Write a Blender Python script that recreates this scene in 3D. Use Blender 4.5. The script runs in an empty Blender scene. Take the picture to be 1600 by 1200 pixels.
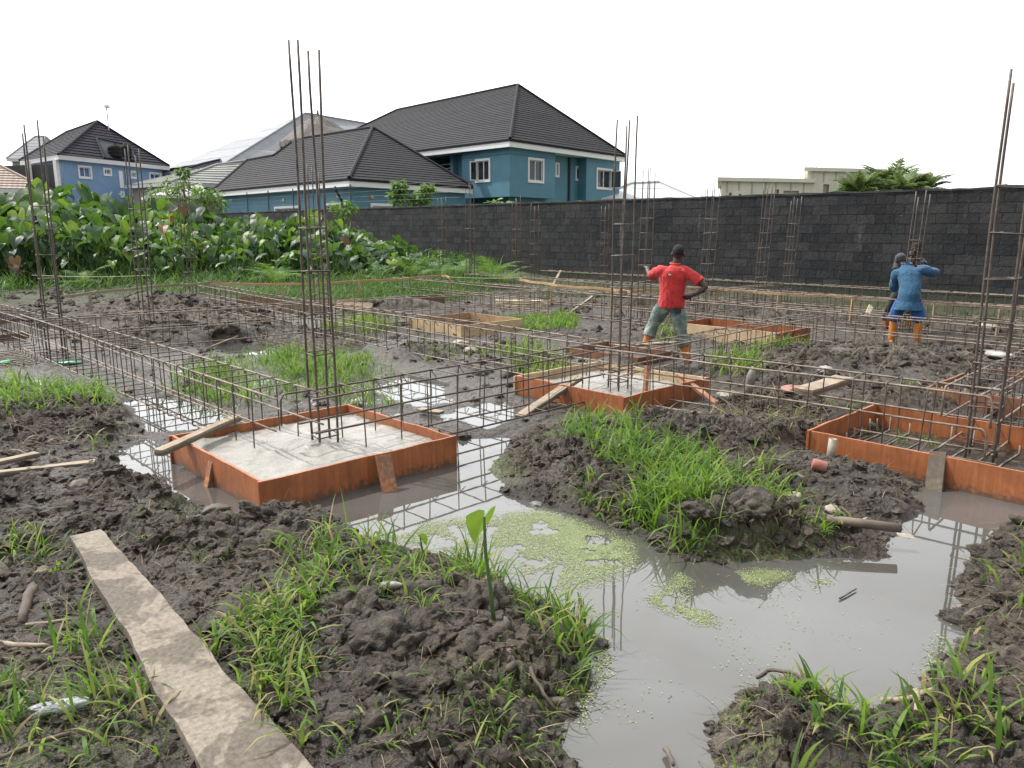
import bpy, bmesh, math, random
import numpy as np
from mathutils import Vector, Matrix, Quaternion
R = math.radians
random.seed(7)
rng = np.random.default_rng(11)
scene = bpy.context.scene
COL = scene.collection
MAIN = []
# ------------------------------------------------------------------ camera numbers (metres; water level is z = 0)
FOC, PIT, CAMH = 1200.0, math.atan(244 / 1200), 2.0
SP, CP = math.sin(PIT), math.cos(PIT)
def ray(u, v):
    x = (u - 800) / FOC; y = (600 - v) / FOC
    return Vector((x, CP + y * SP, -SP + y * CP))
def G(u, v, z=0.0):                       # the place at height z that stands under a point of the photograph
    d = ray(u, v); return Vector((0, 0, CAMH)) + d * ((z - CAMH) / d.z)
def AT(u, v, Y):
    d = ray(u, v); return Vector((0, 0, CAMH)) + d * (Y / d.y)
def DIST(u, v, t):
    return Vector((0, 0, CAMH)) + ray(u, v) * t
GA = R(-43.5)                             # the building plot's own axes
AX = Vector((math.sin(GA), math.cos(GA), 0)); BX = Vector((math.cos(GA), -math.sin(GA), 0))
def W(a, b, z=0.0): return AX * a + BX * b + Vector((0, 0, z))

# ------------------------------------------------------------------ scene helpers
def tag(o, label=None, cat=None, group=None, kind=None):
    if label: o['label'] = label
    if cat: o['category'] = cat
    if group: o['group'] = group
    if kind: o['kind'] = kind
    return o
def empty(name, loc=(0, 0, 0), rz=0.0):
    o = bpy.data.objects.new(name, None); COL.objects.link(o)
    o.location = loc; o.rotation_euler = (0, 0, rz); o.empty_display_size = .2
    return o
def thing(name, label, cat, loc=(0, 0, 0), rz=0.0, group=None):
    return tag(empty(name, loc, rz), label, cat, group)
def link(name, me, mat=None, parent=None):
    o = bpy.data.objects.new(name, me); COL.objects.link(o)
    if mat is not None:
        me.materials.clear(); me.materials.append(mat)
    if parent is not None: o.parent = parent
    return o
def copy_tree(o, parent=None):
    c = o.copy(); COL.objects.link(c)
    if parent is not None: c.parent = parent
    for ch in list(o.children): copy_tree(ch, c)
    return c
def np_mesh(name, V, polys, attrs=None, smooth=True, uv=None):
    V = np.asarray(V, np.float32)
    me = bpy.data.meshes.new(name)
    me.vertices.add(len(V)); me.vertices.foreach_set('co', V.ravel())
    li, st, n = [], [], 0
    for P in polys:
        P = np.asarray(P, np.int32)
        if len(P) == 0: continue
        k = P.shape[1]
        li.append(P.ravel()); st.append(n + np.arange(len(P)) * k); n += P.size
    li = np.concatenate(li).astype(np.int32); st = np.concatenate(st).astype(np.int32)
    me.loops.add(len(li)); me.loops.foreach_set('vertex_index', li)
    me.polygons.add(len(st)); me.polygons.foreach_set('loop_start', st)
    me.update(calc_edges=True)
    me.polygons.foreach_set('use_smooth', np.full(len(st), bool(smooth)))
    for k, a in (attrs or {}).items():
        at = me.attributes.new(k, 'FLOAT', 'POINT'); at.data.foreach_set('value', np.asarray(a, np.float32))
    me.validate(); me.update()
    return me

class MB:
    """collects boxes, bars, tubes and lofts and links them as ONE mesh object"""
    def __init__(s): s.v = []; s.f = []; s.uv = []
    def add(s, vs, fs):
        n = len(s.v); s.v += [Vector(p) for p in vs]; s.f += [tuple(i + n for i in f) for f in fs]; return s
    def box(s, lo, hi, M=None):
        x0, y0, z0 = lo; x1, y1, z1 = hi
        vs = [Vector(p) for p in ((x0,y0,z0),(x1,y0,z0),(x1,y1,z0),(x0,y1,z0),(x0,y0,z1),(x1,y0,z1),(x1,y1,z1),(x0,y1,z1))]
        if M is not None: vs = [M @ p for p in vs]
        return s.add(vs, [(0,3,2,1),(4,5,6,7),(0,1,5,4),(1,2,6,5),(2,3,7,6),(3,0,4,7)])
    def beam(s, p0, p1, w, h, up=(0, 0, 1)):           # a bar of w x h section from p0 to p1 (centre line)
        p0 = Vector(p0); p1 = Vector(p1); d = (p1 - p0); L = d.length; d.normalize()
        sx = d.cross(Vector(up)); sx.normalize(); u = sx.cross(d)
        vs = []
        for p in (p0, p1):
            for a, b in ((-1,-1),(1,-1),(1,1),(-1,1)): vs.append(p + sx * a * w / 2 + u * b * h / 2)
        return s.add(vs, [(0,1,2,3),(7,6,5,4),(0,4,5,1),(1,5,6,2),(2,6,7,3),(3,7,4,0)])
    def tube(s, pts, r, n=6, cap=True, closed=False):
        pts = [Vector(p) for p in pts]; m = len(pts)
        rr = r if isinstance(r, (list, tuple)) else [r] * m
        ref = None; base = len(s.v)
        for i, p in enumerate(pts):
            if closed: d = pts[(i + 1) % m] - pts[i - 1]
            else: d = pts[min(i + 1, m - 1)] - pts[max(i - 1, 0)]
            d.normalize()
            if ref is None:
                ref = Vector((0, 0, 1)) if abs(d.z) < .9 else Vector((1, 0, 0))
            ref = (ref - d * ref.dot(d)); ref.normalize(); q = d.cross(ref)
            for k in range(n):
                a = 2 * math.pi * k / n; s.v.append(p + (ref * math.cos(a) + q * math.sin(a)) * rr[i])
        for i in range(m if closed else m - 1):
            j = (i + 1) % m
            for k in range(n):
                k2 = (k + 1) % n
                s.f.append((base + i*n + k, base + i*n + k2, base + j*n + k2, base + j*n + k))
        if cap and not closed:
            s.f.append(tuple(base + k for k in range(n))[::-1]); s.f.append(tuple(base + (m-1)*n + k for k in range(n)))
        return s
    def loft(s, rings):                                # rings: (centre, rx, ry) in the xy plane, or (centre, X, Y) half-axis vectors
        n = 16; base = len(s.v)
        for c, X, Y in rings:
            c = Vector(c)
            if not isinstance(X, Vector): X = Vector((X, 0, 0)); Y = Vector((0, Y, 0))
            for k in range(n):
                a = 2*math.pi*k/n; s.v.append(c + X*math.cos(a) + Y*math.sin(a))
        for i in range(len(rings)-1):
            for k in range(n):
                k2 = (k+1) % n; s.f.append((base+i*n+k, base+i*n+k2, base+(i+1)*n+k2, base+(i+1)*n+k))
        s.f.append(tuple(base+k for k in range(n))[::-1]); s.f.append(tuple(base+(len(rings)-1)*n+k for k in range(n)))
        return s
    def mesh(s, name, smooth=False):
        me = bpy.data.meshes.new(name); me.from_pydata([tuple(p) for p in s.v], [], s.f); me.update()
        if smooth: me.polygons.foreach_set('use_smooth', [True] * len(me.polygons))
        return me
    def build(s, name, mat, parent=None, smooth=False, bevel=0.0):
        me = s.mesh(name, smooth)
        if bevel:
            bm = bmesh.new(); bm.from_mesh(me)
            bmesh.ops.bevel(bm, geom=bm.edges[:], offset=bevel, segments=2, profile=.7, affect='EDGES', clamp_overlap=True)
            bm.to_mesh(me); bm.free()
        return link(name, me, mat, parent)

# ------------------------------------------------------------------ numpy noise
def _h(ix, iy, seed):
    n = (ix.astype(np.int64) * 374761393 + iy.astype(np.int64) * 668265263 + seed * 1274126177) & 0xffffffff
    n = ((n ^ (n >> 13)) * 1274126177) & 0xffffffff
    return ((n ^ (n >> 16)) & 0xffffff) / float(0xffffff)
def vnoise(x, y, seed=0):
    ix = np.floor(x); iy = np.floor(y); fx = x - ix; fy = y - iy
    ux = fx*fx*fx*(fx*(fx*6-15)+10); uy = fy*fy*fy*(fy*(fy*6-15)+10)
    a = _h(ix, iy, seed); b = _h(ix+1, iy, seed); c = _h(ix, iy+1, seed); d = _h(ix+1, iy+1, seed)
    return (a*(1-ux)+b*ux)*(1-uy) + (c*(1-ux)+d*ux)*uy
def fbm(x, y, o=4, seed=0):
    t = 0; w = 0; amp = 1.0
    for i in range(o):
        t = t + amp*vnoise(x*2**i + 13.7*i, y*2**i - 7.1*i, seed+i); w += amp; amp *= .5
    return t / w
def cell(x, y, seed=0):                                # distance to the nearest jittered point: round lumps with creases
    ix = np.floor(x); iy = np.floor(y); best = np.full(x.shape, 9.0)
    for dx in (-1, 0, 1):
        for dy in (-1, 0, 1):
            cx = ix+dx; cy = iy+dy
            px = cx + _h(cx, cy, seed); py = cy + _h(cx, cy, seed+77)
            best = np.minimum(best, (px-x)**2 + (py-y)**2)
    return np.sqrt(best)
def sstep(a, b, x):
    t = np.clip((x-a)/(b-a), 0, 1); return t*t*(3-2*t)
def poly_sd(P, x, y):                                  # signed distance to a polygon, negative inside
    P = np.asarray(P); d = np.full(x.shape, 1e9); s = np.ones(x.shape)
    for i in range(len(P)):
        a = P[i]; b = P[i-1]; ex, ey = b[0]-a[0], b[1]-a[1]; wx, wy = x-a[0], y-a[1]
        t = np.clip((wx*ex+wy*ey)/(ex*ex+ey*ey+1e-12), 0, 1)
        d = np.minimum(d, (wx-ex*t)**2 + (wy-ey*t)**2)
        c1 = y >= a[1]; c2 = y < b[1]; c3 = ex*wy > ey*wx
        s = np.where((c1 & c2 & c3) | (~c1 & ~c2 & ~c3), -s, s)
    return s*np.sqrt(d)
def PX(pts, z=0.0): return [tuple(G(u, v, z)[:2]) for u, v in pts]
def inside(P, n, seed=1):                              # n random places inside a polygon
    r = np.random.default_rng(seed); P = np.asarray(P); lo = P.min(0); hi = P.max(0); out = []
    for _ in range(400):
        q = lo + (hi-lo)*r.random((max(n, 64)*2, 2)); q = q[poly_sd(P, q[:, 0], q[:, 1]) < 0]; out.append(q)
        if sum(map(len, out)) >= n: break
    return np.concatenate(out)[:n]

# ------------------------------------------------------------------ material helpers
class NT:
    def __init__(s, name):
        s.m = bpy.data.materials.new(name); s.m.use_nodes = True; s.t = s.m.node_tree; s.n = s.t.nodes; s.l = s.t.links
        s.n.clear(); s.out = s.n.new('ShaderNodeOutputMaterial'); s.p = s.n.new('ShaderNodeBsdfPrincipled')
        s.l.new(s.p.outputs[0], s.out.inputs[0])
    def new(s, t, **kw):
        nd = s.n.new(t)
        for k, v in kw.items(): setattr(nd, k, v)
        return nd
    def put(s, sock, v):
        if isinstance(v, bpy.types.NodeSocket): s.l.new(v, sock)
        elif isinstance(v, (int, float)) and sock.type == 'RGBA': sock.default_value = (v, v, v, 1)
        elif isinstance(v, (tuple, list)) and len(v) == 3 and sock.type == 'RGBA': sock.default_value = (*v, 1)
        else: sock.default_value = v
    def pos(s, obj=True):
        if obj: return s.new('ShaderNodeTexCoord').outputs['Object']
        return s.new('ShaderNodeNewGeometry').outputs['Position']
    def map(s, vec, scale=(1, 1, 1), rot=(0, 0, 0), loc=(0, 0, 0)):
        m = s.new('ShaderNodeMapping'); s.l.new(vec, m.inputs[0]); m.inputs['Scale'].default_value = scale
        m.inputs['Rotation'].default_value = rot; m.inputs['Location'].default_value = loc; return m.outputs[0]
    def noise(s, vec, scale, detail=4, rough=.55, dist=0):
        nd = s.new('ShaderNodeTexNoise'); s.l.new(vec, nd.inputs['Vector']); nd.inputs['Scale'].default_value = scale
        nd.inputs['Detail'].default_value = detail; nd.inputs['Roughness'].default_value = rough; nd.inputs['Distortion'].default_value = dist
        return nd.outputs['Fac']
    def voro(s, vec, scale, feature='F1', out='Distance'):
        nd = s.new('ShaderNodeTexVoronoi', feature=feature); s.l.new(vec, nd.inputs['Vector']); nd.inputs['Scale'].default_value = scale
        return nd.outputs[out]
    def ramp(s, fac, stops, interp='LINEAR'):
        nd = s.new('ShaderNodeValToRGB'); s.put(nd.inputs[0], fac); e = nd.color_ramp; e.interpolation = interp
        while len(e.elements) < len(stops): e.elements.new(.5)
        for el, (p, c) in zip(e.elements, stops):
            el.position = p; el.color = (*c, 1) if isinstance(c, tuple) else (c, c, c, 1)
        return nd.outputs[0]
    def mix(s, fac, a, b, mode='MIX'):
        nd = s.new('ShaderNodeMix', data_type='RGBA', blend_type=mode)
        s.put(nd.inputs[0], fac); s.put(nd.inputs[6], a); s.put(nd.inputs[7], b); return nd.outputs[2]
    def math(s, op, a, b=0.0, clamp=False):
        nd = s.new('ShaderNodeMath', operation=op, use_clamp=clamp); s.put(nd.inputs[0], a); s.put(nd.inputs[1], b); return nd.outputs[0]
    def attr(s, name): return s.new('ShaderNodeAttribute', attribute_name=name).outputs['Fac']
    def sep(s, vec, ax): 
        nd = s.new('ShaderNodeSeparateXYZ'); s.l.new(vec, nd.inputs[0]); return nd.outputs[ax]
    def bump(s, h, strength=.5, dist=.01, prev=None):
        nd = s.new('ShaderNodeBump'); s.put(nd.inputs['Height'], h); nd.inputs['Strength'].default_value = strength
        nd.inputs['Distance'].default_value = dist
        if prev is not None: s.l.new(prev, nd.inputs['Normal'])
        s.l.new(nd.outputs[0], s.p.inputs['Normal']); return nd.outputs[0]
    def fin(s, color=None, rough=None, metal=None, spec=None):
        if color is not None: s.put(s.p.inputs['Base Color'], color)
        if rough is not None: s.put(s.p.inputs['Roughness'], rough)
        if metal is not None: s.put(s.p.inputs['Metallic'], metal)
        if spec is not None: s.put(s.p.inputs['Specular IOR Level'], spec)
        return s.m
    def translucent(s, color, f):
        tr = s.new('ShaderNodeBsdfTranslucent'); s.put(tr.inputs[0], color)
        mx = s.new('ShaderNodeMixShader'); mx.inputs[0].default_value = f
        s.l.new(s.p.outputs[0], mx.inputs[1]); s.l.new(tr.outputs[0], mx.inputs[2]); s.l.new(mx.outputs[0], s.out.inputs[0])
M = {}
def mk_plain(name, c1, c2, scale=6, rough=.6, bump=.2, metal=0, det=5, dist=.005):
    t = NT(name); p = t.pos(); f = t.noise(p, scale, det); 
    t.bump(t.noise(p, scale*6, 4), bump, dist)
    M[name] = t.fin(t.ramp(f, [(.3, c1), (.7, c2)]), rough, metal); return M[name]

# mud
t = NT('mud'); p = t.pos(False)
f1 = t.noise(p, 1.6, 6, .6); f2 = t.noise(p, 14, 5, .65); f3 = t.noise(p, 70, 3, .6)
c = t.ramp(f2, [(.25, (.016, .0125, .0095)), (.5, (.046, .036, .027)), (.75, (.108, .088, .068))])
fl = t.noise(p, 3.4, 4, .6)
c = t.mix(t.ramp(fl, [(.40, .75), (.56, 0.0)]), c, (.022, .017, .013))
c = t.mix(t.ramp(f1, [(.42, 0.0), (.62, 1.0)]), c, t.ramp(f2, [(.3, (.026, .019, .014)), (.7, (.085, .064, .046))]))
dry = t.attr('dry')
c = t.mix(t.math('MULTIPLY', dry, t.ramp(f2, [(.42, .0), (.66, 1.0)])), c, t.ramp(f3, [(.3, (.11, .090, .070)), (.7, (.215, .18, .142))]))
slur = t.attr('slurry')
c = t.mix(t.math('MULTIPLY', slur, .85), c, t.ramp(f2, [(.3, (.050, .043, .035)), (.7, (.135, .120, .101))]))
alg = t.attr('algae')
c = t.mix(t.math('MULTIPLY', alg, t.ramp(t.noise(p, 40, 3, .7), [(.45, 0.0), (.6, 1.0)])), c, t.ramp(f3, [(.3, (.05, .085, .015)), (.7, (.17, .23, .05))]))
grs = t.attr('turf')
c = t.mix(t.math('MULTIPLY', grs, t.ramp(f2, [(.3, .3), (.6, 1.0)])), c, t.ramp(f3, [(.3, (.020, .035, .010)), (.7, (.055, .080, .022))]))
z = t.sep(p, 2); slk = t.math('MULTIPLY', t.attr('slick'), t.ramp(t.noise(p, 5, 4), [(.4, .3), (.55, 1.0)]))
c = t.mix(t.math('MULTIPLY', slk, .55), c, t.ramp(f2, [(.3, (.020, .016, .013)), (.7, (.060, .050, .041))]))
wet = t.ramp(t.math('ADD', z, t.math('MULTIPLY', f2, .06)), [(.03, 1.0), (.16, 0.0)])
wet = t.math('MAXIMUM', wet, slk)
ro = t.mix(wet, t.ramp(f2, [(.3, .62), (.7, .92)]), t.ramp(f2, [(.3, .16), (.7, .5)]))
b1 = t.bump(f2, 1.0, .045); b2 = t.bump(f3, 1.0, .016, b1); t.bump(t.noise(p, 220, 2, .6), .9, .006, b2)
M['mud'] = t.fin(c, ro, spec=.45)
# muddy water
t = NT('water'); p = t.pos(False)
f = t.noise(p, .9, 4, .5, .6); f2 = t.noise(p, 5, 4)
c = t.ramp(f, [(.35, (.062, .059, .052)), (.65, (.088, .087, .083))])
c = t.mix(t.ramp(f2, [(.5, 0.0), (.75, .35)]), c, (.080, .070, .056))
spk = t.ramp(t.voro(p, 55), [(.10, 1.0), (.16, 0.0)])
scum = t.ramp(t.noise(p, 1.7, 5, .6), [(.56, 0.0), (.64, 1.0)])
sc = t.math('MULTIPLY', spk, scum)
c = t.mix(t.math('MULTIPLY', sc, .6), c, (.34, .33, .28))
t.bump(t.noise(p, 3.5, 2, .5), .03, .015)
t.p.inputs['IOR'].default_value = 1.62
M['water'] = t.fin(c, t.mix(sc, .02, .6))
# wood, boards
def board_mat(name, c1, c2, c3, dirt, along=0, rough=.6, dirtz=.16, gs=1.0):
    t = NT(name); p = t.pos(); sc = [22*gs, 22*gs, 22*gs]; sc[along] = 1.2*gs
    g = t.noise(t.map(p, tuple(sc)), 1.5, 6, .65, .3); n = t.noise(p, 5, 5, .6); n2 = t.noise(p, 26, 4, .6)
    c = t.ramp(g, [(.25, c1), (.5, c2), (.8, c3)])
    c = t.mix(t.ramp(n, [(.35, 0.0), (.7, .55)]), c, tuple(x*.55 for x in c1))
    z = t.sep(p, 2)
    d = t.ramp(t.math('ADD', t.math('MULTIPLY', z, 1/dirtz*.5), t.math('SUBTRACT', n2, .35)), [(.18, 1.0), (.42, 0.0)])
    c = t.mix(t.math('MULTIPLY', d, .8), c, dirt)
    sp = t.ramp(t.noise(p, 34, 3, .6), [(.66, 0.0), (.72, .7)])
    c = t.mix(sp, c, dirt)
    b = t.bump(g, .25, .004); t.bump(n2, .2, .003, b)
    M[name] = t.fin(c, t.ramp(n2, [(.3, rough-.15), (.7, rough+.2)])); return M[name]
board_mat('red_ply', (.25, .078, .028), (.37, .122, .042), (.48, .185, .070), (.085, .060, .043), 2, .5, .13)
board_mat('red_strip', (.40, .13, .045), (.52, .19, .07), (.62, .27, .12), (.10, .07, .05), 0, .55, .05)
board_mat('brown_ply', (.16, .070, .035), (.24, .11, .055), (.30, .15, .08), (.07, .05, .04), 0, .6, .12)
board_mat('pale_ply', (.44, .31, .17), (.58, .43, .26), (.68, .55, .36), (.14, .10, .07), 0, .7, .10)
board_mat('raw_ply', (.34, .20, .11), (.44, .28, .16), (.50, .34, .20), (.12, .09, .06), 0, .7, .08)
board_mat('white_timber', (.60, .50, .33), (.74, .64, .46), (.82, .74, .56), (.3, .24, .16), 0, .6, .02)
board_mat('grey_timber', (.20, .15, .105), (.30, .24, .175), (.42, .35, .26), (.10, .08, .06), 0, .85, .02)
board_mat('dark_timber', (.10, .075, .052), (.16, .125, .09), (.23, .185, .135), (.06, .05, .04), 0, .85, .06)
board_mat('strip_timber', (.32, .19, .09), (.46, .29, .15), (.55, .38, .21), (.15, .10, .06), 0, .7, .02)
# old plank caked with dry mud
t = NT('muddy_plank'); p = t.pos(); n = t.noise(p, 3.2, 6, .6, .4); n2 = t.noise(p, 40, 5, .65); g = t.noise(t.map(p, (1.5, 26, 26)), 1.5, 6, .65, .3)
c = t.ramp(n2, [(.25, (.115, .095, .073)), (.5, (.195, .165, .130)), (.8, (.30, .26, .21))])
c = t.mix(t.ramp(n, [(.48, 0.0), (.53, 1.0)]), c, t.ramp(n2, [(.3, (.065, .053, .042)), (.7, (.15, .125, .10))]))
c = t.mix(t.ramp(g, [(.60, 0.0), (.75, .6)]), c, (.12, .085, .055))
b = t.bump(n, .5, .012); b = t.bump(n2, .7, .006, b); t.bump(g, .4, .005, b)
M['muddy_plank'] = t.fin(c, .9)
# wet concrete
t = NT('concrete'); p = t.pos(); n = t.noise(p, 3, 6, .6, .5); n2 = t.noise(p, 45, 4, .7)
c = t.ramp(n, [(.3, (.19, .178, .155)), (.7, (.30, .285, .255))])
c = t.mix(t.ramp(n2, [(.62, 0.0), (.70, .7)]), c, (.13, .115, .095))
b = t.bump(n, .4, .02); t.bump(n2, .6, .008, b)
M['concrete'] = t.fin(c, t.ramp(t.noise(p, 6, 3), [(.4, .22), (.6, .6)]))
# steel bars
t = NT('rebar'); p = t.pos(); n = t.noise(p, 9, 5, .65); r_ = t.noise(p, 160, 2)
c = t.ramp(n, [(.3, (.058, .040, .031)), (.55, (.105, .082, .068)), (.75, (.18, .15, .128))])
t.bump(r_, .5, .003); M['rebar'] = t.fin(c, .55, .25)
t = NT('pale_rebar'); p = t.pos(); n = t.noise(p, 8, 5, .65)  # paler bar tone for the beam and mat bars
c = t.ramp(n, [(.35, (.12, .085, .066)), (.55, (.24, .195, .155)), (.75, (.36, .31, .26))])
t.bump(t.noise(p, 90, 3), .6, .004); M['pale_rebar'] = t.fin(c, .7, .1)
# leaves and grass; 'tint' is a random number per blade or leaf
def leaf_mat(name, stops, tcol, f, rough=.55, veins=False):
    t = NT(name); k = t.attr('tint'); p = t.pos()
    c = t.ramp(t.math('ADD', k, t.math('MULTIPLY', t.math('SUBTRACT', t.noise(p, 9, 3), .5), .35)), stops)
    t.translucent(t.mix(.5, c, tcol), f); M[name] = t.fin(c, rough, spec=.35)
    if veins: t.bump(t.noise(p, 14, 3), .3, .02)
    return M[name]
leaf_mat('grass', [(0, (.032, .072, .014)), (.4, (.080, .160, .022)), (.72, (.165, .255, .036)), (.86, (.26, .28, .07)), (.94, (.34, .28, .12)), (1, (.30, .22, .12))], (.22, .42, .03), .45)
leaf_mat('dark_grass', [(0, (.020, .055, .012)), (.5, (.055, .120, .022)), (.85, (.115, .195, .035)), (1, (.20, .20, .07))], (.14, .30, .03), .35)
leaf_mat('big_leaf', [(0, (.014, .042, .016)), (.5, (.036, .088, .028)), (.78, (.070, .130, .036)), (.90, (.16, .24, .032)), (1, (.24, .33, .05))], (.18, .36, .03), .30, .45, True)
leaf_mat('red_leaf', [(0, (.05, .032, .018)), (.5, (.12, .062, .028)), (1, (.20, .11, .045))], (.2, .10, .03), .25, .5)
leaf_mat('tree_leaf', [(0, (.04, .10, .02)), (.5, (.09, .18, .035)), (1, (.17, .27, .06))], (.25, .42, .05), .35)
leaf_mat('palm_leaf', [(0, (.06, .11, .035)), (.5, (.115, .175, .065)), (1, (.20, .26, .11))], (.28, .38, .10), .3)
leaf_mat('duckweed', [(0, (.095, .125, .045)), (.5, (.19, .23, .10)), (1, (.38, .41, .23))], (.3, .42, .08), .1, .6)
leaf_mat('straw', [(0, (.045, .032, .022)), (.5, (.11, .082, .052)), (.85, (.21, .165, .105)), (1, (.34, .28, .18))], (.2, .15, .1), .1, .85)
mk_plain('stalk', (.05, .10, .03), (.10, .17, .05), 8, .5)
mk_plain('bark', (.05, .038, .028), (.12, .095, .07), 14, .9, .6)
# ------------------------------------------------------------------ ground
POOLS = [PX(p) for p in (
    # the big pool, from the corner of the nearest form round the grassy island to the right bank
    [(255,742),(300,778),(360,800),(420,812),(520,806),(545,818),(570,842),(660,858),(740,872),(800,905),(870,935),(925,960),(965,1000),(955,1050),(925,1110),
     (905,1165),(920,1215),(1060,1215),(1100,1190),(1085,1130),(1120,1085),(1190,1058),(1250,1050),(1300,1090),(1350,1112),(1400,1085),(1440,1050),(1470,1015),
     (1476,965),(1488,905),(1530,858),(1600,836),(1680,830),(1680,800),(1590,792),(1480,760),(1440,772),(1455,800),(1395,838),(1400,872),(1330,878),(1240,885),(1180,890),
     (1080,885),(1020,862),(985,835),(900,812),(850,796),(785,782),(770,760),(745,735),(770,712),(800,690),(770,690),(720,690),(600,740)],
    [(185,695),(225,690),(262,715),(262,745),(235,748),(195,722)],
    [(215,625),(270,628),(335,648),(330,668),(255,672),(225,650)],
    [(292,812),(325,805),(352,822),(345,840),(318,842)],
    [(600,610),(650,590),(690,600),(660,630)],
    [(735,640),(790,630),(800,650),(755,665)],
    [(320,545),(420,532),(560,540),(545,552),(400,552)],
    [(0,598),(40,596),(70,602),(30,610),(0,612)],
    [(1110,560),(1150,556),(1165,580),(1130,590)],
)]
SLURRY = [PX(p) for p in (
    [(170,640),(240,580),(330,530),(560,522),(640,535),(800,545),(930,540),(960,575),(800,600),(800,660),(880,668),(780,690),(640,690),(540,640),(400,640),(262,690),(200,690)],
    [(-60,540),(40,530),(110,560),(240,600),(170,640),(60,595),(-60,610)],
    [(1080,600),(1140,640),(1090,660),(1000,655)],
)]
MOUNDS = [  # x, y, rx, ry, height
    (-.56,3.36,.60,.48,.27), (-.2,3.05,.45,.35,.12), (-1.15,3.65,.60,.50,.15), (-.55,4.20,.75,.32,.07), (-.35,2.72,1.0,.35,.12), (-1.75,4.55,.85,.55,.15), (-2.55,5.5,.95,.7,.13), (-2.3,3.6,.7,.8,.07),
    (.75,5.9,.75,.85,.22), (1.25,5.35,.7,.7,.20), (1.42,4.78,.50,.36,.27), (2.2,5.75,.85,.6,.16), (1.95,6.95,1.25,.55,.24), (2.7,5.6,.6,.35,.08), (.6,6.9,.5,.4,.1),
    (1.05,2.70,.42,.34,.17), (1.75,2.62,.5,.38,.17), (2.30,3.0,.45,.4,.14), (2.85,3.85,.62,.75,.30), (3.25,4.4,.7,.5,.2), (2.3,2.45,.6,.3,.12),
    (-5.3,7.6,1.3,.8,.32), (-4.3,7.0,.8,.5,.15), (-6.6,8.4,1.2,.8,.3), (-3.6,5.9,.8,.7,.12), (-3.3,4.3,.7,1.0,.10),
    (-5.9,13.8,1.7,.85,.34), (-4.9,13.5,.8,.55,.25), (-7.6,15.6,1.6,1.0,.38), (-11.5,15.5,2.4,1.2,.30), (-8.2,18.5,1.5,.8,.45), (-1.2,12.0,.9,.35,.20), (-2.6,18.6,1.0,.5,.35), (-1.8,17,1.4,.5,.2),
    (-.3,11.4,.8,.5,.15), (4.9,10.3,1.7,1.4,.36), (3.6,9.7,1.2,.9,.28), (6.1,11.0,1.4,.9,.16), (2.9,8.2,.8,.5,.15), (8.9,11.6,1.6,.9,.22), (9.9,14.5,1.6,.8,.2), (4.2,8.4,.9,.4,.22),
    (1.95,11.35,.55,.45,.24), (1.9,9.9,.8,.5,.12), (2.4,13.8,1.1,.6,.2), (.9,13.2,1.0,.6,.12), (7.0,16.4,3,.8,.25), (3.8,19.5,3,.8,.3),
]
PADS = [(4.92,6.68,2.22,4.03), (4.88,6.58,6.28,7.88), (1.25,2.98,6.42,7.90), (10.65,12.28,8.85,10.45), (6.05,8.15,11.75,12.95), (6.3,8.1,8.95,10.15)]
PLK = (G(134, 838, .11), G(440, 1262, .11))
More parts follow.
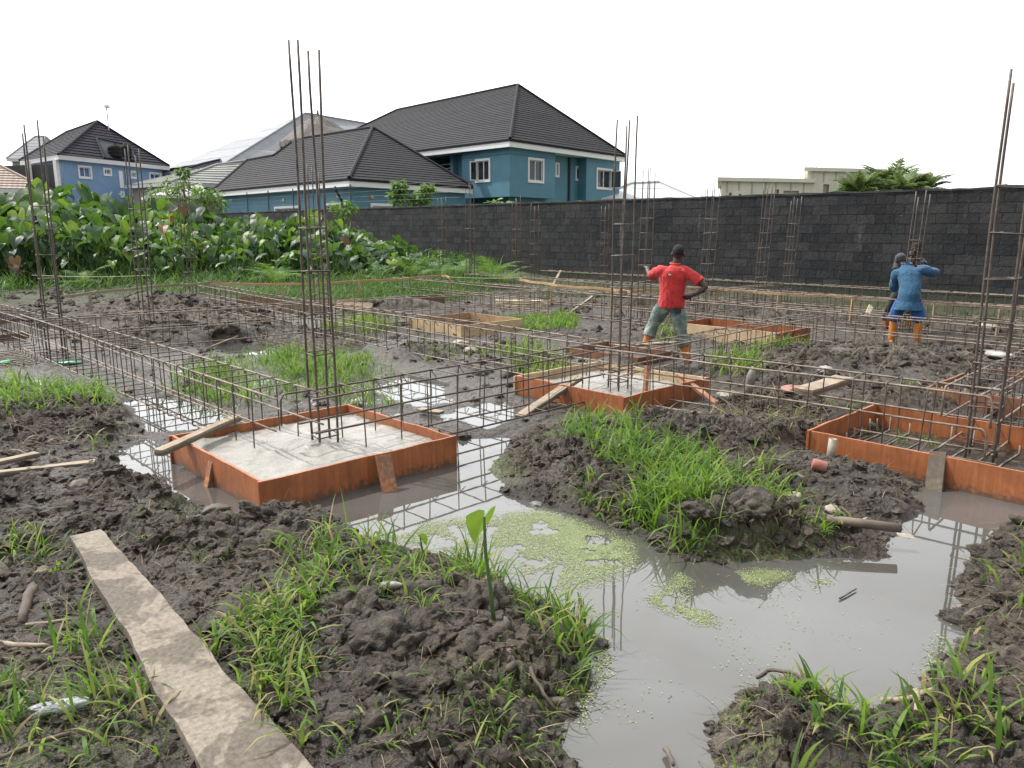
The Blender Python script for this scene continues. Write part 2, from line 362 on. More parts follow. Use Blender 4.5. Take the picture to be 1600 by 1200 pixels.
def terrain(x, y):
    x = np.asarray(x, float); y = np.asarray(y, float); r = np.hypot(x, y)
    wob = (fbm(x*2.3, y*2.3, 4, 5)-.5)*.30
    sd = np.full(x.shape, 9.0)
    near = (r < 22)
    for P in POOLS:
        q = np.full(x.shape, 9.0); q[near] = poly_sd(P, x[near], y[near]); sd = np.minimum(sd, q)
    sd = sd + wob*.55
    sl = np.full(x.shape, 9.0)
    for P in SLURRY:
        q = np.full(x.shape, 9.0); q[near] = poly_sd(P, x[near], y[near]); sl = np.minimum(sl, q)
    slur = sstep(.35, -.25, sl + wob)
    h = .055 + .05*(fbm(x*.7, y*.7, 3, 9)-.5)*2
    land = sstep(-.05, .30, sd)
    m = np.zeros(x.shape)
    for mx, my, rx, ry, mh in MOUNDS:
        d = np.sqrt(((x-mx)/rx)**2 + ((y-my)/ry)**2) * (1 + .45*wob)
        m = m + (mh*(.62 if my < 9 else .8)*np.exp(-(d**2.4)*.9))**3
    m = np.cbrt(m); ma = np.clip(m/.13, 0, 1)
    h = h*(1-.80*slur) + m*(.25+.75*land)
    # crumbly lumps and creases, coarser far away
    wx = x + .16*fbm(x*5, y*5, 4, 21) + .03*fbm(x*26, y*26, 2, 23); wy = y + .16*fbm(x*5+9, y*5, 4, 22) + .03*fbm(x*26, y*26+5, 2, 24)
    c1 = 1-np.minimum(cell(wx*2.6, wy*2.6, 3), 1)**1.5
    c2 = 1-np.minimum(cell(wx*7.5, wy*7.5, 4), 1)**1.5
    c3 = 1-np.minimum(cell(wx*18, wy*18, 6), 1)**1.2; c4 = 1-np.minimum(cell(wx*44, wy*44, 8), 1)**1.2
    rg = 1-np.abs(fbm(x*9, y*9, 4, 37)-.5)*2
    f1 = fbm(x*5, y*5, 5, 31)-.5; f2 = fbm(x*22, y*22, 4, 33)-.5
    patch = sstep(.38, .62, fbm(x*.9+4, y*.9, 3, 40))
    rough_ = .30 + .70*sstep(.40, .56, fbm(x*1.5+11, y*1.5, 3, 44))
    amp = ((.30+.45*patch)*(1-.80*slur) + .65*ma)*rough_
    k2 = sstep(26, 12, r); k3 = sstep(13, 6, r)
    h = h + amp*(.075*(c1-.5) + k2*.060*(c2-.45) + k3*.040*(c3-.45) + k3*.020*(c4-.45) + .12*f1 + k3*.05*f2 - .16*np.maximum(rg-.93, 0)/.07*.35)
    h = h + slur*(.060*(fbm(x*2.6, y*2.6, 5, 51)-.5) + k2*.030*(c2-.5)*sstep(.45, .6, fbm(x*1.7, y*1.7, 3, 52)) + k2*.016*(c3-.5))
    h = np.where(sd < .30, h*land + (1-land)*np.minimum(-.03, -.03+sd*.35), h)
    h = np.maximum(h, -.22)
    # the wide plank has pressed its strip flat
    e = PLK[1]-PLK[0]; L2 = e.x*e.x+e.y*e.y; tt = np.clip(((x-PLK[0].x)*e.x+(y-PLK[0].y)*e.y)/L2, 0, 1); q = np.hypot(x-PLK[0].x-e.x*tt, y-PLK[0].y-e.y*tt)
    k = sstep(.26, .17, q); h = h*(1-k) + np.minimum(h, .075)*k
    # beside and under the forms the mud is level
    a = x*AX.x + y*AX.y; b = x*BX.x + y*BX.y
    for a0, a1, b0, b1 in PADS:
        q = np.maximum(np.maximum(a0-a, a-a1), np.maximum(b0-b, b-b1))
        k = sstep(.22, .02, q); h = h*(1-k) + np.minimum(h, .03)*k
    # the overgrown strip on the far left and along the wall lies higher
    bank = sstep(19.0, 25.5, r)*sstep(2.5, -3.0, x - .05*y)
    h = h + .28*bank + .15*sstep(18.2, 19.6, b)
    h = h*sstep(120, 60, r) + .05*sstep(60, 120, r)
    terrain.rough = rough_
    return h, sd, slur, ma, bank
def Hxy(x, y):
    return float(terrain(np.array([x]), np.array([y]))[0][0])
def on_ground(p, dz=0.0): return Vector((p[0], p[1], Hxy(p[0], p[1]) + dz))

ang = np.concatenate([np.radians(np.linspace(-180, -50, 40, endpoint=False)), np.radians(np.linspace(-50, 50, 1050)), np.radians(np.linspace(50, 180, 40, endpoint=False)[1:])])
rad = np.concatenate([[.15, .4, .8, 1.2], 1.5*(30/1.5)**(np.linspace(0, 1, 1100)), 30*(700/30)**(np.linspace(0, 1, 60)[1:])])
AA, RR = np.meshgrid(ang, rad)
gx = (RR*np.sin(AA)).ravel(); gy = (RR*np.cos(AA)).ravel()
gh, gsd, gsl, gma, gbank = terrain(gx, gy); slick = np.clip((1-terrain.rough)/.6, 0, 1)*sstep(16, 9, np.hypot(gx, gy))
na, nr = len(ang), len(rad)
i = np.arange(nr-1)[:, None]*na + np.arange(na)[None]; j = np.arange(nr-1)[:, None]*na + (np.arange(na)+1)[None] % na
quads = np.stack([i, j, j+na, i+na], -1).reshape(-1, 4)[:, ::-1]
kx = np.clip(gma*1.2+.35, 0, 1)*(gsd > .03)*(1-gsl)*sstep(14, 8, np.hypot(gx, gy))
V = np.stack([gx + kx*.075*(fbm(gx*11, gy*11, 3, 81)-.5), gy + kx*.075*(fbm(gx*11+7, gy*11, 3, 82)-.5), gh], 1)   # crumbs overhang a little
c0 = len(V); V = np.vstack([V, [[0, 0, gh[0]]]])
tri = np.stack([np.full(na, c0), np.arange(na), (np.arange(na)+1) % na], 1)[:, ::-1]
ext = lambda q: np.append(q, 0)
pn = fbm(gx*1.3, gy*1.3, 3, 61)
algae = sstep(.32, .02, np.abs(gsd-.06))*sstep(.46, .6, pn)*(np.hypot(gx, gy) < 7) + sstep(.9, .3, np.hypot((gx+1.9)/1.1, (gy-2.75)/.6))*.8 + sstep(1, .3, np.hypot((gx-.05)/.6, (gy-2.85)/.5))*.6
dry = sstep(.10, .30, gh)*.8*sstep(.4, .6, fbm(gx*2.1, gy*2.1, 3, 66)) + .25*sstep(.5, .65, pn)
turf = np.clip(gbank*1.0 + sstep(17.5, 19, gx*BX.x+gy*BX.y)*.7 + sstep(40, 60, np.hypot(gx, gy)), 0, 1)
ground = link('ground', np_mesh('ground', V, [quads, tri], dict(dry=ext(dry), slurry=ext(gsl), algae=ext(np.clip(algae, 0, 1)), turf=ext(turf), slick=ext(slick))), M['mud'])
tag(ground, 'churned dark mud of the building plot', None, None, 'structure')
mb = MB(); n = 24
wv = [(-14, 1, 0), (14, 1, 0), (14, 22, 0), (-14, 22, 0)]
water = mb.add(wv, [(0, 1, 2, 3)]).build('water', M['water']); tag(water, 'shallow muddy water standing between the mounds', None, None, 'structure')

# ------------------------------------------------------------------ loose clods of mud
def noisy_rocks(n, seed, sub=2, amp=.35):
    out = []; r = np.random.default_rng(seed)
    for q in range(n):
        bm = bmesh.new(); bmesh.ops.create_icosphere(bm, subdivisions=sub, radius=1)
        v = np.array([p.co[:] for p in bm.verts]); f = np.array([[w.index for w in fc.verts] for fc in bm.faces]); bm.free()
        o = r.random(2)*90
        d = 1 + amp*2*(fbm(v[:, 0]*1.6+o[0]+v[:, 2], v[:, 1]*1.6+o[1]-v[:, 2]*.7, 4, q)-.5) + amp*.8*(fbm(v[:, 0]*5+o[1]+v[:, 2]*4, v[:, 1]*5+v[:, 2]*3, 2, q+9)-.5)
        v = v*d[:, None]*np.array([1, .85, .62]); out.append((v, f))
    return out
def scatter(name, protos, P, S, mat, attrs=None, seed=3, sink=.25, tilt=.5, kind='stuff', label=None):
    r = np.random.default_rng(seed); Vs, Fs, n, at = [], [], 0, []
    h = terrain(P[:, 0], P[:, 1])[0] if P.shape[1] == 2 else P[:, 2]
    for k in range(len(P)):
        v, f = protos[r.integers(len(protos))]
        e = r.random(3)*np.array([6.28, tilt, tilt])
        ca, sa = math.cos(e[0]), math.sin(e[0]); cb, sb = math.cos(e[1]), math.sin(e[1])
        Rm = np.array([[ca, -sa, 0], [sa, ca, 0], [0, 0, 1]]) @ np.array([[1, 0, 0], [0, cb, -sb], [0, sb, cb]])
        s = S[k]; w = (v*s*np.array([1, .7+.6*r.random(), .6+.6*r.random()])) @ Rm.T
        w = w + np.array([P[k, 0], P[k, 1], h[k] - sink*s]); Vs.append(w); Fs.append(f+n); n += len(v); at.append(np.full(len(v), r.random()))
    V = np.concatenate(Vs); a = dict(tint=np.concatenate(at))
    if attrs: a.update({k: np.full(len(V), q) for k, q in attrs.items()})
    o = link(name, np_mesh(name, V, [np.concatenate(Fs)], a, False), mat); return tag(o, label, None, None, kind)
def land_points(poly, n, seed, lo=.03):
    P = inside(poly, n, seed); h, sd, sl, ma, bk = terrain(P[:, 0], P[:, 1]); return P[(sd > .03) & (h > lo)], 0
fore = PX([(-150, 1260), (-60, 700), (250, 560), (600, 470), (1100, 470), (1700, 560), (1760, 1260)])
P1 = inside(PX([(-80, 1230), (-80, 830), (260, 740), (420, 800), (560, 830), (960, 960), (940, 1230)]), 5000, 5)
P2 = inside(PX([(1080, 1220), (1090, 1080), (1440, 1030), (1480, 850), (1640, 800), (1700, 1220)]), 2400, 6)
P3 = inside(PX([(770, 790), (800, 690), (1000, 650), (1270, 640), (1450, 780), (1380, 870), (1090, 880)]), 3600, 8)
P4 = inside(PX([(-80, 830), (-80, 640), (160, 640), (250, 740)]), 1100, 9)
P5 = inside(PX([(160, 545), (200, 490), (430, 490), (430, 545)]), 900, 10)
P6 = inside(PX([(1130, 650), (1140, 540), (1700, 540), (1700, 640)]), 2200, 12)
P7 = inside(PX([(640, 545), (760, 530), (900, 560), (760, 560)]), 150, 13)
P8 = inside(PX([(-60, 500), (440, 480), (900, 470), (1500, 500), (1700, 540), (900, 560), (-60, 560)]), 1500, 14)
P9 = inside(SLURRY[0], 1800, 16)
P10 = inside(PX([(-80,455),(200,452),(440,470),(440,500),(-80,520)]), 1600, 17)
CP_ = np.concatenate([P9, P10, P1, P2, P3, P4, P5, P6, P7, P8])
h_, sd_, sl_, ma_, bk_ = terrain(CP_[:, 0], CP_[:, 1])
ok = (sd_ > .02) & ((sl_ < .6) | ((h_ > .02) & (rng.random(len(CP_)) < .6))) & ((ma_ > .12) | (rng.random(len(CP_)) < .45))
CP_ = CP_[ok]; size = (.006 + .034*rng.random(len(CP_))**3.2)*(1+.07*np.hypot(CP_[:, 0], CP_[:, 1]))
scatter('mud_clods', noisy_rocks(18, 2, 2, .75), CP_, size, M['mud'], dict(dry=.30, slurry=0, algae=0, turf=0), 4, .15, .9, 'stuff', 'crumbled lumps of dark mud lying over the mounds')

LP = np.concatenate([inside(PX(p), n, s) for p, n, s in (([(520,925),(700,915),(770,980),(720,1070),(520,1060)], 26, 31), ([(1080,800),(1260,800),(1250,870),(1100,870)], 14, 32), ([(290,840),(430,840),(420,900),(320,910)], 14, 33), ([(480,900),(640,890),(800,960),(850,1050),(700,1130),(500,1120)], 46, 1), ([(0,760),(250,760),(400,820),(540,840),(430,890),(200,900),(0,840)], 46, 2), ([(480,1120),(880,1060),(900,1200),(480,1200)], 20, 7),
    ([(800,720),(900,760),(1080,880),(1260,860),(1240,800),(1000,830)], 22, 3), ([(1000,660),(1270,640),(1440,780),(1250,720)], 40, 4), ([(1100,1080),(1480,1040),(1500,880),(1620,830),(1620,1210),(1150,1210)], 46, 5), ([(1140,560),(1480,560),(1560,640),(1250,640)], 60, 6), ([(170,480),(430,490),(420,540),(250,540)], 70, 8), ([(430,485),(640,480),(640,540),(430,535)], 60, 41), ([(630,525),(760,525),(900,560),(760,575),(640,560)], 50, 42), ([(800,470),(1010,470),(1010,540),(830,520)], 70, 43), ([(1120,540),(1300,545),(1560,540),(1600,600),(1150,620)], 110, 44), ([(250,640),(330,520),(420,535),(300,640)], 24, 45), ([(400,620),(560,640),(640,690),(600,700),(540,640)], 24, 46), ([(690,600),(800,560),(900,560),(810,640),(720,690)], 36, 47), ([(-60,480),(160,470),(160,520),(-60,530)], 60, 48), ([(0,640),(160,640),(250,740),(0,740)], 26, 9))])
h_, sd_, sl_, ma_, bk_ = terrain(LP[:, 0], LP[:, 1]); LP = LP[(sd_ > .06) & ((sl_ < .5) | (h_ > .005)) & (np.hypot(LP[:, 0]-PLK[0].x - (PLK[1].x-PLK[0].x)*np.clip((LP[:, 1]-PLK[0].y)/(PLK[1].y-PLK[0].y), 0, 1), 0) > .26)]
big = noisy_rocks(12, 50, 4, .55)
big = [(v*(1 + .16*(cell(v[:, 0]*3+v[:, 2]*2, v[:, 1]*3-v[:, 2]*1.7, q)-.4) + .10*(fbm(v[:, 0]*9+v[:, 2]*7, v[:, 1]*9, 3, q)-.5))[:, None], f) for q, (v, f) in enumerate(big)]
lump = scatter('mud_lumps', big, LP, np.where(np.arange(len(LP)) < 54, .055+.075*rng.random(len(LP))**1.5, np.where(np.hypot(LP[:, 0], LP[:, 1]) > 9, .045, .030)+.060*rng.random(len(LP))**1.8)*(1+.05*np.hypot(LP[:, 0], LP[:, 1])), M['mud'], dict(dry=.45, slurry=0, algae=0, turf=0), 14, .25, .7, 'stuff', 'big dark lumps of dug mud heaped on the mounds')
lump.data.polygons.foreach_set('use_smooth', np.ones(len(lump.data.polygons), bool))

# ------------------------------------------------------------------ strips: grass blades, straw, roots
def blades(P, L, Wd, lean, seed, bend=1.0, segs=4, base=None, tint=None, tuft=1, tr=.03, flat=False):
    """curved tapering strips rooted at P; returns V, quads, tint"""
    r = np.random.default_rng(seed); P = np.repeat(P, tuft, 0); n = len(P)
    P = P + (r.random((n, 2))-.5)*2*tr
    z = terrain(P[:, 0], P[:, 1])[0] - .01
    ln = L[0] + (L[1]-L[0])*r.random(n)**1.3; wd = Wd[0] + (Wd[1]-Wd[0])*r.random(n)
    az = r.random(n)*2*np.pi; le = lean[0] + (lean[1]-lean[0])*r.random(n); bd = bend*(.25+1.1*r.random(n))
    tw = (r.random(n)-.5)*1.6
    t = np.linspace(0, 1, segs+1)
    dirx = np.cos(az); diry = np.sin(az); px = -np.sin(az+tw); py = np.cos(az+tw)
    X = np.zeros((n, segs+1)); Z = np.zeros((n, segs+1)); a = le.copy()
    for s in range(1, segs+1):
        a = le + bd*(t[s]**1.5)*1.5
        X[:, s] = X[:, s-1] + np.sin(a)*ln/segs; Z[:, s] = Z[:, s-1] + np.cos(a)*ln/segs
    prof = np.array([.55, 1.0, .9, .55, .06]) if segs == 4 else np.interp(t, [0, .25, .6, 1], [.55, 1, .85, .08])
    C = np.stack([P[:, :1] + X*dirx[:, None], P[:, 1:2] + X*diry[:, None], z[:, None] + Z], -1)
    side = np.stack([px, py, np.zeros(n)], -1)[:, None]*(wd[:, None]*prof[None])[..., None]*.5
    Vv = np.stack([C-side, C+side], 2).reshape(n, (segs+1)*2, 3)
    q = np.array([[2*s, 2*s+1, 2*s+3, 2*s+2] for s in range(segs)])
    F = (q[None] + (np.arange(n)*(segs+1)*2)[:, None, None]).reshape(-1, 4)
    tn = (r.random(n) if tint is None else np.clip(tint[0] + (tint[1]-tint[0])*r.random(n)**1.2, 0, 1))
    return Vv.reshape(-1, 3), F, np.repeat(tn, (segs+1)*2)
def join_blades(name, parts, mat, label):
    Vs, Fs, T, n = [], [], [], 0
    for v, f, tn in parts:
        Vs.append(v); Fs.append(f+n); T.append(tn); n += len(v)
    o = link(name, np_mesh(name, np.concatenate(Vs), [np.concatenate(Fs)], dict(tint=np.concatenate(T))), mat)
    return tag(o, label, None, None, 'stuff')
def dry_pts(poly, n, seed, lo=.0, cl=0):
    """places on land; cl > 0 gathers them round that many centres, so tufts stand apart"""
    P = inside(poly, n, seed)
    if cl:
        r = np.random.default_rng(seed+1); C = inside(poly, cl, seed+2); P = C[r.integers(cl, size=n)] + r.normal(size=(n, 2))*(.035 + .012*np.hypot(*C.mean(0)))
        P = P[poly_sd(np.asarray(poly), P[:, 0], P[:, 1]) < .1]
    h, sd, sl, ma, bk = terrain(P[:, 0], P[:, 1]); e = PLK[1]-PLK[0]; t = np.clip(((P[:, 0]-PLK[0].x)*e.x+(P[:, 1]-PLK[0].y)*e.y)/(e.x*e.x+e.y*e.y), 0, 1)
    return P[(sd > lo) & (h > .01) & (np.hypot(P[:, 0]-PLK[0].x-e.x*t, P[:, 1]-PLK[0].y-e.y*t) > .155)]
fg = []
def gr(poly, n, L, Wd, lean=(.0, .7), seed=1, bend=1.0, cl=0, tuft=3, tr=.03, tint=None, z=.1, lo=0.0):
    if seed < 22: Wd = (Wd[0]*1.0, Wd[1]*1.25); L = (L[0]*1.1, L[1]*1.2); n = int(n*.95)
    P = dry_pts(PX(poly, z), n, seed, lo, cl)
    if len(P): fg.append(blades(P, L, Wd, lean, seed+50, bend, 4, tuft=tuft, tr=tr, tint=tint))
gr([(420,880),(470,850),(560,835),(620,850),(640,900),(540,905),(440,930)], 70, (.10,.28), (.007,.017), seed=2, cl=16)
gr([(630,880),(700,868),(800,905),(880,940),(950,975),(900,1010),(800,960),(680,925)], 120, (.10,.27), (.006,.015), seed=3, cl=26)
gr([(330,975),(420,930),(500,925),(490,1000),(470,1060),(350,1060)], 120, (.08,.22), (.007,.016), seed=4, cl=24, tint=(.25,1))
gr([(340,1050),(470,1050),(520,1120),(470,1200),(410,1200)], 60, (.06,.24), (.006,.015), seed=5, cl=14, tint=(.3,1))
gr([(500,915),(640,900),(700,950),(640,1010),(520,1000)], 60, (.06,.20), (.006,.014), seed=21, cl=20)
gr([(560,1080),(800,1050),(880,1110),(780,1200),(520,1200)], 60, (.04,.14), (.005,.011), seed=19, cl=20)
gr([(850,985),(960,975),(975,1040),(940,1090),(880,1050)], 50, (.10,.28), (.007,.016), seed=6, cl=12)
gr([(0,850),(90,840),(110,900),(40,930),(0,920)], 50, (.08,.20), (.006,.014), seed=7, cl=9)
gr([(40,1010),(120,960),(210,1040),(320,1200),(200,1200),(60,1080)], 60, (.10,.26), (.006,.016), seed=8, cl=12)
gr([(0,1050),(80,1100),(90,1210),(-30,1210)], 40, (.08,.22), (.006,.014), seed=9, cl=7)
gr([(200,790),(330,860),(420,870),(380,900),(250,870)], 12, (.06,.18), (.006,.012), seed=10, cl=5)
# island
gr([(870,695),(905,665),(965,668),(1010,700),(1010,735),(940,745),(885,725)], 170, (.12,.30), (.008,.017), seed=11, cl=36, tint=(.1,.75))
gr([(950,735),(1050,715),(1130,745),(1110,790),(1030,800),(985,775)], 220, (.14,.34), (.008,.018), seed=12, cl=44, tint=(.15,.8))
gr([(985,790),(1090,790),(1100,850),(1075,880),(1010,870),(985,835)], 170, (.16,.34), (.008,.016), seed=13, cl=30, tint=(.25,.85))
gr([(1110,740),(1190,745),(1240,790),(1210,830),(1130,790)], 90, (.12,.30), (.008,.016), seed=14, cl=20)
gr([(900,770),(960,770),(970,815),(910,805)], 30, (.10,.22), (.010,.020), seed=15, cl=6)
gr([(1080,660),(1210,640),(1290,690),(1180,720)], 26, (.06,.2), (.006,.013), seed=16, cl=9)
gr([(1220,800),(1330,830),(1300,870),(1200,860)], 24, (.06,.2), (.006,.012), seed=17, cl=8, tint=(.4,1))
# right bank
gr([(1240,1110),(1340,1100),(1400,1085),(1480,1050),(1600,1090),(1600,1215),(1180,1215)], 110, (.06,.20), (.007,.018), seed=18, cl=36)
gr([(1130,1090),(1230,1058),(1290,1090),(1250,1130)], 60, (.03,.09), (.004,.009), seed=19, cl=16)
gr([(1480,1030),(1490,940),(1530,880),(1610,850),(1660,1000),(1600,1090)], 70, (.05,.16), (.006,.014), seed=20, cl=18)
# left bank
gr([(-30,606),(70,598),(150,603),(175,640),(60,668),(-30,668)], 300, (.14,.34), (.009,.018), seed=21, cl=60, tuft=3, tr=.06, tint=(.1,.8))
gr([(150,690),(180,670),(200,690),(170,705)], 8, (.1,.2), (.008,.014), seed=22, cl=3)
# middle
gr([(270,605),(285,575),(400,545),(520,548),(550,570),(500,610),(400,620),(300,628)], 620, (.18,.42), (.010,.020), seed=23, cl=90, tuft=3, tr=.10, tint=(.1,.85))
gr([(500,580),(560,552),(630,575),(640,605),(590,640),(520,620)], 380, (.16,.38), (.010,.020), seed=24, cl=60, tuft=3, tr=.10, tint=(.1,.9))
gr([(500,508),(560,494),(615,508),(570,522)], 240, (.18,.40), (.012,.022), seed=25, cl=40, tuft=3, tr=.12)
gr([(770,500),(890,494),(905,512),(800,514)], 420, (.16,.34), (.013,.024), seed=26, cl=60, tuft=3, tr=.12, tint=(.2,.85))
gr([(770,555),(830,532),(880,548),(895,582),(850,592)], 260, (.16,.36), (.011,.020), seed=27, cl=40, tuft=3, tr=.08)
gr([(1122,600),(1130,566),(1185,572),(1180,604)], 130, (.22,.46), (.011,.020), seed=28, cl=16, tuft=3, tr=.07)
gr([(1130,545),(1255,548),(1250,558),(1140,560)], 160, (.16,.34), (.011,.020), seed=29, cl=30, tuft=3, tr=.08)
gr([(1030,520),(1060,510),(1060,535),(1035,540)], 40, (.2,.4), (.012,.02), seed=30, cl=6)
gr([(640,540),(760,540),(760,560),(650,560)], 40, (.1,.26), (.010,.018), seed=31, cl=10)
gr([(1150,670),(1250,640),(1420,620),(1480,700),(1300,660)], 40, (.08,.22), (.008,.014), seed=32, cl=12)
join_blades('grass', fg, M['grass'], 'bright green grass growing in tufts on the mud mounds')
# the long grass below the big-leaved plants and the weeds along the wall
fg = []
gr([(-60,475),(60,455),(230,450),(430,452),(600,462),(790,452),(800,440),(620,432),(420,436),(-60,440)], 3000, (.35,.80), (.014,.026), (.0,.8), seed=40, cl=420, tuft=3, tr=.30, tint=(.15,.9), z=.2)
gr([(-60,445),(400,440),(780,438),(780,426),(400,424),(-60,425)], 1800, (.6,1.25), (.018,.032), (.0,.7), seed=41, cl=260, tuft=3, tr=.4, tint=(0,.7), z=.3)
gr([(440,472),(640,470),(780,458),(640,455),(420,458)], 500, (.25,.55), (.014,.024), seed=42, cl=90, tuft=3, tr=.3, z=.2)
gr([(800,452),(1000,468),(1100,480),(1000,482),(860,470)], 320, (.10,.35), (.012,.022), seed=43, cl=90, tuft=2, tr=.2, tint=(0,.45), z=.1)
gr([(1300,475),(1600,500),(1600,512),(1300,490)], 120, (.10,.32), (.012,.022), seed=44, cl=40, tuft=2, tr=.2, tint=(0,.35), z=.15)
gr([(800,440),(1600,500),(1600,512),(1200,482),(800,450)], 220, (.12,.4), (.012,.022), seed=45, cl=70, tuft=2, tr=.25, tint=(0,.3), z=.15)
gr([(-80,475),(-60,400),(240,415),(430,440),(240,465)], 1500, (.45,.95), (.016,.030), (.0,.8), seed=46, cl=220, tuft=3, tr=.35, tint=(.05,.85), z=.25)
gr([(240,470),(640,472),(770,462),(640,448),(240,450)], 900, (.3,.6), (.014,.026), (.0,.8), seed=47, cl=160, tuft=3, tr=.3, tint=(.2,.95), z=.15)
join_blades('long_grass', fg, M['dark_grass'], 'long dark green grass below the big leaves and along the wall')
# straw, dead stems and fine roots on the mud
SPp = np.concatenate([P1, P2, P3, P3+.02, P4, P5, P6, P8, P5+.05, inside(PX([(1000,655),(1270,640),(1300,700),(1050,690)]), 500, 77), inside(PX([(1100,880),(1180,760),(1300,800),(1250,890)]), 300, 78)])
h_, sd_, sl_, ma_, bk_ = terrain(SPp[:, 0], SPp[:, 1]); SPp = SPp[(sd_ > .02) & (sl_ < .5)]
near = np.hypot(SPp[:, 0], SPp[:, 1]) < 7.5
join_blades('straw', [blades(SPp[near][1::3], (.05, .26), (.0016, .0042), (1.0, 1.6), 93, .8, 4, tuft=1, tint=(.6, 1)), blades(SPp[near], (.03, .20), (.0012, .0042), (.9, 1.6), 90, .7, 4, tuft=1), blades(SPp[~near], (.10, .42), (.004, .012), (.9, 1.6), 91, .5, 4, tuft=1),
    blades(SPp[near][::2], (.03, .11), (.0008, .0020), (.5, 1.5), 92, 1.8, 4, tuft=2, tint=(0, .6))], M['straw'], 'dead stems and fine roots strewn over the mud')
# ------------------------------------------------------------------ duckweed floating on the pool
DW = []; r0 = np.random.default_rng(99)
def weed(poly, n, th, s, seed):
    P = inside(PX(poly), n, seed)
    e_ = -poly_sd(np.asarray(PX(poly)), P[:, 0], P[:, 1]); P = P[e_ > .22*r0.random(len(P))**.8*(.4+fbm(P[:, 0]*9, P[:, 1]*9, 3, 70))]; h, sd, sl, ma, bk = terrain(P[:, 0], P[:, 1])
    f = fbm(P[:, 0]*5.5, P[:, 1]*5.5, 5, 71) + .22*(fbm(P[:, 0]*30, P[:, 1]*30, 3, 72)-.5); P = P[(sd < .06) & (f > th-.02+.10*r0.random(len(P)))]; DW.append((P, s))
weed([(565,840),(640,815),(760,800),(850,790),(990,840),(1010,880),(960,920),(870,930),(760,880),(640,862)], 95000, .34, (.0016,.0042), 1)
weed([(800,800),(870,800),(1000,850),(1000,890),(900,890)], 60000, .32, (.0016,.0045), 2)
weed([(870,930),(960,960),(1000,980),(985,1010),(960,1010),(930,960)], 5000, .46, (.0025,.006), 3)
weed([(1000,935),(1060,890),(1090,905),(1085,935),(1130,965),(1130,985),(1080,980),(1010,950)], 36000, .34, (.0014,.004), 4)
weed([(1110,895),(1180,885),(1240,890),(1250,905),(1200,920),(1130,912)], 24000, .37, (.0014,.004), 5)
weed([(1255,905),(1300,900),(1310,918),(1270,924)], 2200, .42, (.0025,.006), 6)
weed([(900,980),(975,975),(965,1060),(930,1110),(915,1170),(890,1100)], 10000, .42, (.0025,.006), 7)
weed([(760,700),(790,690),(790,730),(770,740)], 1500, .5, (.003,.007), 8)
weed([(600,780),(1400,780),(1400,1200),(900,1200)], 9000, .60, (.002,.005), 9)
weed([(1440,1000),(1490,960),(1490,1060),(1400,1090)], 3000, .5, (.0025,.006), 11)
r = np.random.default_rng(5); Vs, T = [], []
for P, s in DW:
    n = len(P); s_ = s[0]+(s[1]-s[0])*r.random(n)**2; a0 = r.random(n)*6.28; e = .7+.5*r.random(n)
    k = np.arange(6)*np.pi/3
    x = P[:, :1] + s_[:, None]*np.cos(k)[None]*e[:, None]*np.cos(a0)[:, None] - s_[:, None]*np.sin(k)[None]*np.sin(a0)[:, None]
    y = P[:, 1:2] + s_[:, None]*np.cos(k)[None]*e[:, None]*np.sin(a0)[:, None] + s_[:, None]*np.sin(k)[None]*np.cos(a0)[:, None]
    z = np.repeat((.0015+.004*r.random(n))[:, None], 6, 1); Vs.append(np.stack([x, y, z], -1).reshape(-1, 3)); T.append(np.repeat(r.random(n), 6))
V = np.concatenate(Vs)
dw = link('duckweed', np_mesh('duckweed', V, [np.arange(len(V)).reshape(-1, 6)], dict(tint=np.concatenate(T)), False), M['duckweed'])
tag(dw, 'pale green duckweed floating on the muddy pool', None, None, 'stuff')
# ------------------------------------------------------------------ steel: column cages, beam cages, mats
def wob(p0, p1, n, amp, rr):
    p0 = Vector(p0); p1 = Vector(p1); out = []
    ph = [rr.random()*6.28 for _ in range(4)]
    for i in range(n+1):
        t = i/n; e = math.sin(math.pi*t)**.5 if amp else 0
        out.append(p0.lerp(p1, t) + Vector((math.sin(2.1*t*3+ph[0]), math.sin(1.7*t*3+ph[1]), math.sin(2.6*t*3+ph[2])*.6))*amp*(.3+.7*e))
    return out
def loop_pts(w, h, c=.025, n=3):
    """rounded rectangle in the local yz plane, corners at +-w/2 and 0..h"""
    out = []
    for cx, cy, a0 in ((w/2-c, h-c, 0), (-w/2+c, h-c, 90), (-w/2+c, c, 180), (w/2-c, c, 270)):
        for k in range(n):
            a = R(a0+90*k/(n-1)); out.append(Vector((0, cx+c*math.cos(a), cy+c*math.sin(a))))
    return out
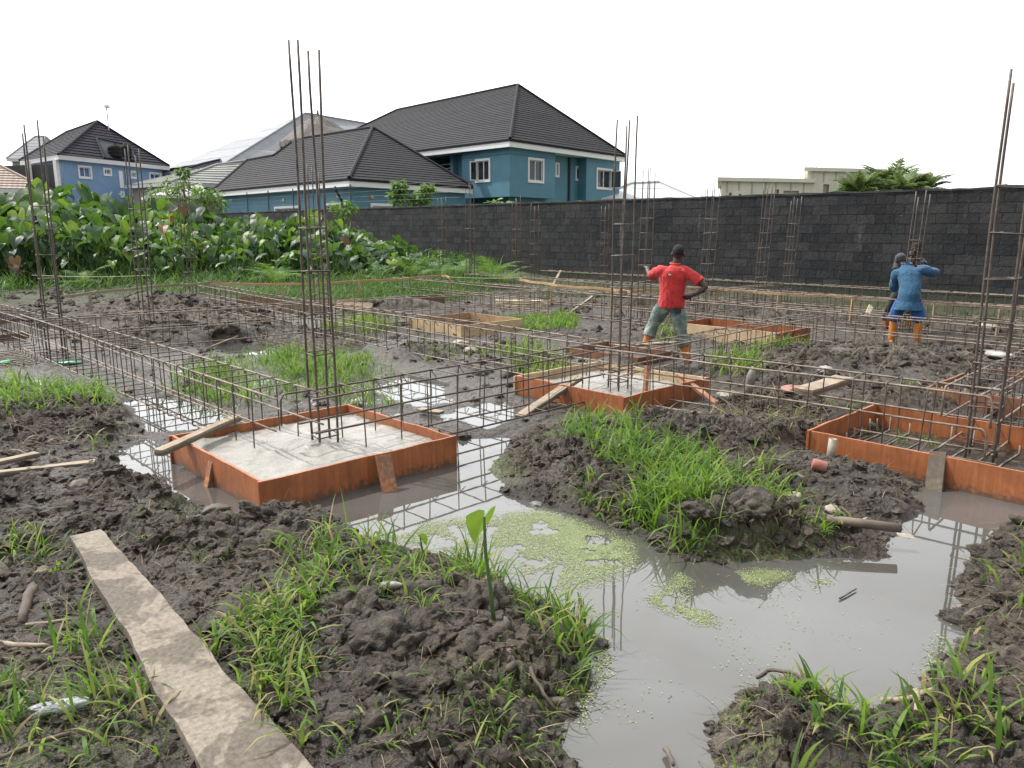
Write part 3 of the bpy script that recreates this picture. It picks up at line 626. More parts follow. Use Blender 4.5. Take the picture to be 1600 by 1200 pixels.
def column_cage(a, b, tops, label, z0=0.0, side=.20, gap=.33, first=.12, last=2.2, r=.0095, lean=(0, 0), seed=1, pos=None):
    rr = random.Random(seed)
    loc = W(a, b, z0) if pos is None else Vector(pos)
    t = thing('column_cage', label, 'rebar cage', loc, -GA + R({1: -10, 2: -6, 3: 7}.get(seed, rr.uniform(-8, 8))), 'column starter cages')
    for k, (sx, sy) in enumerate(((-1,-1),(1,-1),(1,1),(-1,1))):
        H_ = tops[k]; s = side/2 - r - .004
        p1 = Vector((sx*s + lean[0]*H_ + rr.uniform(-.014, .014), sy*s + lean[1]*H_ + rr.uniform(-.014, .014), H_))
        MB().tube(wob((sx*s, sy*s, -.15), p1, 12, .010, rr), r, 7).build('vertical_bar', M['rebar'], t, True)
    proto = None; z = first
    while z < last:
        zz = z + rr.uniform(-.02, .02)
        if proto is None:
            q = [Vector((p.y, p.z-side/2, 0)) for p in loop_pts(side, side, .02)]
            q = q + []; m = MB().tube(q, .0065, 5, closed=True)
            m.tube([q[0], q[0]+Vector((-.05, -.04, .008)), q[0]+Vector((-.07, -.06, .012))], .0055, 5)
            proto = m.build('tie', M['rebar'], t, True); o = proto
        else:
            o = proto.copy(); COL.objects.link(o)
        o.location = (lean[0]*zz, lean[1]*zz, zz); o.rotation_euler = (rr.uniform(-.07, .07), rr.uniform(-.07, .07), rr.choice((0, math.pi/2, math.pi)) + rr.uniform(-.04, .04))
        z += gap
    return t
def beam_cage(p0, p1, label, z0=.10, w=.40, h=.57, gap=.30, r=.0095, seed=1, ext=(.0, .0), hook=(False, False), mat='pale_rebar', mids=1, sag=0.0):
    rr = random.Random(seed); P0 = W(*p0); P1 = W(*p1); d = P1-P0; L = d.length
    t = thing('beam_cage', label, 'rebar cage', P0 + Vector((0, 0, z0)), math.atan2(d.y, d.x), 'ground beam cages')
    rows = [0.012, h-.012] + [h*(k+1)/(mids+1) for k in range(mids)]
    for s in (-1, 1):
        for zz in rows:
            y = s*(w/2-.010 - r*.4)
            pts = wob((-ext[0]-rr.uniform(0, .15), y, zz), (L+ext[1]+rr.uniform(0, .15), y, zz), max(8, int(L/.45)), .011, rr)
            if sag: pts = [p - Vector((0, 0, sag*math.sin(math.pi*i/(len(pts)-1)))) for i, p in enumerate(pts)]
            dn = -1 if zz > h*.3 else 1
            if hook[0] and zz > h*.9 and s == 1: pts = [pts[0]+Vector((-.05, 0, dn*.26)), pts[0]+Vector((-.045, 0, dn*.05)), pts[0]+Vector((-.02, 0, dn*.01))] + pts
            if hook[1] and zz > h*.4: pts = pts + [pts[-1]+Vector((.02, 0, dn*.01)), pts[-1]+Vector((.045, 0, dn*.05)), pts[-1]+Vector((.05, 0, dn*.26))]
            MB().tube(pts, r, 6).build('long_bar', M[mat], t, True)
    n = max(2, int(L/gap)); proto = None
    for i in range(n):
        x = (i+.5)*L/n + rr.uniform(-.035, .035)
        if proto is None:
            q = loop_pts(w, h, .022); m = MB().tube(q, .0065, 5, closed=True)
            m.tube([q[1], q[1]+Vector((.01, -.05, -.05)), q[1]+Vector((.012, -.07, -.07))], .0055, 5)
            proto = m.build('stirrup', M['rebar'], t, True); o = proto
        else:
            o = proto.copy(); COL.objects.link(o)
        o.location = (x, rr.uniform(-.006, .006), rr.uniform(-.006, .006) - sag*math.sin(math.pi*x/L)); o.rotation_euler = (0, rr.uniform(-.05, .05), rr.uniform(-.06, .06))
    return t
def mat_of_bars(a0, a1, b0, b1, na_, nb_, z, label, up=.10, seed=1, hooks=True):
    rr = random.Random(seed); t = thing('rebar_mat', label, 'rebar mat', W((a0+a1)/2, (b0+b1)/2, z), -GA, 'footing mats of steel bars')
    la, lb = (a1-a0)/2, (b1-b0)/2
    for i in range(na_):
        x = -lb + 2*lb*(i+.5)/na_; e = [Vector((x, -la, up*rr.uniform(.6, 1.3))), Vector((x+.005, -la, .02))] if hooks else []
        f = [Vector((x, la, .02)), Vector((x, la, up*rr.uniform(.6, 1.3)))] if hooks else []
        MB().tube(e + wob((x, -la+.02, 0), (x, la-.02, 0), 6, .008, rr) + f, .008, 6).build('mat_bar', M['pale_rebar'], t, True)
    for i in range(nb_):
        y = -la + 2*la*(i+.5)/nb_; e = [Vector((-lb, y, up*rr.uniform(.6, 1.3))), Vector((-lb, y, .03))] if hooks else []
        f = [Vector((lb, y, .03)), Vector((lb, y, up*rr.uniform(.6, 1.3)))] if hooks else []
        MB().tube(e + wob((-lb+.02, y, .016), (lb-.02, y, .016), 6, .008, rr) + f, .008, 6).build('mat_bar', M['pale_rebar'], t, True)
    return t
column_cage(5.76, 3.24, (3.26, 3.20, 3.22, 3.28), 'tall rusty column cage standing in the concrete of the nearest red form', .16, .19, .345, .10, 2.15, .0105, (-.004, .003), 1)
column_cage(5.52, 6.94, (3.0, 3.06, 2.97, 3.02), 'rusty column cage in the concrete form beside the man in red', .14, .19, .36, .10, 2.1, .010, (.012, .0), 2)
column_cage(1.86, 7.40, (3.22, 3.1, 3.12, 3.2), 'leaning column cage in the open red form at the right edge of the photo', .03, .24, .36, .12, 2.6, .0112, (.0, -.0), 3)
column_cage(13.3, 2.95, (3.4, 3.25, 3.5, 3.3), 'column cage at the far end of the long cage, in front of the big leaves', .05, .24, .36, .12, 2.3, .0125, (.01, .0), 4)
column_cage(14.6, 4.75, (3.35, 3.3, 3.2, 3.3), 'column cage in front of the light blue house', .05, .22, .36, .12, 2.3, .012, (.01, .02), 5)
column_cage(20.3, 7.76, (3.2, 3.1, 3.15, 3.0), 'far thin column cage against the big leaves, left of the long dark roof', .05, .22, .36, .12, 2.2, .011, (.0, .0), 6)
column_cage(12.6, 7.16, (3.0, 3.1, 2.9, 3.05), 'column cage seen just behind the tallest cage, by pale plywood sheets', .05, .22, .34, .12, 2.4, .011, (.0, .0), 7)
column_cage(18.0, 15.33, (3.25, 3.3, 3.2, 3.1), 'thin column cage where the big leaves end at the dark wall', .05, .22, .36, .12, 2.2, .011, (.0, .0), 8)
column_cage(20.3, 16.1, (2.9, 2.95, 2.8, 2.9), 'thin column cage among the leaves left of where the wall is clear', .05, .22, .36, .12, 2.0, .011, (.0, .0), 9)
column_cage(18.7, 17.95, (2.9, 3.0, 2.9, 2.8), 'thin column cage before the wall below the corner of the teal house', .05, .22, .36, .12, 2.2, .011, (.0, .0), 10)
column_cage(17.3, 17.4, (2.6, 2.65, 2.6, 2.7), 'shorter thin cage just right of another before the middle of the dark wall', .05, .2, .34, .12, 2.2, .011, (.0, .0), 11)
column_cage(10.3, 13.78, (3.2, 3.1, 3.25, 3.15), 'column cage rising directly behind the man in red', .05, .22, .34, .12, 2.4, .011, (.01, .0), 12)
column_cage(15.5, 18.65, (2.6, 2.65, 2.55, 2.6), 'short thin cage before the wall, left of the cage beside the man in red', .05, .2, .34, .12, 2.3, .011, (.0, .0), 13)
column_cage(9.75, 15.3, (2.85, 2.95, 2.9, 2.8), 'leaning column cage right of the man in red, before the dark wall', .05, .22, .34, .12, 2.4, .011, (.035, -.02), 14)
column_cage(9.2, 16.8, (2.95, 2.85, 2.9, 2.95), 'left one of two close cages below the unfinished block building', .05, .22, .34, .12, 2.4, .011, (.03, -.02), 15)
column_cage(9.3, 18.3, (2.65, 2.7, 2.7, 2.6), 'right one of two close cages below the unfinished block building', .05, .2, .32, .12, 2.3, .011, (.03, -.02), 16)
column_cage(0, 0, (2.62, 2.55, 2.5, 2.6), 'column cage held by the stooping man in blue', .05, .2, .32, .12, 2.0, .011, (.02, -.02), 17, pos=AT(1413, 528, 14.35)*Vector((1, 1, 0)) + Vector((0, 0, .05)))

beam_cage((5.95, 2.95), (13.6, 2.90), 'long beam cage running from the nearest concrete form to the far left', .10, .42, .57, .31, seed=21, ext=(.25, .5))
beam_cage((5.60, 3.30), (5.66, 6.85), 'beam cage between the two concrete-filled red forms', .10, .40, .57, .30, seed=22, ext=(.25, .2), hook=(True, False), mat='rebar')
beam_cage((5.30, 6.85), (2.05, 7.15), 'beam cage from the second concrete form to the open red form', .10, .42, .57, .30, seed=23, ext=(.25, .25), hook=(False, True))
beam_cage((5.85, 7.10), (12.4, 7.20), 'beam cage leading from the second concrete form back past the grass', .10, .40, .55, .32, seed=24, ext=(.2, .3))
beam_cage((1.95, 7.60), (2.15, 12.3), 'beam cage leaving the open red form to the right edge', .10, .42, .57, .30, seed=25, ext=(.3, .3), hook=(True, False))
beam_cage((5.60, 7.15), (5.75, 12.2), 'beam cage passing in front of the red man\'s boots', .08, .40, .52, .31, seed=26, ext=(.2, .3))
beam_cage((13.3, 3.1), (13.0, 7.0), 'beam cage across the black root heap on the left', .10, .40, .55, .32, seed=27, ext=(.3, .3))
beam_cage((12.7, 7.4), (11.7, 12.2), 'beam cage across the front of the pale open form in the middle', .15, .38, .52, .33, seed=28, ext=(.3, .3))
beam_cage((12.8, 7.2), (19.8, 7.7), 'far beam cage between the plywood sheets and the leaves', .10, .38, .52, .34, seed=29, ext=(.2, .2))
beam_cage((18.0, 12.9), (11.0, 12.6), 'far beam cage in front of the stack of white timber', .10, .38, .52, .34, seed=30, ext=(.3, .1))
beam_cage((10.8, 12.6), (2.6, 12.5), 'beam cage running past the long pale form to the right', .10, .40, .55, .32, seed=31, ext=(.2, .4))
beam_cage((17.8, 15.3), (10.2, 15.4), 'beam cage parallel to the wall behind the white timber', .12, .38, .52, .34, seed=32, ext=(.2, .2))
beam_cage((9.6, 15.5), (2.2, 15.6), 'beam cage in front of the man in blue', .12, .38, .55, .33, seed=33, ext=(.2, .4))
beam_cage((17.3, 18.2), (9.6, 18.3), 'beam cage close to the foot of the dark wall, left half', .15, .36, .5, .34, seed=34, ext=(.2, .2))
beam_cage((9.0, 18.3), (3.6, 18.4), 'beam cage close to the foot of the dark wall behind the man in blue', .15, .36, .5, .34, seed=35, ext=(.2, .3))
beam_cage((9.75, 12.8), (9.5, 17.9), 'beam cage crossing behind the man in red toward the wall', .12, .36, .5, .33, seed=36, ext=(.2, .2))
beam_cage((13.75, 2.8), (17.8, 2.6), 'continuation of the long cage beyond the left column cage', .10, .40, .55, .31, seed=37, ext=(.3, .3))
mat_of_bars(1.38, 2.86, 6.55, 7.78, 7, 8, .02, 'steel mat lying inside the open red form', .13, 41)
mat_of_bars(12.6, 14.4, .9, 2.6, 11, 10, .06, 'steel mat lying in the mud at the left edge', .12, 42)
mat_of_bars(11.4, 12.9, 5.9, 7.7, 9, 9, .03, 'flat steel mat in grey slurry with short upturned ends, behind the tallest cage', .16, 43)
mat_of_bars(10.75, 12.15, 9.0, 10.3, 7, 7, .04, 'steel mat inside the pale open form in the middle', .12, 44)
mat_of_bars(1.2, 2.8, 9.2, 11.2, 9, 9, .12, 'steel mat beyond the open red form at the right edge', .14, 45)

# ------------------------------------------------------------------ forms and boards
def sheet(m, p0, p1, z0, z1, th, seg=10, rr=random, bow=.008, edge=.005):
    """an upright board between two plan points, a little bowed and uneven along its top"""
    p0 = Vector((*p0, 0)); p1 = Vector((*p1, 0)); d = (p1-p0).normalized(); n = Vector((-d.y, d.x, 0)); base = len(m.v); k = rr.uniform(-1, 1)*bow
    for i in range(seg+1):
        t = i/seg; c = p0.lerp(p1, t) + n*(k*math.sin(math.pi*t)); e = rr.uniform(-edge, edge)
        for s, z in ((-1, z0), (1, z0), (1, z1+e), (-1, z1+e)): m.v.append(c + n*s*th/2 + Vector((0, 0, z)))
    for i in range(seg):
        q = base+4*i
        for j in range(4): m.f.append((q+j, q+4+j, q+4+(j+1) % 4, q+(j+1) % 4))
    m.f.append((base, base+1, base+2, base+3)); e = base+4*seg; m.f.append((e+3, e+2, e+1, e))
    return m
def form(a0, a1, b0, b1, label, mats, zt=.24, zb=-.10, th=.022, seed=1, rot=0.0):
    rr = random.Random(seed); c = W((a0+a1)/2, (b0+b1)/2)
    t = thing('footing_form', label, 'formwork', c, -GA+rot, 'footing forms of plywood')
    la, lb = (a1-a0)/2, (b1-b0)/2      # local x = b, y = a
    for (p, q), mt in zip((((-lb-.03, -la), (lb+.03, -la)), ((lb, -la+th*.5+.001), (lb, la-th*.5-.001)), ((lb+.03, la), (-lb-.03, la)), ((-lb, la-th*.5-.001), (-lb, -la+th*.5+.001))), mats):
        o = sheet(MB(), p, q, zb, zt + rr.uniform(-.006, .010), th, 10, rr).build('board', M[mt], t)
        if mt != mats[0]: o['label'] = {'pale_ply': 'pale unpainted board', 'red_ply': 'red painted board', 'brown_ply': 'brown board', 'raw_ply': 'bare plywood board'}[mt]
    return t
def part_bar(t, name, p0, p1, w, h, mat, up=(0, 0, 1), world=True):
    """a strip nailed to a form, given by world points"""
    M_ = (Matrix.Translation(t.location) @ Matrix.Rotation(t.rotation_euler.z, 4, 'Z')).inverted()
    a, b = M_ @ Vector(p0), M_ @ Vector(p1); u = M_.to_3x3() @ Vector(up)
    d = b-a; L = d.length; x = d.normalized(); y = x.cross(u).normalized(); z = y.cross(x)
    o = MB().box((0, -w/2, -h/2), (L, w/2, h/2)).build(name, M[mat], t, bevel=.003)
    o.matrix_local = Matrix.Translation(a) @ Matrix((x, y, z)).transposed().to_4x4(); return o
def pad(a0, a1, b0, b1, z, label, seed=1):
    n = 60; r = np.linspace(-1, 1, n); X, Y = np.meshgrid(r*(b1-b0)/2, r*(a1-a0)/2); x = X.ravel(); y = Y.ravel()
    hh = z + .020*(fbm(x*2+seed, y*2, 4, seed)-.5)*2 + .018*sstep(.58, .75, fbm(x*9, y*9+seed, 4, seed+3)) + .03*np.exp(-((x*x+y*y)/.07))
    i = np.arange(n-1)[:, None]*n+np.arange(n-1)[None]; q = np.stack([i, i+1, i+n+1, i+n], -1).reshape(-1, 4)
    o = link('concrete_footing', np_mesh('concrete_footing', np.stack([x, y, hh], 1), [q]), M['concrete'])
    bm = bmesh.new(); bm.from_mesh(o.data); ge = bmesh.ops.extrude_edge_only(bm, edges=[e for e in bm.edges if e.is_boundary])
    for v in [g_ for g_ in ge['geom'] if isinstance(g_, bmesh.types.BMVert)]: v.co.z = -.08
    bm.to_mesh(o.data); bm.free()
    o.location = W((a0+a1)/2, (b0+b1)/2); o.rotation_euler = (0, 0, -GA)
    return tag(o, label, 'footing')
RP = ['red_ply']*4
f1 = form(4.97, 6.66, 2.28, 4.02, 'red plywood form holding wet concrete, nearest to the viewer', RP, .25, seed=1)
part_bar(f1, 'stake', G(322, 772, -.06), G(332, 715, .22), .075, .03, 'red_strip', -BX)
part_bar(f1, 'brace', G(611, 776, -.04), G(598, 711, .26), .135, .022, 'red_strip', -AX)
pad(4.985, 6.645, 2.295, 4.005, .165, 'wet concrete footing in the nearest red form', 1)
f2 = form(4.90, 6.55, 6.28, 7.85, 'red and pale form holding wet concrete beside the man in red', ['red_ply', 'pale_ply', 'pale_ply', 'red_ply'], .25, seed=2)
part_bar(f2, 'stake', G(1006, 652, -.05), G(1011, 572, .48), .06, .035, 'red_strip', -AX)
pad(4.915, 6.535, 6.295, 7.835, .145, 'wet concrete footing in the form beside the man in red', 2)
f3 = form(1.27, 2.95, 6.42, 7.88, 'empty red form with a steel mat, at the right edge', RP, .25, seed=3)
part_bar(f3, 'stake', G(1458, 776, -.05)+BX*-.0, G(1466, 706, .27), .125, .03, 'dark_timber', -BX)
f4 = form(10.68, 12.22, 8.88, 10.38, 'pale bare plywood form standing empty in the middle', ['pale_ply', 'raw_ply', 'raw_ply', 'pale_ply'], .27, -.08, seed=4)
f5 = form(6.1, 8.1, 11.8, 12.95, 'long form with one pale side and a red end, behind the man in red', ['red_ply', 'red_ply', 'red_ply', 'pale_ply'], .30, -.06, seed=5)
f6 = form(6.75, 8.15, 8.95, 9.95, 'low dark brown form around the red man\'s feet', ['brown_ply']*4, .14, -.06, seed=6)
f7 = form(1.5, 2.9, 9.15, 11.0, 'dark form behind the open red form at the right edge', ['brown_ply']*4, .26, -.05, seed=7)
part_bar(f7, 'stake', G(1546, 652, -.03), G(1548, 622, .32), .16, .025, 'red_strip', -AX)
# sheets and planks lying about
def plank(name, p0, p1, w, h, mat, label, up=(0, 0, 1), cat='plank', seed=1, rough=.006, seg=24, group=None, taper=None):
    rr = np.random.default_rng(seed); p0 = Vector(p0); p1 = Vector(p1); d = p1-p0; L = d.length; x = d.normalized(); y = Vector(up).cross(x).normalized(); z = x.cross(y)
    bm = bmesh.new(); prev = None; nw = 6
    o_ = rr.random(2)*50
    for i in range(seg+1):
        t = i/seg; ring = []
        ww = w*(1 if not taper else taper[0]+(taper[1]-taper[0])*t)
        for j in range(nw+1): ring.append((t*L, (j/nw-.5)*ww, h/2))
        for j in range(nw, -1, -1): ring.append((t*L, (j/nw-.5)*ww, -h/2))
        vs = []
        for (a, b, c) in ring:
            n1 = float(fbm(np.array([a*4+o_[0]]), np.array([b*9+c*3+o_[1]]), 3, 5)[0])-.5
            n2 = float(fbm(np.array([a*3+o_[1]]), np.array([o_[0]+np.sign(b)*3.0]), 3, 6)[0])-.5
            vs.append(bm.verts.new((a + (n1*rough*4 if i in (0, seg) else 0), b + n2*rough*3*(abs(b)/(ww/2)), c + n1*rough*2)))
        if prev:
            for j in range(len(vs)): bm.faces.new((prev[j], prev[(j+1) % len(vs)], vs[(j+1) % len(vs)], vs[j]))
        else: bm.faces.new(vs[::-1])
        prev = vs
    bm.faces.new(prev); bmesh.ops.recalc_face_normals(bm, faces=bm.faces[:])
    me = bpy.data.meshes.new(name); bm.to_mesh(me); bm.free()
    o = link(name, me, M[mat]); o.matrix_world = Matrix.Translation(p0) @ Matrix((x, y, z)).transposed().to_4x4()
    return tag(o, label, cat, group)
plank('plank', G(134, 838, .125), G(440, 1262, .10), .265, .05, 'muddy_plank', 'wide old plank caked with dry mud, lying across the near mud', seed=3, rough=.014, seg=90, taper=(.66, 1.14))
plank('plank', G(247, 708, .27), G(372, 652, .29), .085, .05, 'grey_timber', 'muddy plank laid over the corner of the nearest red form', seed=4)
plank('plank', G(-20, 742, .14), G(150, 722, .12), .09, .035, 'grey_timber', 'longer of two boards lying on mud at the left edge', seed=5)
plank('plank', G(-20, 727, .18), G(58, 710, .16), .08, .035, 'grey_timber', 'shorter of two boards lying on mud at the left edge', seed=6)
plank('plank', G(812, 652, .03), G(905, 590, .30), .12, .045, 'grey_timber', 'weathered plank leaning against the left side of the second form', seed=7)
plank('plank', G(1062, 586, .29), G(1138, 645, .04), .085, .03, 'red_strip', 'orange strip leaning on the right side of the second form', up=(.3, -.4, 1), seed=8)
plank('plank', G(975, 541, .36), G(1068, 534, .38), .10, .03, 'grey_timber', 'grey board laid across the steel at the red man\'s feet', seed=9)
plank('plank', G(860, 452, .15), AT(876, 423, G(860, 452, .1).y+.5), .07, .03, 'grey_timber', 'stick leaning upright against the foot of the dark wall', seed=10)
plank('plank', G(886, 492, .1), AT(926, 463, G(886, 492, .1).y+.6), .06, .03, 'grey_timber', 'thin lath propped aslant on the steel, left of the man in red', seed=11)
plank('plank', AT(1354, 494, 13.6), AT(1361, 478, 13.75), .085, .02, 'white_timber', 'short bright yellow offcut standing beside the man in blue', up=(0, -1, .2), seed=12)
plank('plank', G(1255, 612, .42), G(1320, 592, .45), .20, .06, 'grey_timber', 'broken grey slab on the rubble heap', seed=13)
plank('plank', G(655, 640, .06), G(690, 645, .06), .10, .03, 'grey_timber', 'dark scrap of board lying below the beam cage between the concrete forms', seed=14)
def flat_sheet(p0, p1, h, mat, label, lean=.25, cat='plywood', seed=1, name='plywood_sheet'):
    p0 = Vector(p0); p1 = Vector(p1); d = (p1-p0).normalized(); n = Vector((-d.y, d.x, 0)); c = Vector((0, 0, h))*(1-lean) + n*h*lean
    up = d.cross(c).normalized()
    return plank(name, p0+c*.5, p1+c*.5, h, .014, mat, label, up=up, cat=cat, seed=seed, rough=.012, seg=16)
flat_sheet(G(370, 482, .05), G(440, 482, .05), .30, 'raw_ply', 'brown plywood sheet standing in the mud before the long grass', .1, seed=20)
flat_sheet(G(440, 489, .05), G(520, 486, .05), .34, 'pale_ply', 'pale plywood sheet behind the tallest cage, left of a darker one', .2, seed=21)
flat_sheet(G(520, 484, .05), G(578, 490, .05), .30, 'raw_ply', 'sagging plywood sheet with a brown lower edge behind the tallest cage', .35, seed=22)
flat_sheet(G(632, 479, .05), G(695, 477, .05), .27, 'brown_ply', 'reddish brown board standing beside a root heap below the leaves', .1, seed=23)
flat_sheet(G(-20, 538, .02), G(46, 530, .02), .14, 'brown_ply', 'brown board at the left edge, the nearer of two', .1, seed=24)
flat_sheet(G(-20, 520, .05), G(46, 512, .05), .22, 'brown_ply', 'brown board at the left edge, the farther of two', .1, seed=25)
for k in range(3):
    plank('timber_board', G(776-k, 478.5-4.2*k, .10+.06*k), G(860+k, 479-4.0*k, .10+.06*k), .13, .05, 'white_timber', ('bottom', 'middle', 'topmost')[k] + ' new white board in the pile before the wall', cat='board', seed=30+k, group='new white boards in a pile')
# setting-out rails on posts
def rail(pts, label, mat='strip_timber', posts=(), w=.045, h=.03, seed=1):
    q = [G(u, v, z) for u, v, z in pts]; t = thing('setting_out_rail', label, 'timber rail', q[0]*Vector((1, 1, 0)), 0, 'setting-out rails round the plot')
    o = t.location
    for i in range(len(q)-1):
        m = MB(); a, b = q[i]-o, q[i+1]-o; s = 6
        pp = wob(a, b, s, .02, random.Random(seed+i))
        for k in range(s): m.beam(pp[k], pp[k+1], .025, .055)
        m.build('rail_strip', M[mat], t)
    for u, v, z in posts:
        p = G(u, v, z)-o; m = MB(); g_ = Hxy(p.x+o.x, p.y+o.y); n = Vector((0, -.035, 0)); m.beam((p.x, p.y-.035, g_-.15), (p.x+.02, p.y-.035, p.z-.03), .045, .045, up=(0, 1, 0)); m.build('post', M[mat], t)
    return t
rail([(100,463,.62),(235,448,.64),(345,441,.66)], 'grey timber rail in front of the long grass on the left', 'grey_timber', [(140,458,.62),(335,442,.66)], seed=1)
rail([(330,444,.64),(470,444,.64),(600,438,.64),(690,431,.66),(703,433,.66)], 'orange-brown timber rail across the long grass', 'strip_timber', [(440,444,.64),(560,440,.64),(702,433,.66)], seed=2)
rail([(812,437,.62),(870,446,.62),(960,453,.62),(985,456,.62)], 'timber rail below the left half of the dark wall', 'strip_timber', [(815,437,.62),(861,445,.62),(955,452,.62)], seed=3)
rail([(965,456,.62),(1040,452,.62),(1122,451,.62)], 'thin timber rail behind the man in red', 'strip_timber', [(1121,451,.62)], seed=4)
rail([(1122,452,.62),(1220,459,.62),(1340,465,.62)], 'orange-brown timber rail right of the man in red', 'strip_timber', [(1215,458,.62),(1330,465,.62)], seed=5)
rail([(1340,466,.62),(1460,474,.62),(1600,482,.62),(1680,487,.62)], 'grey timber rail behind the man in blue', 'grey_timber', [(1458,474,.62),(1560,480,.62)], seed=6)
# string lines
mk_plain('string', (.35, .38, .26), (.5, .5, .36), 20, .8)
for k, (a, b, l) in enumerate(((AT(50, 430, 11.6), AT(236, 430, 14.4), 'pale string tied between two column cages on the left'), (AT(690, 432, 23), AT(815, 434, 21.5), 'pale string tied across the end of the long grass'))):
    tag(MB().tube([a.lerp(b, i/8) - Vector((0, 0, .03*math.sin(math.pi*i/8))) for i in range(9)], .006, 5).build('string_line', M['string'], None, True), l, 'string')

# ------------------------------------------------------------------ boundary wall of concrete blocks
t = NT('old_block'); p = t.pos(False); k = t.attr('tint'); n = t.noise(p, 1.1, 6, .6); n2 = t.noise(p, 11, 5, .65); st = t.noise(t.map(p, (2.6, 2.6, .28)), 1.5, 5, .6)
c = t.ramp(t.math('ADD', t.math('MULTIPLY', k, .35), t.math('MULTIPLY', n2, .65)), [(.22, (.008, .0085, .010)), (.5, (.0165, .0178, .021)), (.78, (.044, .045, .047))])
c = t.mix(t.ramp(n, [(.45, 0.0), (.7, .8)]), c, (.038, .037, .036))
zt_ = t.sep(p, 2)
c = t.mix(t.math('MULTIPLY', t.ramp(st, [(.62, 0.0), (.74, 1.0)]), t.ramp(n2, [(.35, .2), (.6, .9)])), c, (.13, .128, .12))
c = t.mix(t.ramp(t.math('ADD', zt_, t.math('MULTIPLY', n2, .5)), [(.55, .75), (.95, 0.0)]), c, (.055, .058, .035))
c = t.mix(t.ramp(t.noise(p, 16, 3, .7), [(.70, 0.0), (.76, .8)]), c, (.22, .22, .20))
b = t.bump(n2, .7, .03); t.bump(t.noise(p, 60, 3), .5, .008, b); t.fin(c, .95); M['old_block'] = t.m
mk_plain('old_mortar', (.012, .013, .015), (.034, .034, .035), 5, .95, .5)
wall = thing('boundary_wall', 'long blackened concrete block wall along the far side of the plot', 'wall', W(25, 20, 0), R(90)+(-GA)-0)
A0, A1, WH = -14.0, 68.0, 2.83            # along the wall from the viewer's right to far left; local x = along a
wall.location = W(A0, 20, 0); wall.rotation_euler = (0, 0, math.atan2(AX.y, AX.x))
LW = A1-A0; rr = random.Random(5); bl = .46; bh = .232; Vs, Fs, T = [], [], []
nr_ = int(WH/bh)
for row in range(nr_+1):
    x = -(.23 if row % 2 else 0); top_row = row == nr_
    while x < LW:
        L = bl + rr.uniform(-.01, .01)
        d = rr.uniform(-.002, .002); hb = bh-.004 if not top_row else rr.uniform(.04, .07)
        z = row*bh+.006+rr.uniform(-.004, .004); g_ = .002; x0, x1 = x+g_, x+L-g_
        y0, y1 = .02+d, .20                     # local +y points toward the plot's inside (the viewer)
        n = len(Vs); e = .004
        j = lambda: rr.uniform(-.003, .003)
        Vs += [(x0+j(), -.02, z), (x1+j(), -.02, z), (x1+j(), -.02, z+hb), (x0+j(), -.02, z+hb), (x0+e, y1+d, z+e), (x1-e, y1+d, z+e), (x1-e, y1+d, z+hb-e+j()), (x0+e, y1+d, z+hb-e+j())]
        Fs += [tuple(n+q for q in f) for f in ((4,5,6,7),(0,4,7,3),(1,2,6,5),(3,7,6,2),(0,1,5,4),(0,3,2,1))]
        T += [rr.random()]*8; x += L
me = np_mesh('blocks', np.array(Vs), [np.array(Fs)], dict(tint=np.array(T)), False)
# the block face must look at the viewer: local +y is -BX here, so blocks sit between y = -0.02 and y = 0.2
link('blocks', me, M['old_block'], wall)
MB().box((0, 0, -.3), (LW, .190, WH+.015)).build('mortar_core', M['old_mortar'], wall)
mm = MB(); x = 0; cap = []
nseg = 400
for i in range(nseg+1):
    xx = LW*i/nseg; h_ = .025 + .03*float(vnoise(np.array([xx*2.1]), np.array([.5]), 4)[0]) + .02*rr.random()
    for (yy, zz) in ((-.03, 0), (.215, 0), (.20, h_), (-.015, h_+.01)): cap.append(Vector((xx, yy + rr.uniform(-.008, .008), WH+.012+zz)))
b0 = len(mm.v); mm.v += cap
for i in range(nseg):
    q = b0+4*i
    for jx in range(4): mm.f.append((q+jx, q+4+jx, q+4+(jx+1) % 4, q+(jx+1) % 4))
mm.f += [(b0+3, b0+2, b0+1, b0), tuple(b0+4*nseg+k for k in range(4))]
mm.build('coping', M['old_block'], wall)
# security wire on the wall before the low teal house
mk_plain('black_paint', (.012, .012, .014), (.03, .03, .032), 8, .5)
ef = thing('electric_fence', 'security wires on black posts above the wall before the low teal house', 'security fence', W(46, 20, WH), math.atan2(AX.y, AX.x))
for u in (345, 389, 422, 461, 551):
    dq = ray(u, 320); tt = 20/(dq.x*BX.x+dq.y*BX.y); P = dq*tt; a = P.x*AX.x+P.y*AX.y-46
    MB().tube([(a, .08, 0), (a, .08, 1.15)], .028, 6).build('post', M['black_paint'], ef)
for k in range(4):
    MB().tube([(-22, .05, .35+.22*k), (20, .05, .35+.22*k)], .006, 4).build('wire', M['black_paint'], ef)
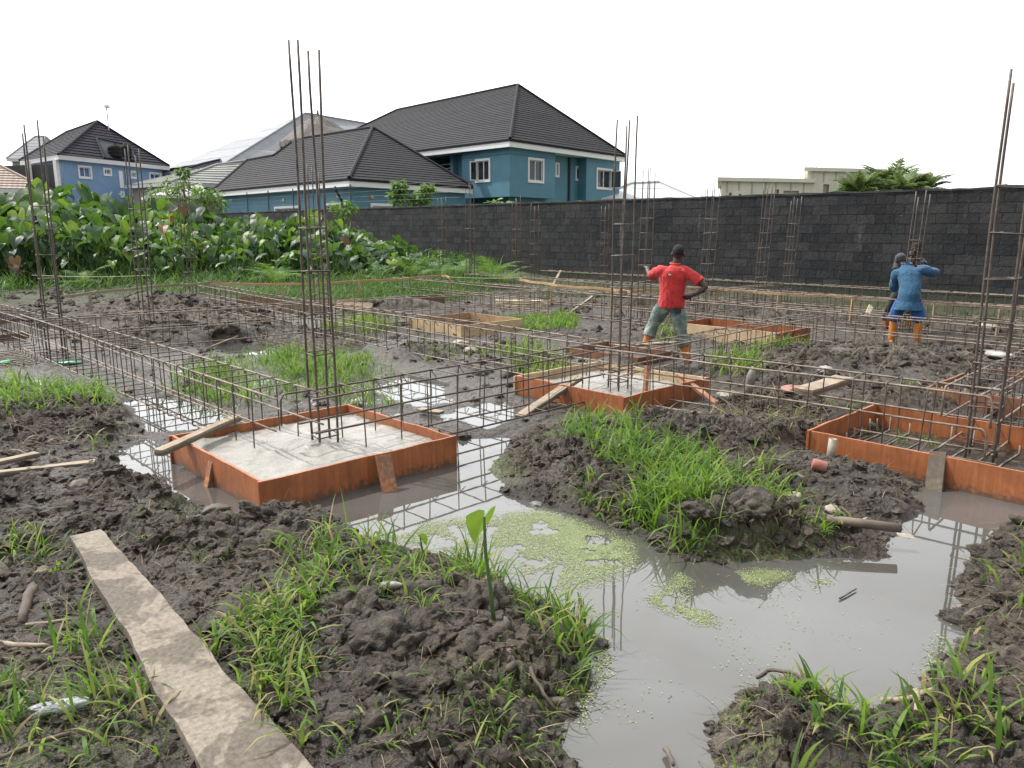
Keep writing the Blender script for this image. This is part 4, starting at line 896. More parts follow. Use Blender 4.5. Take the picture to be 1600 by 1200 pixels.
# ------------------------------------------------------------------ houses
def clipv(poly, f, lo, hi):
    def half(P, s, k):
        out = []
        for i in range(len(P)):
            a, b = P[i-1], P[i]; fa, fb = s*(f(a)-k), s*(f(b)-k)
            if (fa >= 0) != (fb >= 0): out.append(a.lerp(b, fa/(fa-fb)))
            if fb >= 0: out.append(b)
        return out
    P = half(poly, 1, lo); return half(P, -1, hi) if len(P) > 2 else []
class Roof:
    def __init__(s): s.V = []; s.F = []; s.u = []; s.k = []
    def face(s, poly, course=.37, lift=.030, seed=1):
        poly = [Vector(p) for p in poly]; rr = random.Random(seed)
        u = (poly[1]-poly[0]).normalized(); n = u.cross(poly[2]-poly[1]).normalized()
        if n.z < 0: n = -n
        v = n.cross(u)
        if v.z < 0: v = -v
        f = lambda p: (p-poly[0]).dot(v); top = max(map(f, poly)); i = 0
        while i*course < top-.01:
            lo, hi = i*course, min(top, (i+1)*course); P = clipv(poly, f, lo, hi)
            if len(P) > 2:
                b = len(s.V); k = rr.random()
                for p in P: s.V.append(p + n*lift*(1-(f(p)-lo)/course)); s.u.append((p-poly[0]).dot(u)); s.k.append(k)
                s.F.append(tuple(range(b, b+len(P))))
                L = sorted([p for p in P if f(p) < lo+.01], key=lambda p: p.dot(u))
                if len(L) > 1:
                    b = len(s.V)
                    for p, o in ((L[0], 0), (L[-1], 0), (L[-1], lift), (L[0], lift)): s.V.append(p+n*o); s.u.append((p-poly[0]).dot(u)); s.k.append(0)
                    s.F.append((b, b+1, b+2, b+3))
            i += 1
        return s
    def build(s, name, mat, parent, o):
        me = bpy.data.meshes.new(name); me.from_pydata([tuple(p-o) for p in s.V], [], s.F); me.update()
        for nm, a in (('ru', s.u), ('tint', s.k)):
            at = me.attributes.new(nm, 'FLOAT', 'POINT'); at.data.foreach_set('value', a)
        return link(name, me, mat, parent)
def roof_mat(name, c1, c2, wave=28.0, bs=.35, rough=.8):
    t = NT(name); u = t.attr('ru'); p = t.pos(); n = t.noise(p, 1.2, 5, .6); k = t.attr('tint'); n2 = t.noise(p, 14, 3)
    c = t.ramp(t.math('ADD', t.math('MULTIPLY', n, .6), t.math('ADD', t.math('MULTIPLY', k, .2), t.math('MULTIPLY', n2, .2))), [(.3, c1), (.7, c2)])
    w = t.math('SINE', t.math('MULTIPLY', u, wave)); t.bump(t.math('ADD', w, t.math('MULTIPLY', n2, .4)), bs, .03); M[name] = t.fin(c, rough, spec=.25)
roof_mat('dark_roof', (.008, .0078, .011), (.018, .0165, .021), 28, .10)
roof_mat('blue_dark_roof', (.013, .012, .020), (.026, .024, .036), 28, .10)
roof_mat('metal_roof', (.25, .26, .275), (.34, .35, .365), 16, .2, .95)
roof_mat('white_roof', (.36, .37, .38), (.48, .49, .50), 16, .3, .5)
roof_mat('beige_roof', (.30, .24, .20), (.44, .37, .32), 18, .5, .8)
roof_mat('pale_roof', (.24, .24, .225), (.36, .36, .34), 18, .3, .6)
def plaster(name, c, v=.12, stain=None):
    t = NT(name); p = t.pos(); n = t.noise(p, .5, 5, .6); n2 = t.noise(p, 9, 4); st = t.noise(t.map(p, (3, 3, .25)), 1.2, 4, .6)
    col = t.ramp(n, [(.3, tuple(x*(1-v) for x in c)), (.7, tuple(x*(1+v) for x in c))])
    col = t.mix(t.ramp(st, [(.6, 0.0), (.8, .35)]), col, stain or tuple(x*.55 for x in c)); t.bump(n2, .12, .01); M[name] = t.fin(col, .75)
plaster('teal_paint', (.088, .215, .285)); plaster('blue_paint', (.18, .30, .48)); plaster('white_paint', (.74, .75, .74), .05, (.5, .5, .48))
plaster('grey_fascia', (.60, .60, .62), .06); plaster('cream_paint', (.40, .36, .30)); plaster('raw_block', (.64, .60, .51), .15, (.36, .33, .28)); plaster('dark_inside', (.03, .04, .045))  # dark_inside: colour of shade in openings, shared by the dark pipes
t = NT('window_glass'); p = t.pos(); M['window_glass'] = t.fin(t.ramp(t.noise(p, .8, 2), [(.4, (.012, .016, .022)), (.6, (.05, .06, .075))]), .06, spec=.6)
t = NT('blue_glass'); p = t.pos(); M['blue_glass'] = t.fin(t.ramp(t.noise(p, 1.2, 2), [(.4, (.02, .06, .20)), (.6, (.08, .16, .36))]), .08, spec=.6)
t = NT('tank_plastic'); M['tank_plastic'] = t.fin((.016, .016, .018), .8, spec=.2)
t = NT('thatch'); p = t.pos(); n = t.noise(t.map(p, (5, 5, 1.2)), 3, 5, .7); c = t.ramp(n, [(.3, (.10, .09, .083)), (.6, (.22, .20, .185)), (.8, (.34, .315, .29))]); t.bump(n, 1.0, .12); M['thatch'] = t.fin(c, .95)

def plane_px(A, B, u, v):                 # where the line of sight through (u, v) meets the upright wall A-B: (distance along, height)
    d = ray(u, v); e = Vector((B.x-A.x, B.y-A.y, 0)).normalized(); n = Vector((-e.y, e.x, 0))
    t = n.dot(Vector((A.x, A.y, 0)))/n.dot(d); P = Vector((0, 0, CAMH)) + d*t
    return (P-Vector((A.x, A.y, P.z))).dot(e), P.z
def wall_panel(m, A, B, z0, z1, holes, out, o, depth=.16):
    e = Vector((B.x-A.x, B.y-A.y, 0)); L = e.length; e.normalize(); A = Vector((A.x, A.y, 0))-Vector((o.x, o.y, 0))
    S = sorted({0, L, *[h[0] for h in holes], *[h[1] for h in holes]}); Z = sorted({z0, z1, *[h[2] for h in holes], *[h[3] for h in holes]})
    S = [s for s in S if 0 <= s <= L]; Z = [z for z in Z if z0 <= z <= z1]
    pt = lambda s, z, d=0: A + e*s + Vector((0, 0, z-o.z)) - out*d
    for i in range(len(S)-1):
        for j in range(len(Z)-1):
            cs, cz = (S[i]+S[i+1])/2, (Z[j]+Z[j+1])/2
            if any(h[0] < cs < h[1] and h[2] < cz < h[3] for h in holes): continue
            m.add([pt(S[i], Z[j]), pt(S[i+1], Z[j]), pt(S[i+1], Z[j+1]), pt(S[i], Z[j+1])], [(0, 1, 2, 3)])
    for h in holes:
        a = [(h[0], h[2]), (h[1], h[2]), (h[1], h[3]), (h[0], h[3])]
        for q in range(4):
            p, r_ = a[q], a[(q+1) % 4]; m.add([pt(*p), pt(*r_), pt(*r_, depth), pt(*p, depth)], [(0, 1, 2, 3)])
    return m
def window(t, A, B, hole, out, glass='window_glass', sash=0, mull=1, trim=.14, depth=.12, inner=True):
    o = t.location; e = Vector((B.x-A.x, B.y-A.y, 0)).normalized(); base = Vector((A.x-o.x, A.y-o.y, -o.z))
    s0, s1, z0, z1 = hole; m = MB()
    def bar(sa, sb, za, zb, d0, d1):
        vs = [base + e*s + Vector((0, 0, z)) - out*d for d in (d0, d1) for s, z in ((sa, za), (sb, za), (sb, zb), (sa, zb))]
        return vs, [(0,1,2,3),(7,6,5,4),(0,4,5,1),(1,5,6,2),(2,6,7,3),(3,7,4,0)]
    for r_ in ((s0-trim, s1+trim, z1, z1+trim), (s0-trim, s1+trim, z0-trim, z0), (s0-trim, s0, z0, z1), (s1, s1+trim, z0, z1)): m.add(*bar(*r_, -.06, .02))
    f = .06
    for r_ in ((s0+.003, s1-.003, z1-f, z1-.003), (s0+.003, s1-.003, z0+.003, z0+f), (s0+.003, s0+f, z0+f, z1-f), (s1-f, s1-.003, z0+f, z1-f)): m.add(*bar(*r_, .04, depth-.01))
    for k in range(mull):
        c = s0 + (s1-s0)*(k+1)/(mull+1); m.add(*bar(c-.03, c+.03, z0+f, z1-f, .045, depth-.012))
    w = m.build('window', M['white_paint'], t)
    MB().add(*bar(s0+.002, s1-.002, z0+.002, z1-.002, depth-.02, depth+.02)).build('pane', M[glass], w)
    if sash:
        h = s0 if sash < 0 else s1; wd = (s1-s0)*.42; d = (out*.96 + e*(.15 if sash > 0 else -.25)).normalized(); p0 = base + e*h
        fr = MB(); zz = Vector((0, 0, 1))
        for za, zb, a, b in ((z0, z0+.07, 0, wd), (z1-.07, z1, 0, wd), (z0+.07, z1-.07, 0, .07), (z0+.07, z1-.07, wd-.07, wd)):
            c0 = p0 + d*((a+b)/2) + zz*za; fr.beam(c0, c0+zz*(zb-za), b-a, .03, up=out.cross(zz).cross(d) if False else d.cross(zz))
        sf = fr.build('sash', M['white_paint'], w)
        q = p0 + out*.001; MB().add([q+d*.07+zz*(z0+.07), q+d*(wd-.07)+zz*(z0+.07), q+d*(wd-.07)+zz*(z1-.07), q+d*.07+zz*(z1-.07)], [(0, 1, 2, 3)]).build('sash_glass', M[glass], w)
    return w
def caps(t, roof, segs, mat, r=.11):
    o = t.location; m = MB()
    for a, b in segs: m.tube([Vector(a)-o+Vector((0, 0, .05)), Vector(b)-o+Vector((0, 0, .05))], r, 6)
    return m.build('ridge_cap', mat, roof)
def fascia(t, E, z0, z1, mat, closed=True, th=.06, name='fascia', inset=.06):
    o = t.location; m = MB(); n = len(E); c = sum((Vector((p.x, p.y, 0)) for p in E), Vector())/n; Q = []
    for p in E:
        q = Vector((p.x, p.y, 0)); d = (c-q).normalized(); Q.append(q+d*inset)
    for i in range(n if closed else n-1):
        a, b = Q[i], Q[(i+1) % n]; m.beam(a+Vector((0, 0, (z0+z1)/2))-o, b+Vector((0, 0, (z0+z1)/2))-o, th, z1-z0)
    m.add([Vector((p.x, p.y, z0+.03))-o for p in Q], [tuple(range(n))])
    return m.build(name, M[mat], t)
UPV = Vector((0, 0, 1))
# --- the two-storey teal house
ze = 7.2
K = G(797, 229, ze); RR_ = G(974, 252.5, ze); LL = G(667, 243.5, ze)
er = (RR_-K).normalized(); el = (LL-K).normalized(); Sr = (RR_-K).length + .3
rz_ = 13.4
Pp = G(809, 133, rz_); Qp = G(621, 172, rz_); Lt = (Qp-Pp).length + Sr*1.0
E0 = K + el*Lt; E1 = K.copy(); E2 = K + er*Sr; E3 = K + er*Sr + el*Lt
th = thing('house', 'large two-storey teal house with a steep dark hipped roof', 'house', K*Vector((1, 1, 0)))
o = th.location; ft = .48
up = lambda p, z=ft: p + Vector((0, 0, z))
rf = Roof().face([up(E0), up(E1), Pp, Qp], seed=1).face([up(E1), up(E2), Pp], seed=2).face([up(E2), up(E3), Qp, Pp], seed=3).face([up(E3), up(E0), Qp], seed=4).build('roof', M['dark_roof'], th, o)
caps(th, rf, [(up(E1), Pp), (up(E2), Pp), (Pp, Qp), (up(E0), Qp)], M['dark_roof'])
fascia(th, [E0, E1, E2, E3], ze, ze+ft, 'white_paint')
fascia(th, [E0, E1, E2, E3], ze+ft-.14, ze+ft+.02, 'dark_roof', name='gutter', inset=-.03)
st = lambda s, t_: K*Vector((1, 1, 0)) + er*s + el*t_
def box_st(s0, s1, t0, t1, z0, z1, m, faces=(0, 1, 2, 3, 4, 5)):
    vs = [st(s, t_) + Vector((0, 0, z)) - o for z in (z0, z1) for s, t_ in ((s0, t0), (s1, t0), (s1, t1), (s0, t1))]
    F = [(0,1,5,4),(1,2,6,5),(2,3,7,6),(3,0,4,7),(0,3,2,1),(4,5,6,7)]; return m.add(vs, [F[k] for k in faces])
nl = -(er - el*er.dot(el)).normalized(); nr = -(el - er*el.dot(er)).normalized()     # outward normals of the left and right faces
i0 = .5
S1 = plane_px(st(0, i0), st(1, i0), 867, 280)[0]; T1 = plane_px(st(i0, 0), st(i0, 1), 722, 270)[0]
S2 = plane_px(st(0, i0), st(1, i0), 916, 280)[0]; S3 = plane_px(st(0, i0), st(1, i0), 968, 280)[0]
zb = plane_px(st(0, i0), st(1, i0), 797, 307)[1]; c0 = 1.35
S3 = max(S3, S2+2)
m = MB()
def hole_px(A, B, u0, v0, u1, v1):
    um = (u0+u1)/2; a = plane_px(A, B, u0, (v0+v1)/2)[0]; b = plane_px(A, B, u1, (v0+v1)/2)[0]; za = plane_px(A, B, um, v1)[1]; zb_ = plane_px(A, B, um, v0)[1]
    return (min(a, b), max(a, b), za, zb_)
TR = .14
def shrink(h): return (h[0]+TR, h[1]-TR, h[2]+TR, h[3]-TR)
Lb0, Lb1 = st(i0, i0), st(i0, T1); Rb0, Rb1 = st(i0, i0), st(S1, i0)
hL = shrink(hole_px(Lb0, Lb1, 743, 248, 766.5, 285)); hR = shrink(hole_px(Rb0, Rb1, 824.5, 247, 849.5, 286))
wall_panel(m, Lb0, Lb1, zb, ze+.1, [hL], nl, o); wall_panel(m, Rb0, Rb1, zb, ze+.1, [hR], nr, o)
m.add([st(i0, i0)+UPV*zb-o, st(S1, i0)+UPV*zb-o, st(S1, c0)+UPV*zb-o, st(c0, T1)+UPV*zb-o, st(i0, T1)+UPV*zb-o], [(0, 1, 2, 3, 4)])
wall_panel(m, st(S1, i0), st(S1, c0), zb, ze+.1, [], er, o); wall_panel(m, st(i0, T1), st(c0, T1), zb, ze+.1, [], el, o)
Cr0, Cr1 = st(c0, c0), st(Sr-.5, c0); h3 = shrink(hole_px(Cr0, Cr1, 899, 260, 914, 283)); h3b = shrink(hole_px(Cr0, Cr1, 867, 254, 873, 277))
h3b = (h3b[0], max(h3b[1], h3b[0]+.25), h3b[2], h3b[3])
wall_panel(m, Cr0, Cr1, -.2, ze+.1, [h3, h3b], nr, o)
Bb0, Bb1 = st(S2, i0), st(S3, i0); h4 = shrink(hole_px(Bb0, Bb1, 931.5, 263, 956, 296.5)); wall_panel(m, Bb0, Bb1, -.2, ze+.1, [h4], nr, o)
wall_panel(m, st(S2, i0), st(S2, c0), -.2, ze+.1, [], -er, o); wall_panel(m, st(S3, i0), st(S3, Lt-.5), -.2, ze+.1, [], er, o)
Cl0, Cl1 = st(c0, c0), st(c0, Lt-.5); hb = hole_px(Cl0, Cl1, 674, 247, 708, 276); wall_panel(m, Cl0, Cl1, -.2, ze+.1, [hb], nl, o, depth=1.6)
wall_panel(m, st(S3, Lt-.5), st(c0, Lt-.5), -.2, ze+.1, [], el, o)
# a thin drip line below the eaves of the bays
m.build('wall', M['teal_paint'], th)
m = MB(); m.beam(st(i0-.03, i0-.03)+UPV*(ze-.32)-o, st(i0-.03, T1)+UPV*(ze-.32)-o, .08, .07); m.beam(st(i0+.02, i0-.03)+UPV*(ze-.32)-o, st(S1, i0-.03)+UPV*(ze-.32)-o, .08, .07); m.build('moulding', M['teal_paint'], th)
e_ = (Cl1-Cl0).normalized(); q = [Cl0 + e_*s + UPV*z - nl*1.6 - o for s, z in ((hb[0], hb[2]), (hb[1], hb[2]), (hb[1], hb[3]), (hb[0], hb[3]))]; MB().add(q, [(0, 1, 2, 3)]).build('veranda_shade', M['dark_inside'], th)  # dark sheet closing the recess, coloured as its shade
m = MB(); pp = Cl0+e_*(hb[0]-.35)-o; m.beam(pp+nl*.25+UPV*0, pp+nl*.25+UPV*ze, .35, .35, up=e_); m.build('pillar', M['teal_paint'], th)
m = MB(); a = Cl0 + e_*hb[0] - o; b = Cl0 + e_*hb[1] - o
for zz in (.25, .55, .85): m.tube([a+nl*.03+UPV*(hb[2]+zz), b+nl*.03+UPV*(hb[2]+zz)], .035, 6)
m.build('balcony_rail', M['white_paint'], th)
window(th, Lb0, Lb1, hL, nl, sash=1); window(th, Rb0, Rb1, hR, nr, sash=0); window(th, Cr0, Cr1, h3, nr, mull=0, sash=1); window(th, Cr0, Cr1, h3b, nr, mull=0); window(th, Bb0, Bb1, h4, nr, sash=1)
m = MB(); s_ = plane_px(Cr0, Cr1, 888, 285)[0]; pq = Cr0 + (Cr1-Cr0).normalized()*s_ + nr*.10 - o; m.tube([pq+UPV*0, pq+UPV*(ze-.05)], .09, 8); m.build('drain_pipe', M['dark_inside'], th)  # dark pipe stands in for the shaded slit in this wall
# --- the low teal house in front of it
zl = 4.25
b1 = G(546, 291, zl); b2 = G(739, 302.5, zl); b0 = G(340, 307, zl)
er2 = (b2-b1).normalized(); el2 = (b0-b1).normalized(); Ss = (b2-b1).length; Ll = (b0-b1).length + .9
B0, B1, B2, B3 = b1+el2*Ll, b1, b1+er2*Ss, b1+er2*Ss+el2*Ll
tb = thing('bungalow', 'low teal house with a wide dark tiled roof and white fascia', 'house', b1*Vector((1, 1, 0))); o = tb.location; ft2 = .42
nA = (el2.cross(UPV)); nl2 = -(er2 - el2*er2.dot(el2)).normalized(); nr2 = -(el2 - er2*el2.dot(er2)).normalized()
def on_roof(pl, n, u, v):
    d = ray(u, v); c = Vector((0, 0, CAMH)); return c + d*(n.dot(pl-c)/n.dot(d))
pit = R(29); nF = (nl2*math.sin(pit) + UPV*math.cos(pit)).normalized()
F1_ = on_roof(up(B1, ft2), nF, 582, 196); F0_ = on_roof(up(B1, ft2), nF, 462, 222); W0_ = on_roof(up(B1, ft2), nF, 428, 245); W1_ = on_roof(up(B1, ft2), nF, 386, 250)
F0_.z = F1_.z = (F0_.z + F1_.z)/2; W0_.z = W1_.z = (W0_.z+W1_.z)/2
Df = up(B1, ft2) + el2*((W0_-B1).dot(el2))
rb = Roof().face([Df, up(B1, ft2), F1_, F0_, W0_], seed=5).face([up(B0, ft2), Df, W0_, W1_], seed=5).face([up(B1, ft2), up(B2, ft2), F1_], seed=6)
bk = lambda p: p + er2*3.0 + Vector((0, 0, -1.6))
rb.face([bk(F1_), bk(F0_), F0_, F1_], seed=7).face([bk(W0_), bk(W1_), W1_, W0_], seed=8).face([up(B2, ft2), up(B3, ft2), bk(F0_), bk(F1_)], seed=9).face([up(B3, ft2), up(B0, ft2), W1_, bk(W1_)], seed=10)
rb = rb.build('roof', M['dark_roof'], tb, o)
caps(tb, rb, [(up(B1, ft2), F1_), (F1_, F0_), (F0_, W0_), (W0_, W1_), (W1_, up(B0, ft2)), (F1_, up(B2, ft2))], M['dark_roof'])
fascia(tb, [B0, B1, B2, B3], zl, zl+ft2, 'white_paint'); fascia(tb, [B0, B1, B2, B3], zl+ft2-.12, zl+ft2+.02, 'dark_roof', name='gutter', inset=-.03)
sb = lambda s, t_: b1*Vector((1, 1, 0)) + er2*s + el2*t_
m = MB(); La, Lb_ = sb(.5, .5), sb(.5, Ll-.5); Ra, Rb_ = sb(.5, .5), sb(Ss-.4, .5)
wL = [shrink(hole_px(La, Lb_, u0, v0, u1, v1)) for u0, v0, u1, v1 in ((430, 322, 470, 350), (508, 317, 535, 345))]; wR = [shrink(hole_px(Ra, Rb_, u0, v0, u1, v1)) for u0, v0, u1, v1 in ((579, 318, 614, 350), (662, 322, 690, 350))]
wall_panel(m, La, Lb_, -.2, zl+.1, wL, nl2, o); wall_panel(m, Ra, Rb_, -.2, zl+.1, wR, nr2, o); wall_panel(m, Lb_, sb(Ss-.4, Ll-.5), -.2, zl+.1, [], el2, o); wall_panel(m, Rb_, sb(Ss-.4, Ll-.5), -.2, zl+.1, [], er2, o)
m.build('wall', M['teal_paint'], tb)
for h in wL: window(tb, La, Lb_, h, nl2)
for h in wR: window(tb, Ra, Rb_, h, nr2)
plaster('orange_box', (.55, .30, .10)); plaster('yellow_box', (.5, .47, .25))
for A_, B_, u, v, mt, n_ in ((Ra, Rb_, 580, 307.5, 'orange_box', nr2), (La, Lb_, 529, 306, 'yellow_box', nl2), (La, Lb_, 444, 312.5, 'yellow_box', nl2)):
    s_, z_ = plane_px(A_, B_, u, v); c = A_ + (B_-A_).normalized()*s_ + UPV*z_ - o; e_ = (B_-A_).normalized()
    MB().beam(c-e_*.11+n_*.04, c+e_*.11+n_*.04, .08, .2).build('wall_box', M[mt], tb)
for A_, B_, u, n_ in ((La, Lb_, 537, nl2), (La, Lb_, 344, nl2)):
    s_, z_ = plane_px(A_, B_, u, 310); c = A_ + (B_-A_).normalized()*s_ - o
    MB().tube([c+n_*.5+UPV*(zl+.05), c+n_*.5+UPV*(zl-.15), c+n_*.12+UPV*(zl-.75), c+n_*.12+UPV*0], .075, 7).build('drain_pipe', M['dark_inside'], tb)
# --- generic hipped house further off
def hip_house(name, label, E, Rg, z_e, ft, roofm, wallm, fasc='grey_fascia', inset=.5, course=.37, lift=.045, seed=1):
    t = thing(name, label, 'house', E[1]*Vector((1, 1, 0))); o = t.location; q = [Vector((p.x, p.y, z_e+ft)) for p in E]; a, b = Rg
    r = Roof().face([q[0], q[1], b, a], course, lift, seed).face([q[1], q[2], b], course, lift, seed+1).face([q[2], q[3], a, b], course, lift, seed+2).face([q[3], q[0], a], course, lift, seed+3).build('roof', M[roofm], t, o)
    caps(t, r, [(q[0], a), (q[1], b), (q[2], b), (a, b)], M[roofm])
    fascia(t, [Vector((p.x, p.y, z_e)) for p in E], z_e, z_e+ft, fasc)
    c = sum((Vector((p.x, p.y, 0)) for p in E), Vector())/4; Wc = []
    for p in E: d = c-Vector((p.x, p.y, 0)); Wc.append(Vector((p.x, p.y, 0)) + d.normalized()*inset*1.4)
    return t, o, Wc
# light blue house on the left
zb_ = 7.3
e1 = G(92, 249, zb_); e2 = G(266, 266, zb_); e0 = AT(40, 258, 80)
dr = (e2-e1); dl = Vector((-dr.y, dr.x, 0)).normalized(); E0_ = G(31, 258, zb_); E = [E0_, e1, e2, e2+(E0_-e1).normalized()*12]
for p in E: p.z = zb_
ra = AT(104, 207, (E[0].y+E[3].y)/2-1.5); rbp = AT(152, 190, (e1.y+e2.y)/2+3.0); 
t, o, Wc = hip_house('house', 'light blue two-storey house with black water tanks in its dark roof', E, (ra, rbp), zb_, .35, 'blue_dark_roof', 'blue_paint', seed=20)
m = MB(); A_, B_ = Wc[1], Wc[2]; out = Vector(((B_-A_).y, -(B_-A_).x, 0)).normalized()
wl = [((122, 259, 143, 279.5), 'blue_glass'), ((161, 262.5, 174, 275), 'blue_glass'), ((203, 267, 214, 279.5), 'blue_glass'), ((233, 269.5, 252, 288), 'blue_glass'), ((137, 300, 146, 312), 'blue_glass'), ((205, 304, 216, 316), 'blue_glass'), ((188, 299, 194, 309), 'blue_glass')]
hs = [shrink(hole_px(A_, B_, *w)) for w, _ in wl]
wall_panel(m, A_, B_, -.2, zb_+.1, hs, out, o); wall_panel(m, Wc[0], A_, -.2, zb_+.1, [], -dr.normalized(), o); wall_panel(m, B_, Wc[3], -.2, zb_+.1, [], dr.normalized(), o); wall_panel(m, Wc[3], Wc[0], -.2, zb_+.1, [], dl, o); m.build('wall', M['blue_paint'], t)
for h, (w, g_) in zip(hs, wl): window(t, A_, B_, h, out, g_)
h = hole_px(A_, B_, 186, 267, 192, 294); e_ = (B_-A_).normalized(); m = MB(); c = A_ + e_*((h[0]+h[1])/2) - o; m.beam(c+out*.03+UPV*h[2], c+out*.03+UPV*h[3], h[1]-h[0], .05, up=out); m.build('pale_panel', M['white_paint'], t)
s_ = plane_px(A_, B_, 197, 280)[0]; c = A_+e_*s_-o+out*.1; MB().tube([c+UPV*0, c+UPV*(zb_-.1)], .08, 7).build('drain_pipe', M['white_paint'], t)
# its side veranda
nv = -dr.normalized(); A2 = Wc[1]-o; dlv = dl
m = MB()
for k in (0.3, 3.2, 6.5, 9.8): m.beam(A2+nv*.32+dlv*k, A2+nv*.32+dlv*k+UPV*zb_, .3, .3, up=dlv)
m.build('pillar', M['white_paint'], t)
MB().add([A2+nv*.04+dlv*.8+UPV*4.2, A2+nv*.04+dlv*10+UPV*4.2, A2+nv*.04+dlv*10+UPV*7.0, A2+nv*.04+dlv*.8+UPV*7.0], [(0, 1, 2, 3)]).build('veranda_shade', M['dark_inside'], t)  # flat dark sheet on the wall paints the veranda's shade
# flat dark panel on the front roof slope, painted as a tank recess's shade
qf = [Vector((e1.x, e1.y, zb_+.35)), Vector((e2.x, e2.y, zb_+.35))]; nfr = (qf[1]-qf[0]).cross(rbp-qf[0]).normalized()
if nfr.z < 0: nfr = -nfr
rc = [on_roof(qf[0], nfr, *p) for p in ((150, 217), (204, 229), (210, 252), (163, 248))]
m = MB(); m.add([p+nfr*.10-o for p in rc], [(0, 1, 2, 3)]); m.build('recess_shade', M['dark_inside'], t)
m = MB()
for a, b in zip(rc, rc[1:]+rc[:1]): m.tube([a+nfr*.08-o, b+nfr*.08-o], .12, 5)
m.build('recess_edge', M['blue_dark_roof'], t)
for k, (u, w) in enumerate(((178, .60), (195, .54))):
    c = on_roof(qf[0], nfr, u, 244) + out*.15
    rg = [(0, w*.92), (.1, w), (.35, w), (.40, w*.95), (.45, w), (.75, w), (.8, w*.95), (.85, w), (1.2, w*.97), (1.45, w*.7), (1.6, w*.3), (1.7, w*.28), (1.72, .02)]
    tag(MB().loft([((0, 0, z*.68), q*.95, q*.95) for z, q in rg]).build('water_tank', M['tank_plastic'], None, True), ('left', 'right')[k]+' black water tank set into the roof of the light blue house', 'water tank', 'roof water tanks').location = c - UPV*.1
# antenna
pa = rbp + Vector((.8, .3, 0)); an = MB().tube([(0, 0, -1.2), (0, 0, 1.2)], .06, 6); an.loft([((0, .05, 1.2), .02, .02), ((0, .05, 1.25), .3, .3), ((0, .05, 1.45), .22, .22), ((0, .05, 1.5), .02, .02)])
o_ = an.build('antenna', M['grey_fascia']); o_.location = pa; tag(o_, 'thin antenna above the roof of the light blue house', 'antenna')
# beige tiled roof at the left edge
k1 = G(72, 302, 4.6); dr = (G(-60, 300, 4.6)-k1); dr.z = 0; dr = dr.normalized()*16; dl = Vector((k1.x, k1.y, 0)).normalized()*11
E = [k1+dr, k1, k1+dl, k1+dl+dr]; rg = [k1+dl*.5+dr*.72+UPV*3.9, k1+dl*.5+dr*.36+UPV*3.9]
t, o, Wc = hip_house('house', 'house with a beige tiled roof at the left edge', E, rg, 4.6, .3, 'beige_roof', 'cream_paint', seed=30, lift=.06)
m = MB(); wall_panel(m, Wc[0], Wc[1], -.2, 4.7, [], Vector((0, -1, 0)), o); wall_panel(m, Wc[1], Wc[2], -.2, 4.7, [], Vector((1, 0, 0)), o); wall_panel(m, Wc[2], Wc[3], -.2, 4.7, [], Vector((0, 1, 0)), o); wall_panel(m, Wc[3], Wc[0], -.2, 4.7, [], Vector((-1, 0, 0)), o); m.build('wall', M['cream_paint'], t)
def simple(label, p1, p2, z_e, depth, ridge_h, roofm, wallm, ft=.3, name='house', rl=.5, seed=40, course=.37, lift=.045, r0=None):
    """a hipped house whose front eave runs from p1 (left) to p2 (right)"""
    d = p2-p1; d.z = 0; n = Vector((-d.y, d.x, 0)).normalized()
    if n.y < 0: n = -n
    E = [p1, p2, p2+n*depth, p1+n*depth]; c0 = p1+n*depth/2; rg = [c0+d*(.5-rl/2)+UPV*ridge_h, c0+d*(.5+rl/2)+UPV*ridge_h]
    if r0: rg = [r0[0], r0[1]]
    t, o, Wc = hip_house(name, label, E, rg, z_e, ft, roofm, wallm, seed=seed, course=course, lift=lift)
    m = MB(); outs = (-n, d.normalized(), n, -d.normalized())
    for k in range(4): wall_panel(m, Wc[k], Wc[(k+1) % 4], -.2, z_e+.1, [], outs[k], o)
    m.build('wall', M[wallm], t); return t
simple('small far house with a grey gabled roof behind the beige one', AT(10, 252, 98), AT(58, 254, 98), AT(10, 252, 98).z, 9, 3.4, 'metal_roof', 'cream_paint', rl=.35, seed=44)
p1 = AT(348, 262, 92); p2 = AT(640, 246, 112)
simple('tall house with a broad light grey metal roof behind the dark roofs', p1, p2, p1.z, 20, 6, 'metal_roof', 'cream_paint', ft=.3, seed=46, course=3.0, lift=.02, r0=(AT(477, 177, 108), AT(578, 194, 118)))
p1 = AT(282, 272, 74); p2 = AT(352, 266, 78)
simple('small house with a blue-grey roof between the light blue house and the dark roof', p1, p2, p1.z, 9, 2.2, 'blue_dark_roof', 'cream_paint', seed=48, r0=(AT(318, 256, 79), AT(344, 250, 82)))
p1 = AT(268, 290, 63); p2 = AT(380, 284, 68)
simple('pale tiled roof left of the low teal house', p1, p2, p1.z, 8, 2.8, 'pale_roof', 'cream_paint', seed=50, r0=(AT(338, 258, 69), AT(384, 252, 71)))
p1 = AT(232, 309, 58); p2 = AT(322, 303, 60)
simple('low outbuilding with a pale sheet roof beside the light blue house', p1, p2, p1.z, 6, .9, 'pale_roof', 'cream_paint', ft=.2, seed=52, course=2, lift=.01, r0=(AT(262, 295, 62), AT(312, 287, 64)))
p1 = AT(930, 316, 62); p2 = AT(1094, 316, 66)
simple('house with a white metal roof behind the wall, right of the teal house', p1, p2, p1.z, 12, 2.6, 'white_roof', 'white_paint', seed=54, course=3, lift=.02, r0=(AT(985, 287, 68), AT(1030, 285, 70)))
